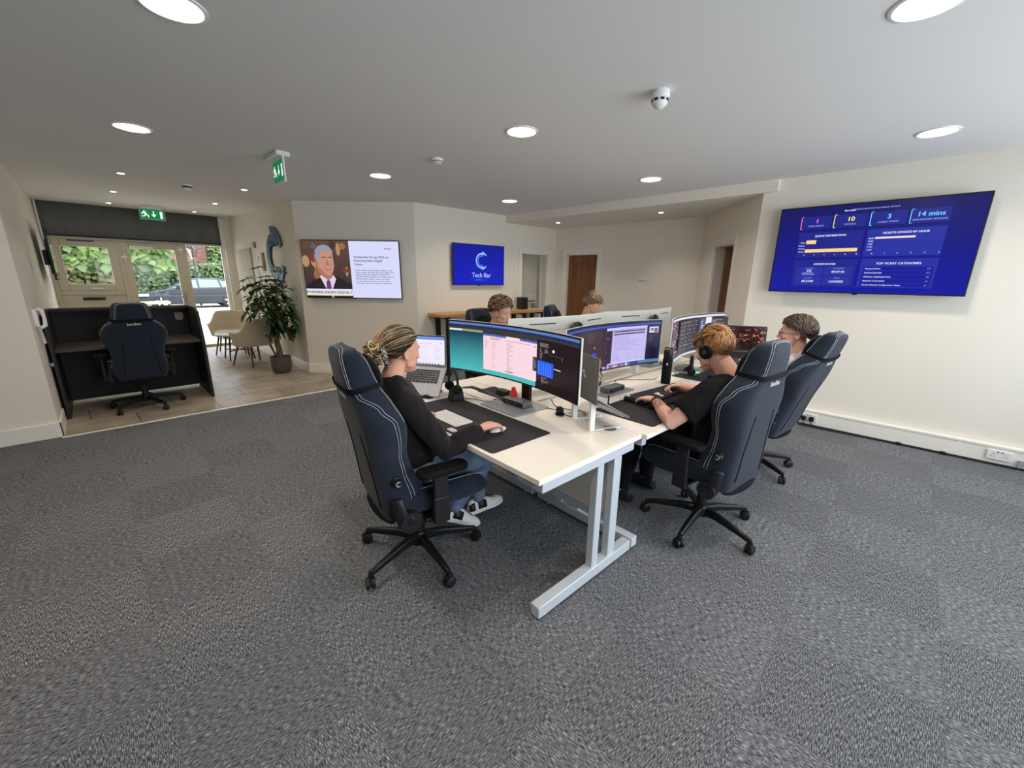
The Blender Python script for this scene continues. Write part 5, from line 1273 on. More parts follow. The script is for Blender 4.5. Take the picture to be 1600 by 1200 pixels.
# webcam lens and microphone arm under the woman's monitor
ma = thing('microphone_arm', "black folded boom arm lying on the desk behind the woman's monitor", 'microphone arm', tuple(uv(.60, 1.05, TOP)))
mb = MB(); mb.tube([uv(.56, 1.30, TOP + .03), uv(.56, 1.20, TOP + .055), uv(.57, 1.08, TOP + .05), uv(.60, .98, TOP + .03), uv(.62, .90, TOP + .015)], [.012, .018, .020, .016, .014], n=10, flat=.5); mb.build('boom', M_BLACK, ma, world=True)
mb = MB(); mb.box(uv(.72, 1.12, TOP + .006), (.16, .24, .012), RZ(TH)); mb.box(uv(.70, 1.02, TOP + .03), (.06, .10, .035), RZ(TH)); mb.build('base', M_BLACK, ma, bevel=.003, world=True)
mb = MB(); mb.ell(uv(.70, .50, TOP + .031), .024); mb.cyl(uv(.70, .50, TOP + .002), uv(.70, .50, TOP + .012), .028); tag(mb.build('webcam', M_BLACK), "round black webcam behind the lower edge of the woman's monitor", 'webcam')
def cable(label, pts, r=.0022, m=M_BLACK, zb=TOP):
    P = []
    V_ = [uv(a, b, zb + .003 + c) for a, b, c in pts]
    for i in range(len(V_) - 1):
        p0 = V_[max(i - 1, 0)]; p1 = V_[i]; p2 = V_[i + 1]; p3 = V_[min(i + 2, len(V_) - 1)]
        for k in range(6):
            t = k / 6; P.append(.5 * ((2 * p1) + (p2 - p0) * t + (2 * p0 - 5 * p1 + 4 * p2 - p3) * t * t + (3 * p1 - p0 - 3 * p2 + p3) * t ** 3))
    P.append(V_[-1]); mb = MB(); mb.tube(P, r, n=6); return tag(mb.build('cable', m), label, 'cable', 'loose cables on the desks')
cable("thin black cable looping between the headset stand and the red ornament", [(.44, 1.15, 0), (.50, 1.10, 0), (.52, 1.02, 0), (.56, .98, 0), (.60, 1.0, .0), (.62, .95, 0), (.58, .92, 0), (.56, .94, 0), (.62, .90, .01), (.66, .88, .02)])
cable('black cable curling behind the dock and the round webcam', [(.66, .74, .01), (.72, .66, 0), (.76, .55, 0), (.72, .45, 0), (.78, .38, 0), (.86, .45, 0), (.80, .60, 0), (.90, .75, 0)])
cable('black cable snaking to the white monitor column behind the black keyboard', [(1.0, .72, 0), (1.15, .66, 0), (1.22, .72, 0), (1.30, .60, 0), (1.25, .52, 0), (1.36, .56, .01)])
cable('black cable running between the monitor column and the black bottle', [(1.46, .80, 0), (1.62, .72, 0), (1.72, .78, 0), (1.85, .70, 0), (1.98, .60, 0), (2.1, .62, 0)])
cable('thin white cable from the dock to the black mechanical keyboard', [(1.42, .55, .01), (1.38, .50, 0), (1.30, .47, 0), (1.26, .42, .015), (1.25, .40, .03)], .002, M_WHITE)
cable('black cable beside the green lit headset', [(2.45, .62, 0), (2.35, .58, 0), (2.30, .50, 0), (2.38, .44, 0), (2.34, .36, .002)], .003)
mk = thing('desk_microphone', 'thin black upright rod on a foot behind the tilted silver laptop', 'microphone', tuple(uv(1.02, .40, TOP)))
mb = MB(); mb.cyl(uv(1.00, .36, TOP + .0035), uv(1.00, .36, TOP + .012), .03); mb.cyl(uv(1.00, .36, TOP + .01), uv(1.00, .36, TOP + .10), .005, n=10); mb.build('rod', M_BLACK, mk, world=True)
from mathutils.bvhtree import BVHTree
# ================================================================ GAMING CHAIRS
def lerp_tab(tab, s):
    for i in range(len(tab) - 1):
        if s <= tab[i + 1][0]:
            t = (s - tab[i][0]) / (tab[i + 1][0] - tab[i][0]); t = t * t * (3 - 2 * t)
            return [a + (b - a) * t for a, b in zip(tab[i][1:], tab[i + 1][1:])]
    return list(tab[-1][1:])
#      s     half-w  wing  thick
BT = [(0.0, .195, .06, .085), (.05, .225, .10, .10), (.16, .245, .15, .105), (.30, .225, .11, .10), (.40, .228, .10, .10), (.52, .270, .115, .10), (.60, .287, .12, .10), (.68, .262, .10, .10), (.76, .196, .075, .10),
      (.82, .168, .06, .105), (.92, .156, .05, .10), (.97, .146, .035, .09), (.99, .128, .02, .07), (1.0, .105, .01, .05)]
BL = .875
def back_ring(s, n=40):
    w, f, t = lerp_tab(BT, s); x0 = -t / 2
    half = [(x0, 0), (x0, w * .45), (x0 + .002, w * .72), (x0 + .012, w * .86), (x0 + .035, w * .95), (x0 + .065, w), (x0 + .065 + f * .35, w * .995), (x0 + t * .6 + f * .8, w * .96), (x0 + t * .7 + f, w * .89), (x0 + t * .72 + f * .85, w * .82), (x0 + t * .75 + f * .4, w * .70), (x0 + t * .9 + f * .1, w * .52), (x0 + t, w * .30), (x0 + t, 0)]
    ring = half + [(x, -y) for x, y in half[-2:0:-1]]
    return ring
def make_chair(label, recline, base_rot, arm_h=.66, arms=(1, 1)):
    t = thing('gaming_chair', label, 'chair', (0, 0, 0), 0, 'dark blue gaming chairs')
    # base
    mb = MB()
    mb.lathe([(.001, .075), (.05, .075), (.052, .12), (.04, .15), (.001, .15)], n=24, cap=True)
    for k in range(5):
        a = base_rot + 2 * pi * k / 5; R = RZ(a)
        secs = []
        for r, z, w, h in ((.03, .115, .05, .05), (.12, .115, .040, .042), (.25, .098, .032, .034), (.335, .082, .028, .026)):
            secs.append([R @ Vector((r, y * w / 2, z + q * h / 2)) for y, q in ((-1, -1), (-.9, .6), (-.5, 1), (.5, 1), (.9, .6), (1, -1))])
        mb.loft(secs)
    mb.build('star_base', M_BLACKMET, t, bevel=.002, seg=1)
    for k in range(5):
        a = base_rot + 2 * pi * k / 5; R = RZ(a); c = R @ Vector((.337, 0, 0)); sw = RZ(a + 1.0 + k * .7)
        mb = MB()
        for s in (-1, 1):
            off = sw @ Vector((0, s * .014, 0)); mb.lathe([(.001, -.010), (.022, -.010), (.030, -.006), (.030, .006), (.022, .010), (.001, .010)], (c.x + off.x, c.y + off.y, .0305), 20, R=sw @ RX(radians(90)), cap=True)
        mb.cyl((c.x, c.y, .035), (c.x, c.y, .085), .009, n=10); mb.box((c.x, c.y, .055), (.04, .014, .022), sw)
        mb.build('caster', M_BLACK, t)
    mb = MB(); mb.cyl((0, 0, .13), (0, 0, .27), .032, n=24); mb.cyl((0, 0, .25), (0, 0, .37), .02, n=20); mb.build('gas_lift', M_BLACK, t)
    mb = MB(); mb.rbox((-.01, 0, .375), (.30, .20, .05), .02); mb.box((-.04, -.15, .37), (.02, .20, .015)); mb.box((-.04, -.25, .37), (.05, .05, .02)); mb.build('mechanism', M_BLACK, t, bevel=.006)
    # seat with bolsters
    rings = []
    for x, w, zt, zb, bl in ((-.20, .225, .465, .40, .03), (-.14, .245, .475, .395, .045), (0, .255, .475, .395, .055), (.12, .262, .478, .395, .055), (.22, .262, .482, .40, .05), (.285, .255, .478, .405, .035), (.315, .24, .455, .415, .01), (.322, .22, .44, .425, 0)):
        half = [(0, zt - .003), (w * .5, zt), (w * .66, zt + bl * .2), (w * .80, zt + bl * .9), (w * .91, zt + bl), (w * .985, zt + bl * .5), (w, zt - .02), (w * .98, zb + .02), (w * .90, zb), (w * .4, zb), (0, zb)]
        rings.append([(x, y, z) for y, z in half] + [(x, -y, z) for y, z in half[-2:0:-1]])
    mb = MB(); mb.loft(rings); mb.build('seat', M_NAVY, t, sub=2)
    mb = MB()
    for s in (-1, 1): mb.tube([(x, s * w * .90, zt + bl + .002) for x, w, zt, zb, bl in ((-.12, .245, .475, 0, .045), (0, .255, .475, 0, .055), (.12, .262, .478, 0, .055), (.22, .262, .482, 0, .05), (.285, .255, .478, 0, .035))], .0012, n=6)
    mb.build('seat_stitching', M_STITCH, t)
    # back
    P = Vector((-.175, 0, .36)); BM = Matrix.Translation(P) @ Matrix.Rotation(-recline, 4, 'Y')
    def bp(s, x, y):
        bend = .045 * (s - .25) ** 2
        return BM @ Vector((x - bend * .5, y, s * BL))
    ss = [0, .02, .05, .1, .16, .23, .3, .36, .42, .48, .54, .6, .66, .71, .76, .80, .84, .88, .92, .95, .975, .99, 1.0]
    rings = [[bp(s, x, y) for x, y in back_ring(s)] for s in ss]
    mb = MB(); mb.loft(rings); bk = mb.build('backrest', M_NAVY, t, sub=2, bake=True)
    BV = BVHTree.FromPolygons([v.co.copy() for v in bk.data.vertices], [tuple(p.vertices) for p in bk.data.polygons])
    def snap(p, off=.0008):
        c, nn, i_, d_ = BV.find_nearest(p); return c + nn * off
    # stitching lines follow the rear corner and the front edge of the side panel
    def trace(idx, s0, s1, sg, off=(0, 0), n=48):
        pts = []
        for i in range(n + 1):
            s = s0 + (s1 - s0) * i / n; r = back_ring(s); a, b = r[idx], r[idx + 1]
            x = (a[0] + b[0]) / 2 + off[0]; y = (a[1] + b[1]) / 2 + off[1]; pts.append(snap(bp(s, x, sg * y)))
        return pts
    def ftrace(tab, s0, s1, sg, n=64, push=.0012):
        pts = []
        for i in range(n + 1):
            s = s0 + (s1 - s0) * i / n; r = back_ring(s); q = lerp_tab(tab, s)[0]; k0 = int(q); t_ = q - k0; a, b = r[k0], r[k0 + 1]
            x = a[0] + (b[0] - a[0]) * t_; y = a[1] + (b[1] - a[1]) * t_; nx, ny = b[1] - a[1], -(b[0] - a[0]); L_ = hypot(nx, ny) or 1
            pts.append(snap(bp(s, x, sg * y)))
        return pts
    TA = [(0, 5.9), (.10, 6.2), (.45, 6.45), (.62, 6.3), (.70, 5.4), (.77, 3.4), (.83, 2.5), (1.0, 2.3)]; TB_ = [(0, 6.25), (.10, 6.5), (.45, 6.72), (.62, 6.6), (.70, 5.9), (.77, 4.0), (.83, 3.0), (1.0, 2.9)]
    mb = MB()
    for sg in (-1, 1):
        mb.tube(ftrace(TA, .06, .975, sg), .0011, n=5); mb.tube(ftrace(TB_, .06, .975, sg), .0011, n=5); mb.tube(trace(7, .60, .965, sg, (.001, .001)), .0011, n=5)
    for sg in ():
        mb.tube(trace(2, .06, .975, sg, (.0005, .001)), .0011, n=5); mb.tube(trace(3, .06, .975, sg, (-.010, -.003)), .0011, n=5); mb.tube(trace(7, .08, .965, sg, (.001, .001)), .0011, n=5)
    for p_ in (2.3, 2.9):
        a = ftrace([(0, p_), (1, p_)], .974, .975, 1)[-1]; b = ftrace([(0, p_), (1, p_)], .974, .975, -1)[-1]; m_ = bp(1.01 + (p_ - 2.3) * .03, -.02 + (p_ - 2.3) * .03, 0)
        mb.tube([snap(a.lerp(b, q / 24) + (m_ - a.lerp(b, .5)) * sin(pi * q / 24) ** .6) for q in range(25)], .0011, n=5)
    mb.build('stitching', M_STITCH, bk)
    for sg in (-1, 1):
        mb = MB(); mb.tube([bp(.10 + .45 * i / 10, back_ring(.10 + .45 * i / 10)[2][0] - .0015, sg * (.155 - .004 * i)) for i in range(11)], .0035, n=6); mb.build('seam_groove', M_NAVYD, bk)
    # maker's name across the back, under the strap
    vs, fs, tw = text_geo('boulies', 2); k = .115 / tw; mb = MB()
    xb = back_ring(.75)[0][0]
    mb.add([bp(.735 + v[1] * k / BL, xb - .0035, -(v[0] * k) + .0575) for v in vs], fs)
    dd = Vector((0, 0, 0)); mb.add([bp(.735 + v[1] * k / BL, xb - .0055, -(v[0] * k) + .0575) for v in vs], fs)
    mb.build('name_lettering', emat('logo_white', (1, 1, 1, 1), .25) if False else M_WHITE, bk, smooth=0)
    mb = MB(); mb.ell(bp(.0, -.02, 0) + Vector((0, 0, .01)), (.05, .19, .03)); mb.build('rear_skirt', M_NAVYD, bk)
    # head pillow and strap
    mb = MB(); mb.ell(bp(.81, .090, 0), (.040, .135, .105), RY(-recline), 28, 16); hp = mb.build('head_pillow', M_PILLOW, t)
    mb = MB(); ringp = []
    s = .795; r = back_ring(s); cx = sum(p[0] for p in r) / len(r)
    ro = [bp(s, x + (x - cx) * .06 - (.003 if x < cx else -.003), y * 1.02) for x, y in r]
    up = (bp(s + .02, 0, 0) - bp(s - .02, 0, 0)).normalized() * .015
    n = len(ro); mb.add([p - up for p in ro] + [p + up for p in ro], [(i, (i + 1) % n, (i + 1) % n + n, i + n) for i in range(n)]); mb.build('strap', M_BLACKM, hp)
    # side knobs and hinge covers
    for sg in (-1, 1):
        q = bp(.27, .03, sg * .222); mb = MB()
        mb.lathe([(.001, 0), (.027, 0), (.027, .012), (.022, .016), (.022, .030), (.019, .034), (.001, .034)], q, 24, R=RX(radians(-90 * sg)), cap=True); kn = mb.build('side_knob', M_BLACK, t)
        mb = MB(); ar = []
        for i in range(16):
            a = radians(50 + 260 * i / 15); ar.append(q + Vector((.011 * cos(a), sg * .0348, .011 * sin(a))))
        mb.tube(ar, .0014, n=5); mb.build('knob_emblem', M_WHITE, kn)
        mb = MB(); mb.tube([bp(.18, .0, sg * .262), bp(.10, .005, sg * .268), bp(.04, .01, sg * .268), (-.155, sg * .268, .40), (-.12, sg * .262, .375)], [.012, .013, .014, .019, .021], n=14, flat=2.3, round_ends=True)
        mb.cyl((-.14, sg * .245, .395), (-.14, sg * .285, .395), .052, n=28); mb.build('hinge_cover', M_BLACK, t, bevel=.003)
    # armrests
    for sg in (-1, 1):
        mb = MB(); mb.box2((-.03, sg * .30 - .012, .42), (.045, sg * .30 + .012, arm_h - .03)); mb.box2((-.034, sg * .30 - .016, .36), (.049, sg * .30 + .016, .50)); mb.box2((-.03, min(sg * .10, sg * .31), .365), (.045, max(sg * .10, sg * .31), .385)); ar = mb.build('armrest', M_BLACK, t, bevel=.006)
        mb = MB(); mb.rbox((.02, sg * .30, arm_h - .015), (.26, .095, .032), .042, 6); mb.build('arm_pad', M_BLACKM, ar, bevel=.010, seg=3)
    return t
def place(t, u, v, ang, z=0):
    p = uv(u, v); t.location = p; t.rotation_euler = (0, 0, TH + ang); ROOTM[t.name] = Matrix.Translation(p) @ Matrix.Rotation(TH + ang, 4, 'Z'); return t
ch1 = make_chair('dark blue gaming chair the woman in the black sweatshirt sits on', radians(9), radians(-165.3 + 7), .655)
place(ch1, -.123, .805, radians(-7))
ch2 = make_chair('dark blue gaming chair of the man in headphones, seen from behind', radians(5), radians(-176 - 90 + 5), .655)
place(ch2, 1.384, -.142, pi / 2 + radians(-5))
ch3 = make_chair('reclined blue gaming chair of the man in the white shirt', radians(17), radians(14), .655)
place(ch3, 2.58, -.04, pi / 2 + radians(-6))
dup(ch2, tuple(uv(1.52, 2.08)), TH - pi / 2 + radians(8), 'dark gaming chair behind the curly haired person')
dup(ch2, tuple(uv(2.72, 2.12)), TH - pi / 2 + radians(27), 'black topped gaming chair left of the far straight haired person')
dup(ch1, (.27, 6.30, 0), radians(92), 'empty dark gaming chair tucked into the reception desk')
# ================================================================ PEOPLE
M_SKIN = mat('skin_warm', rgb(206, 152, 126), .5, spec=.35, namt=.025, nscale=12)
M_SKINP = mat('skin_pale', rgb(220, 170, 148), .5, spec=.35, namt=.03, nscale=10)
M_EYE = mat('eye_white', rgb(196, 186, 178), .3); M_IRIS = mat('iris', rgb(50, 40, 34), .2); M_LIP = mat('lips', rgb(176, 98, 90), .45)
def head_geo(mb, H, female=False):
    """H: 4x4, origin between the eyes' level centre, +x forward, +z up"""
    s = MB(H); k = .95 if female else 1.0
    def E(c, r, R=None, nu=20, nv=12): s.ell([q * k for q in c], [q * k for q in r], R, nu, nv)
    E((-.016, 0, .034), (.099, .077, .086), None, 32, 20)
    rings = []
    for z, cx, hw, hd in ((.07, .012, .060, .070), (.045, .014, .068, .077), (.02, .018, .069, .076), (0, .020, .068, .072), (-.025, .022, .066, .071), (-.05, .028, .060, .064), (-.075, .034, .052, .055), (-.095, .042, .042, .045), (-.108, .050, .030, .034), (-.114, .054, .016, .02)):
        ring = []
        for j in range(28):
            a = 2 * pi * j / 28; c_, s_ = cos(a), sin(a)
            ring.append((k * (cx + hd * math.copysign(abs(c_) ** .85, c_)), k * hw * math.copysign(abs(s_) ** .9, s_), k * z))
        rings.append(ring)
    s.loft(rings)
    s.tube([(.086 * k, 0, .018 * k), (.098 * k, 0, -.005 * k), (.110 * k, 0, -.026 * k)], [.008 * k, .009 * k, .011 * k], n=10, round_ends=True)
    E((.104, 0, -.032), (.013, .012, .010)); 
    for q in (-1, 1):
        E((.097, q * .012, -.034), (.011, .008, .008)); E((.083, q * .030, .022), (.010, .026, .0075)); E((.066, q * .040, -.022), (.024, .022, .022)); E((.03, q * .052, -.065), (.03, .014, .02))
        R = RZ(q * -.35) @ RX(q * .12)
        E((-.012, q * .074, -.006), (.019, .006, .031), R); E((-.008, q * .071, -.012), (.012, .010, .018))
        ear = [Vector((-.012, q * .079, -.006)) + R @ Vector((.018 * cos(a), q * .003, .030 * sin(a))) for a in [radians(-120 + 250 * i / 14) for i in range(15)]]
        s.tube([v * k for v in ear], .0045 * k, n=6)
    E((.092, 0, -.060), (.010, .022, .006)); E((.089, 0, -.070), (.010, .020, .007)); E((.084, 0, -.100), (.016, .020, .014))
    # eye sockets stay hollow because brow and cheek stand out
    for v, t in zip(s.v, s.tone): mb.v.append(v); mb.tone.append(t)
    b = len(mb.v) - len(s.v)
    for f, m in zip(s.f, s.m): mb.f.append([i + b for i in f]); mb.m.append(m)
    return k
def face_parts(par, H, k, brow, lips=M_LIP, smile=False):
    for q in (-1, 1):
        mb = MB(H); mb.ell((.0755 * k, q * .031 * k, .002 * k), .0120 * k, None, 16, 10); e = mb.build('eye', M_EYE, par, world=True)
        mb = MB(H); mb.ell((.0862 * k, q * .032 * k, .001 * k), (.0020 * k, .0062 * k, .0060 * k), None, 12, 8); mb.build('iris', M_IRIS, e, world=True)
        mb = MB(H); mb.tube([(.0875 * k, q * .017 * k, .013 * k), (.091 * k, q * .030 * k, .0135 * k), (.0845 * k, q * .044 * k, .008 * k)], [.0018, .0022, .0016], n=6); mb.build('eyelid', M_SKIN, par, world=True)
        mb = MB(H); mb.tube([(.0935 * k, q * .014 * k, .024 * k), (.0925 * k, q * .030 * k, .030 * k), (.079 * k, q * .050 * k, .024 * k)], [.0035, .0040, .0022], n=6, flat=.6); mb.build('eyebrow', brow, par, world=True)
    sm = .006 if smile else 0
    mb = MB(H); mb.tube([(.088 * k, -.024 * k, (-.064 + sm) * k), (.1015 * k, -.008 * k, -.0615 * k), (.1015 * k, .008 * k, -.0615 * k), (.088 * k, .024 * k, (-.064 + sm) * k)], [.001, .0038, .0038, .001], n=8)
    mb.tube([(.088 * k, -.022 * k, (-.066 + sm) * k), (.0985 * k, -.007 * k, -.0705 * k), (.0985 * k, .007 * k, -.0705 * k), (.088 * k, .022 * k, (-.066 + sm) * k)], [.001, .0045, .0045, .001], n=8)
    mb.build('lips', lips, par, world=True)
def hand_geo(mb, W, D, N, T, curl=(.5, .5, .4), spread=.05, sc=1.0, tcurl=.3):
    """W wrist point, D direction of the palm, N back of the hand, T thumb side"""
    D = Vector(D).normalized(); N = (Vector(N) - D * Vector(N).dot(D)).normalized(); T = (Vector(T) - D * Vector(T).dot(D) - N * Vector(T).dot(N)).normalized()
    W = Vector(W)
    rings = []
    for t, w, h in ((-.02, .024, .019), (0, .025, .018), (.25, .032, .019), (.6, .039, .016), (.9, .041, .0135), (1.0, .037, .011)):
        c = W + D * (.088 * t * sc) + T * (.002 * t) + N * (.004 * sin(t * pi)); rings.append([c + T * (w * sc * cos(a)) + N * (h * sc * sin(a)) for a in [2 * pi * j / 16 for j in range(16)]])
    mb.loft(rings)
    for i, (off, L, kb) in enumerate(((.0305, .070, .080), (.0105, .079, .086), (-.0100, .073, .083), (-.0290, .056, .076))):
        d = (D + T * (off * spread * 30)).normalized(); p = W + D * (kb * sc * .9) + T * (off * sc); pts = [p]; q = p + d * (.014 * sc); pts.append(q); ang = 0
        for j, fr_ in enumerate((.44, .32, .24)):
            ang += curl[j] * (1 + .08 * i); dd = d * cos(ang) - N * sin(ang); q = q + dd * (L * fr_ * sc); pts.append(q)
        mb.tube(pts, [.0082 * sc, .0082 * sc, .0076 * sc, .0070 * sc, .0062 * sc], n=10, round_ends=True)
    p = W + D * (.018 * sc) + T * (.022 * sc) - N * .004; a1 = (D * .75 + T * .75 - N * .25).normalized(); q1 = p + a1 * (.042 * sc); a2 = (D * .95 + T * (.45 - tcurl) - N * .3).normalized(); q2 = q1 + a2 * (.030 * sc); q3 = q2 + (a2 - T * tcurl * .5).normalized() * (.024 * sc)
    mb.tube([p, q1, q2, q3], [.013 * sc, .0110 * sc, .0095 * sc, .0078 * sc], n=10, round_ends=True)
def nails(par, *a): pass
def torso_rings(spine, grow=0.0, top=None):
    rings = []
    n = len(spine)
    for i, (c, w, d) in enumerate(spine):
        c = Vector(c); t = (Vector(spine[min(i + 1, n - 1)][0]) - Vector(spine[max(i - 1, 0)][0])).normalized(); Y = Vector((0, 1, 0)); X = Y.cross(t).normalized()
        ring = []
        for j in range(28):
            a = 2 * pi * j / 28; ca, sa = cos(a), sin(a)
            ring.append(c + X * ((d + grow) * math.copysign(abs(ca) ** .85, ca)) + Y * ((w + grow) * math.copysign(abs(sa) ** .9, sa)))
        rings.append(ring)
    return rings
def loc_frame(M, x, y, z, yaw, pitch, roll=0):
    return M @ Matrix.Translation((x, y, z)) @ Matrix.Rotation(yaw, 4, 'Z') @ Matrix.Rotation(pitch, 4, 'Y') @ Matrix.Rotation(roll, 4, 'X')
def person(label, u, v, ang, J, skin=M_SKIN, top=None, legs=None, vox=.0029, sleeve='long', female=False, brow=None, shoes=None, smile=False, coll=False, arm_r=1.0):
    P = uv(u, v); t = thing('person', label, 'person', tuple(P), TH + ang)
    M = Matrix.Translation(P) @ Matrix.Rotation(TH + ang, 4, 'Z')
    H = loc_frame(M, *J['head'])
    hl = Matrix.Translation(J['head'][:3]) @ Matrix.Rotation(J['head'][3], 4, 'Z') @ Matrix.Rotation(J['head'][4], 4, 'Y')
    body = MB(); k = head_geo(body, H, female)
    L = MB(M)
    nb = Vector(J['neck']); hb = hl @ Vector((-.018, 0, -.06)); nr = .050 if female else .060
    L.tube([nb + Vector((0, 0, -.04)), nb, (nb + hb) / 2, hb, hb + (hb - nb) * .3], [nr * 1.25, nr * 1.08, nr, nr, nr * .9], n=20)
    L.loft(torso_rings(J['spine'], -.006))
    arms = {}
    for s in ('r', 'l'):
        sh, el, wr = [Vector(q) for q in J['arm_' + s]]; arms[s] = (sh, el, wr); g = arm_r
        L.ell(sh, (.058 * g, .055 * g, .058 * g)); L.tube([sh, sh.lerp(el, .35), sh.lerp(el, .8), el, el.lerp(wr, .25), el.lerp(wr, .7), wr], [.052 * g, .050 * g, .042 * g, .040 * g, .042 * g, .032 * g, .0245 * g], n=14, round_ends=True)
        hd = J['hand_' + s]; hand_geo(L, wr, *hd[:3], **hd[3])
        hp, kn, an = [Vector(q) for q in J['leg_' + s]]
        L.ell(hp, (.09, .085, .085)); L.tube([hp, hp.lerp(kn, .5), kn, kn.lerp(an, .3), kn.lerp(an, .75), an], [.082, .070, .054, .054, .038, .034], n=16, round_ends=True)
    b0 = len(body.v); body.v += L.v; body.tone += L.tone; body.f += [[i + b0 for i in f] for f in L.f]; body.m += [0] * len(L.f)
    body.build('body', skin, t, world=True, remesh=vox, relax=2)
    face_parts(t, H, k, brow or M_BLACKM, smile=smile)
    # top
    wob = lambda a, f: (lambda co: a * noise.noise(Vector(co) * f) + a * .6 * noise.noise(Vector((co[0] * f * 2.4, co[1] * f * 2.4, co[2] * f * .9)) + Vector((7, 3, 1))))
    C = MB(M); C.loft(torso_rings(J['spine'], .014))
    nt_ = nb + Vector((0, 0, -.012)); C.tube([nb + Vector((-.005, 0, -.075)), nb + Vector((-.002, 0, -.04)), nt_], [.10, nr * 1.5, nr * 1.16], n=20)
    for s in ('r', 'l'):
        sh, el, wr = arms[s]; g = arm_r
        C.ell(sh, (.071 * g, .068 * g, .070 * g)); C.tube([nb + Vector((-.01, 0, -.045)), sh], [.065, .062], n=14)
        if sleeve == 'long':
            w2 = el.lerp(wr, .94)
            C.tube([sh, sh.lerp(el, .35), sh.lerp(el, .8), el, el.lerp(wr, .3), el.lerp(wr, .7), el.lerp(wr, .86), w2], [.066 * g, .066 * g, .062 * g, .060 * g, .060 * g, .050 * g, .046 * g, .034 * g], n=18, round_ends=False)
            C.tube([el.lerp(wr, .86), el.lerp(wr, .98)], [.036 * g, .034 * g], n=18)
        else:
            C.tube([sh, sh.lerp(el, .4), sh.lerp(el, .72)], [.072 * g, .076 * g, .078 * g], n=18)
    C.build('sweatshirt' if sleeve == 'long' and not coll else ('shirt' if coll else 't_shirt'), top, t, world=True, remesh=.0085, relax=5, disp=wob(.0055, 16))
    # trousers
    C = MB(M); sp = [q for q in J['spine'][:3]]; C.loft(torso_rings(sp, .020))
    for s in ('r', 'l'):
        hp, kn, an = [Vector(q) for q in J['leg_' + s]]
        C.ell(hp, (.10, .095, .095)); C.tube([hp, hp.lerp(kn, .5), kn, kn.lerp(an, .3), kn.lerp(an, .8), kn.lerp(an, .92)], [.096, .085, .070, .068, .056, .054], n=18, round_ends=True)
    C.build('trousers', legs, t, world=True, remesh=.010, relax=4, disp=wob(.006, 14))
    # shoes
    for s in ('r', 'l'):
        an = Vector(J['leg_' + s][2]); fd = Vector(J['foot_' + s][0]).normalized(); fz = J['foot_' + s][1] if len(J['foot_' + s]) > 1 else 0
        F = M @ Matrix.Translation((an.x, an.y, an.z - .075)) @ Matrix.Rotation(atan2(fd.y, fd.x), 4, 'Z') @ Matrix.Rotation(fz, 4, 'Y')
        mb = MB(F)
        for (x0, secs) in ((0, ((-.085, .026, .07), (-.07, .034, .085), (-.03, .038, .095), (.02, .040, .090), (.07, .044, .066), (.12, .047, .048), (.16, .042, .040), (.185, .028, .030), (.192, .014, .018))),):
            mb.loft([[(x, w * cos(a), max(.012, h * (sin(a) if sin(a) > 0 else 0)) if sin(a) > -.2 else .006) for a in [2 * pi * j / 16 for j in range(16)]] for x, w, h in secs])
        sh_ = mb.build('shoe', shoes[0], t, world=True, sub=1)
        mb = MB(F); mb.loft([[(x, w * q, z) for q, z in ((-1, -.008), (-1, .018), (1, .018), (1, -.008))] for x, w in ((-.092, .022), (-.07, .036), (-.03, .041), (.04, .044), (.10, .050), (.15, .046), (.185, .032), (.198, .012))]); mb.build('sole', shoes[1], sh_, world=True, bevel=.003)
        if len(shoes) > 2:
            for q in (-1, 1):
                for secs in (((-.088, .022, .066), (-.07, .036, .080), (-.05, .0385, .088)), ((-.025, .0385, .094), (.005, .0405, .092), (.04, .042, .080))):
                    mb = MB(F); mb.loft([[(x, q * (w * cos(a) + .003 * cos(a)), h * sin(a) * 1.03 + .001) for a in (.22, .45, .68, .9)] for x, w, h in secs], cap=False, closed=False)
                    o = mb.build('shoe_panel', shoes[2], sh_, world=True); md = o.modifiers.new('t', 'SOLIDIFY'); md.thickness = .002; md.offset = 1
            mb = MB(F)
            for i in range(5): x = .045 + .018 * i; z = .085 - .0085 * i; mb.tube([(x, -.018, z - .006), (x, 0, z + .002), (x, .018, z - .006)], .0022, n=5)
            mb.build('laces', shoes[2], sh_, world=True)
    return t, M, H, k
# ---------------------------------------------------------------- hair
def scalp(mb, H, k, lim, grow=.008, n=34, m=24):
    """cap over the skull where elevation > lim(azimuth)"""
    c = Vector((-.016, 0, .034)) * k; r = Vector((.099 + grow, .077 + grow, .086 + grow)) * k
    s = MB(H); rows = []
    for i in range(m + 1):
        row = []
        for j in range(n):
            az = 2 * pi * j / n; e0 = lim(az); e = pi / 2 - (pi / 2 - e0) * i / m
            d = Vector((cos(e) * cos(az), cos(e) * sin(az), sin(e))); kk = 1 if i < m else .93
            row.append(c + Vector((d.x * r.x, d.y * r.y, d.z * r.z)) * kk)
        rows.append(row)
    s.loft(rows, cap=True); b = len(mb.v); mb.v += s.v; mb.tone += [mb.t] * len(s.v); mb.f += [[i + b for i in f] for f in s.f]; mb.m += [0] * len(s.f)
def lim_short(az):
    a = abs((az + pi) % (2 * pi) - pi)             # 0 front, pi back
    pts = ((0, .42), (.6, .38), (1.0, .22), (1.25, .02), (1.45, -.10), (1.6, -.02), (1.75, -.12), (2.2, -.50), (pi, -.62))
    for (a0, e0), (a1, e1) in zip(pts, pts[1:]):
        if a <= a1: return e0 + (e1 - e0) * (a - a0) / (a1 - a0)
    return -.62
def surf(d, grow, k):
    c = Vector((-.016, 0, .034)) * k; return c + Vector((d.x * (.099 + grow), d.y * (.077 + grow), d.z * (.086 + grow))) * k
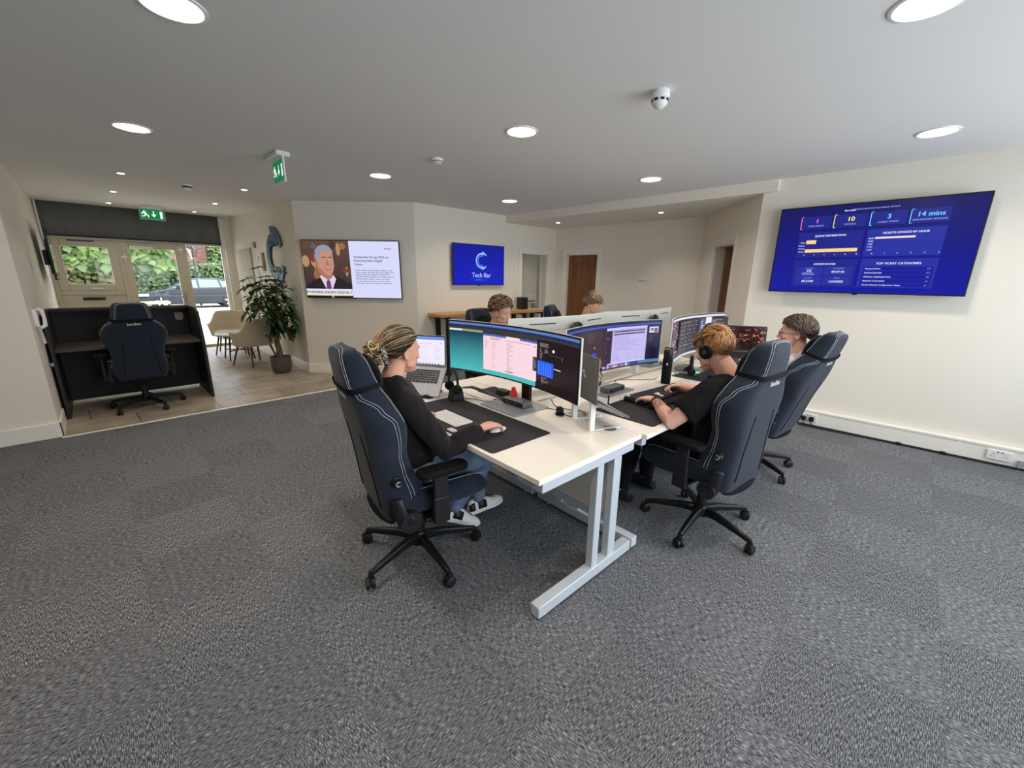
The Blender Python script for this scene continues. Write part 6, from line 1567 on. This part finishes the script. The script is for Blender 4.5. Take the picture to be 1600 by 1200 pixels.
def strands(H, k, lim, n, step, flow, seed, r0=.0042, grow=.008, lift=.004, nst=6, jitter=.25, fringe=0.0, tone=(.1, .9), over=.0):
    rr = random.Random(seed); mb = MB(H); cnt = 0
    while cnt < n:
        az = rr.uniform(0, 2 * pi); z = rr.uniform(-.6, 1); e = math.asin(z)
        if e < lim(az) + .02: continue
        cnt += 1; d = Vector((cos(e) * cos(az), cos(e) * sin(az), sin(e))); pts = []; g = grow + rr.uniform(-.002, .003); jit = Vector((rr.gauss(0, 1), rr.gauss(0, 1), rr.gauss(0, 1))) * jitter
        st = step * rr.uniform(.6, 1.3)
        for i in range(nst):
            az_ = atan2(d.y, d.x); below = lim(az_) - math.asin(max(-1, min(1, d.z)))
            gg = g + lift * sin(pi * i / (nst - 1)) * 1.0 + over * i / nst + max(0, below) * fringe
            pts.append(surf(d, gg, k))
            f = flow(d) + jit * .5; f = f - d * f.dot(d)
            if f.length > 1e-5: d = (d + f.normalized() * st).normalized()
            if below > .22: break
        if len(pts) < 3: continue
        m = len(pts); mb.t = rr.uniform(*tone); mb.tube(pts, [r0 * (.55 + .6 * sin(pi * (i + .6) / (m + .4))) * (1 if i < m - 1 else .35) for i in range(m)], n=6, flat=.55)
    return mb
def join(a, b):
    n = len(a.v); a.v += b.v; a.tone += b.tone; a.f += [[i + n for i in f] for f in b.f]; a.m += b.m; return a
W4 = lambda mb: mb
# ================================================================ THE WOMAN
hair_mat('hair_blonde_brown', rgb(42, 31, 23), rgb(166, 140, 106), (30, 90, 90)); hair_mat('hair_bun', rgb(52, 38, 26), rgb(196, 168, 122)); hair_mat('hair_ginger', rgb(124, 78, 46), rgb(200, 152, 104)); hair_mat('hair_brown', rgb(38, 27, 20), rgb(90, 66, 48)); hair_mat('hair_curly', rgb(60, 42, 32), rgb(140, 106, 80)); hair_mat('hair_sandy', rgb(70, 52, 38), rgb(144, 112, 82))
M_BLKTOP = mat('black_sweatshirt', rgb(30, 26, 28), .9, spec=.15, sheen=.1, bump=.08, bscale=400); M_TEE = mat('black_tee', rgb(20, 20, 22), .9, spec=.15, bump=.08, bscale=400)
M_JEAN = mat('blue_denim', rgb(108, 124, 150), .85, spec=.15, namt=.18, nscale=20, bump=.1, bscale=500); M_TROUS = mat('black_trousers', rgb(20, 20, 24), .9, spec=.15)
M_SHIRT = mat('white_shirt', rgb(218, 206, 208), .8, spec=.2); M_SHW = mat('shoe_white', rgb(226, 222, 216), .5); M_SHB = mat('shoe_black', rgb(24, 24, 26), .5)
SEAT = .53
def spine(px, cx, nx, nz, w=1.0):
    f = lambda t, a, b: a + (b - a) * t
    return [((px, 0, SEAT - .06), .12 * w, .09), ((px, 0, SEAT), .165 * w, .125), ((px - .005, 0, SEAT + .08), .160 * w, .115), ((px + (cx - px) * .45, 0, .70), .145 * w, .100), ((cx, 0, .80), .158 * w, .105), ((cx + (nx - cx) * .5, 0, .88), .168 * w, .108), ((cx + (nx - cx) * .85, 0, .94), .160 * w, .092), ((nx, 0, nz - .025), .105 * w, .065)]
Jw = dict(head=(-.043, .015, 1.172, radians(6), radians(4)), neck=(-.095, 0, 1.068), spine=spine(-.02, -.055, -.095, 1.045, .93),
          arm_r=((-.095, -.165, .94), (.04, -.245, .70), (.240, -.288, .785)), arm_l=((-.095, .165, .94), (.0, .24, .72), (.115, .195, .775)),
          hand_r=((1, .10, -.05), (-.05, 0, 1), (0, 1, 0), dict(curl=(.30, .45, .35), tcurl=.25, spread=.07)), hand_l=((1, -.15, -.16), (0, 0, 1), (0, -1, 0), dict(curl=(.35, .4, .3))),
          leg_r=((.0, -.09, .55), (.42, -.11, .53), (.27, .055, .15)), leg_l=((.0, .09, .55), (.43, .10, .54), (.50, .09, .115)), foot_r=((1, -.25, 0), .45), foot_l=((1, -.02, 0), 0))
w, Mw, Hw, kw = person('woman in a black sweatshirt with blonde streaked hair clipped up, using a mouse', -.123, .805, 0, Jw, M_SKIN, M_BLKTOP, M_JEAN, sleeve='long', female=True, brow=MATS['hair_brown'], shoes=(M_SHW, M_SHW, M_SHB), smile=True, arm_r=.9)
def lim_up(az):
    a = abs((az + pi) % (2 * pi) - pi); pts = ((0, .50), (.6, .42), (1.0, .20), (1.3, .02), (1.5, -.08), (1.72, -.42), (2.1, -.78), (pi, -.88))
    for (a0, e0), (a1, e1) in zip(pts, pts[1:]):
        if a <= a1: return e0 + (e1 - e0) * (a - a0) / (a1 - a0)
    return -.88
bun = Vector((-.95, 0, -.28)).normalized()
hm = MB(); hm.t = -.1; scalp(hm, Hw, kw, lim_up, .012)
join(hm, strands(Hw, kw, lim_up, 520, .26, lambda d: bun - d, 5, r0=.0048, grow=.014, lift=.006, nst=9, jitter=.10, tone=(-.35, .55)))
join(hm, strands(Hw, kw, lim_up, 46, .24, lambda d: bun - d, 15, r0=.0036, grow=.0185, lift=.007, nst=10, jitter=.06, tone=(1.1, 1.3)))
hm.build('hair', MATS['hair_blonde_brown'], w, world=True, smooth=70)
rr = random.Random(2); bm_ = MB(Hw)
bc = Vector((-.140, 0, .008))
for i in range(90):
    bm_.t = rr.uniform(.1, 1.1); a0 = rr.uniform(0, 6.28); ax = Vector((rr.gauss(0, 1), rr.gauss(0, 1), rr.gauss(0, 1))).normalized(); e1 = ax.cross(Vector((.3, .5, .8))).normalized(); e2 = ax.cross(e1)
    c = bc + Vector((max(-.035, min(.03, rr.gauss(-.005, .018))), max(-.04, min(.04, rr.gauss(0, .024))), max(-.04, min(.035, rr.gauss(.0, .026))))); R_ = rr.uniform(.009, .019)
    bm_.tube([c + (e1 * cos(a0 + q * .55) + e2 * sin(a0 + q * .55)) * R_ * (1 + q * .03) for q in range(10)], [.0032] * 9 + [.001], n=5)
bm_.build('hair_bun', MATS['hair_bun'], w, world=True, smooth=70)
def clip_mat():
    m, n, l, b = nodes_mat('speckled_clip'); tc = n.new('ShaderNodeTexCoord'); v = n.new('ShaderNodeTexVoronoi'); v.inputs['Scale'].default_value = 190; l.new(tc.outputs['Object'], v.inputs['Vector'])
    l.new(ramp(n, l, v.outputs['Distance'], [(.30, rgb(206, 196, 180)), (.42, rgb(28, 26, 28))]), b.inputs['Base Color']); b.inputs['Roughness'].default_value = .3; return m
clip_mat(); mb = MB(Hw)
for q in (-1, 1):
    path = [Vector((-.112, q * .014, .050)), Vector((-.122, q * .042, .03)), Vector((-.118, q * .052, -.015)), Vector((-.098, q * .042, -.065))]
    mb.tube(path, [.010, .016, .016, .008], n=10, flat=.45, round_ends=True)
    for i in range(5): p = path[1].lerp(path[3], i / 4); mb.tube([p, p + Vector((.0, -q * .020, .004)), p + Vector((.008, -q * .034, .004))], [.006, .0045, .002], n=6)
mb.build('hair_clip', MATS['speckled_clip'], w, world=True)
# ================================================================ MAN IN HEADPHONES
Jm = dict(head=(.055, .005, 1.140, radians(-14), radians(22)), neck=(-.045, 0, 1.015), spine=spine(-.02, -.05, -.045, 1.005, 1.12),
          arm_r=((-.035, -.19, .935), (.13, -.36, .775), (.385, -.33, .795)), arm_l=((-.035, .19, .935), (.10, .345, .755), (.315, .135, .790)),
          hand_r=((.62, .80, -.12), (.35, -.3, .9), (1, 0, 0), dict(curl=(.75, .8, .5), tcurl=.5)), hand_l=((1, -.12, -.02), (0, .05, 1), (0, -1, 0), dict(curl=(.30, .30, .2), tcurl=.2, spread=.07)),
          leg_r=((.0, -.10, .55), (.44, -.16, .54), (.50, -.18, .10)), leg_l=((.0, .10, .55), (.44, .13, .54), (.52, .12, .10)), foot_r=((1, -.1, 0),), foot_l=((1, .15, 0),))
m1, Mm, Hm, km = person('ginger haired man in a black T-shirt typing on a black keyboard', 1.384, -.142, pi / 2, Jm, M_SKINP, M_TEE, M_TROUS, sleeve='short', brow=MATS['hair_ginger'], shoes=(M_SHB, M_SHB), arm_r=1.1)
crown = Vector((-.55, 0, .85)).normalized()
def away(c): return lambda d: (d - c) + Vector((.0, 0, -.12))
hm = MB(); hm.t = .4; scalp(hm, Hm, km, lim_short, .007)
join(hm, strands(Hm, km, lim_short, 800, .16, away(crown), 7, r0=.0036, grow=.009, lift=.004, nst=5, jitter=.30, tone=(0, 1)))
join(hm, strands(Hm, km, lambda a: max(lim_short(a), .45), 260, .20, lambda d: Vector((1, .15, .0)), 8, r0=.0044, grow=.015, lift=.010, nst=6, jitter=.25, tone=(.1, 1)))
hm.build('hair', MATS['hair_ginger'], m1, world=True, smooth=70)
hp_ = thing('headphones', 'black over-ear headphones worn by the ginger haired man', 'headphones', tuple(Hm.translation))
pts = []
for i in range(21):
    a = pi * i / 20; pts.append(Hm @ Vector((-.006, .099 * cos(a), .028 + .126 * sin(a))))
pts = [Hm @ Vector((-.006, .092, -.012))] + pts + [Hm @ Vector((-.006, -.092, -.012))]
mb = MB(); mb.tube(pts, [.007] * 3 + [.010] * 17 + [.007] * 3, n=10, flat=.55); mb.build('headband', M_BLACK, hp_, world=True)
for q in (-1, 1):
    R = (Hm.to_3x3() @ RX(radians(90 * -q))); c = Hm @ Vector((-.008, q * .076, -.010))
    mb = MB(); mb.lathe([(.001, -.004), (.030, -.004), (.040, .002), (.042, .014), (.036, .024), (.020, .028), (.001, .028)], c, 28, R=R, cap=True); cup = mb.build('ear_cup', M_BLACKM, hp_, world=True)
    mb = MB(); mb.lathe([(.001, .028), (.016, .0285), (.014, .031), (.001, .031)], c, 20, R=R, cap=True); mb.build('cup_cap', mat('dark_satin', rgb(54, 56, 62), .3), cup, world=True)
# watch on the left wrist
sh_, el_, wr_ = [Mm @ Vector(q) for q in Jm['arm_l']]; ax = (wr_ - el_).normalized(); wc = wr_ - ax * .012
zz1 = Vector((0, 0, 1)); n_ = (zz1 - ax * zz1.dot(ax)).normalized(); s_ = ax.cross(n_)
mb = MB(); ring = lambda off, r: [wc + ax * off + (n_ * cos(a) + s_ * sin(a)) * r for a in [2 * pi * j / 24 for j in range(24)]]
mb.loft([ring(-.011, .0285), ring(-.011, .0315), ring(.011, .0315), ring(.011, .0285)], cap=False); mb.build('watch_strap', M_BLACK, m1, world=True)
Rw = Matrix((ax, s_, n_)).transposed()
mb = MB(); mb.rbox(wc + n_ * .033, (.036, .032, .010), .008, R=Rw); mb.build('wristwatch', mat('watch_glass', rgb(12, 12, 16), .1), m1, bevel=.002, world=True)
# tattoo bands on the forearm skin
mb = MB(); r2 = random.Random(5)
for k_ in range(7):
    p = wr_.lerp(el_, .16 + .06 * k_); a0 = r2.uniform(-.6, .2); L_ = r2.uniform(.7, 1.4); rad_ = .0262 + .0125 * min(1, (.16 + .06 * k_) / .6)
    mb.tube([p + ax * .012 * sin(5 * (a0 + L_ * i / 8)) + (n_ * cos(a0 + L_ * i / 8) - s_ * sin(a0 + L_ * i / 8)) * (rad_ + .0035) * 1.1 for i in range(9)], .0016, n=4)
mb.build('tattoo', mat('tattoo_ink', rgb(120, 92, 84), .7), m1, world=True)
# ================================================================ MAN IN THE WHITE SHIRT
Js = dict(head=(-.165, 0, 1.155, radians(8), radians(2)), neck=(-.205, 0, 1.00), spine=spine(.02, -.11, -.195, .995, 1.12),
          arm_r=((-.165, -.19, .94), (-.0, -.27, .74), (.21, -.20, .79)), arm_l=((-.165, .19, .94), (-.01, .27, .73), (.18, .18, .775)),
          hand_r=((1, .2, -.15), (0, 0, 1), (0, 1, 0), dict(curl=(.35, .4, .3))), hand_l=((1, -.2, -.10), (0, 0, 1), (0, -1, 0), dict(curl=(.35, .4, .3))),
          leg_r=((.03, -.10, .55), (.46, -.14, .54), (.52, -.16, .10)), leg_l=((.03, .10, .55), (.46, .14, .54), (.52, .12, .10)), foot_r=((1, 0, 0),), foot_l=((1, .1, 0),))
m2, Ms, Hs, ks = person('brown haired man with glasses in a white shirt leaning back in his chair', 2.58, -.04, pi / 2 + radians(8), Js, M_SKINP, M_SHIRT, M_TROUS, sleeve='long', brow=MATS['hair_brown'], shoes=(M_SHB, M_SHB), coll=True, vox=.0045)
hm = MB(); hm.t = .3; scalp(hm, Hs, ks, lim_short, .012)
join(hm, strands(Hs, ks, lim_short, 620, .20, lambda d: Vector((-.75, .0, -.35)) + Vector((0, d.y, 0)) * .6, 21, r0=.0050, grow=.016, lift=.010, nst=7, jitter=.22, tone=(0, 1), over=.004))
join(hm, strands(Hs, ks, lambda a: max(lim_short(a), .35), 240, .20, lambda d: Vector((-.2, .9 if d.y > -.1 else -.6, .1)), 22, r0=.0055, grow=.022, lift=.014, nst=6, jitter=.3, tone=(.2, 1)))
hm.build('hair', MATS['hair_brown'], m2, world=True, smooth=70)
bd = MB(); bd.t = .5
join(bd, strands(Hs, ks, lambda a: 9, 0, 0, None, 1)) if False else None
rr = random.Random(9); bd = MB(Hs)
for i in range(260):
    a = rr.uniform(-1.45, 1.45); z = rr.uniform(-.112, -.055); w_ = .052 + (z + .085) * .35; c0 = .036
    if abs(a) < .35 and z > -.085: continue
    p = Vector((c0 + (w_ + .006) * cos(a), (w_ + .004) * sin(a), z)); bd.t = rr.random(); bd.tube([p, p + Vector((.002, 0, -.008))], [.0016, .0006], n=4)
bd.build('stubble_beard', MATS['hair_brown'], m2, world=True)
gl = MB(Hs)
for q in (-1, 1):
    gl.tube([Vector((.104, q * .031, .000)) + Vector((0, .023 * cos(a), .018 * sin(a))) for a in [2 * pi * j / 20 for j in range(21)]], .0018, n=6, cap=False)
    gl.tube([(.104, q * .054, .006), (.08, q * .072, .006), (.0, q * .082, .004), (-.02, q * .080, -.008)], .0020, n=6)
gl.tube([(.104, -.009, .004), (.108, 0, .006), (.104, .009, .004)], .0018, n=6)
gl.build('glasses', mat('glasses_frame', rgb(70, 36, 28), .3), m2, world=True)
mb = MB(Ms)
for q in (-1, 1): mb.loft([[(-.235 + .05 * i / 4 * 1.4, q * (.062 - .012 * i / 4), 1.035 - .030 * i / 4), (-.235 + .05 * i / 4 * 1.5, q * (.074 - .008 * i / 4), .990 - .030 * i / 4)] for i in range(5)], cap=False, closed=False)
o = mb.build('collar', M_SHIRT, m2, world=True); md = o.modifiers.new('t', 'SOLIDIFY'); md.thickness = .004
# ================================================================ THE TWO BOYS IN THE BACK ROW
def boy(label, u, v, ang, hx, hy, hz, yaw, pitch, hair, top, seed, curly):
    J = dict(head=(hx, hy, hz, yaw, pitch), neck=(hx - .075, 0, hz - .145), spine=spine(-.02, -.02 + hx * .3, hx - .07, hz - .155, 1.0),
             arm_r=((hx - .07, -.18, hz - .22), (.08, -.26, .77), (.30, -.16, .79)), arm_l=((hx - .07, .18, hz - .22), (.08, .26, .77), (.30, .16, .79)),
             hand_r=((1, .2, -.15), (0, 0, 1), (0, 1, 0), dict(curl=(.35, .4, .3))), hand_l=((1, -.2, -.15), (0, 0, 1), (0, -1, 0), dict(curl=(.35, .4, .3))),
             leg_r=((.03, -.10, .55), (.44, -.14, .54), (.50, -.16, .10)), leg_l=((.03, .10, .55), (.44, .14, .54), (.50, .14, .10)), foot_r=((1, 0, 0),), foot_l=((1, .1, 0),))
    t, M, H, k = person(label, u, v, ang, J, M_SKINP, top, M_TROUS, sleeve='short', brow=MATS[hair], shoes=(M_SHB, M_SHB), vox=.0048)
    hm = MB(); hm.t = .3; scalp(hm, H, k, lim_short, .010)
    rr = random.Random(seed)
    if curly:
        n = 0; cm = MB(H)
        while n < 330:
            az = rr.uniform(0, 6.283); e = math.asin(rr.uniform(-.5, 1))
            if e < lim_short(az) - .05: continue
            n += 1; d = Vector((cos(e) * cos(az), cos(e) * sin(az), sin(e))); topness = max(0, sin(e)); c = surf(d, .014 + .022 * topness + rr.uniform(0, .008), k)
            t1 = d.cross(Vector((rr.gauss(0, 1), rr.gauss(0, 1), rr.gauss(0, 1)))).normalized(); t2_ = d.cross(t1); R_ = rr.uniform(.006, .012); cm.t = rr.uniform(0, 1)
            cm.tube([c + t1 * (R_ * cos(q * .9)) + t2_ * (R_ * sin(q * .9)) + d * (.0022 * q - .006) + t1 * .001 * q for q in range(11)], [.0034] * 10 + [.0012], n=5)
        join(hm, cm)
    else:
        join(hm, strands(H, k, lim_short, 520, .18, away(crown), seed, r0=.0042, grow=.012, lift=.006, nst=6, jitter=.22, tone=(0, 1)))
        join(hm, strands(H, k, lambda a: max(lim_short(a), .30), 260, .22, lambda d: Vector((1, -.35, -.1)), seed + 1, r0=.0050, grow=.020, lift=.010, nst=7, jitter=.16, fringe=.02, tone=(.2, 1)))
    hm.build('hair', MATS[hair], t, world=True, smooth=70)
    return t
M_GREYT = mat('grey_tee', rgb(150, 150, 152), .9)
boy('curly haired young man looking down behind the white backed monitor', 1.47, 2.06, -pi / 2, .105, .015, 1.212, radians(10), radians(10), 'hair_curly', M_GREYT, 31, True)
boy('straight haired young man at the far end, half hidden by the monitors', 2.93, 2.06, -pi / 2, .105, .0, 1.255, radians(22), radians(16), 'hair_sandy', mat('white_tee', rgb(225, 222, 220), .9), 41, False)
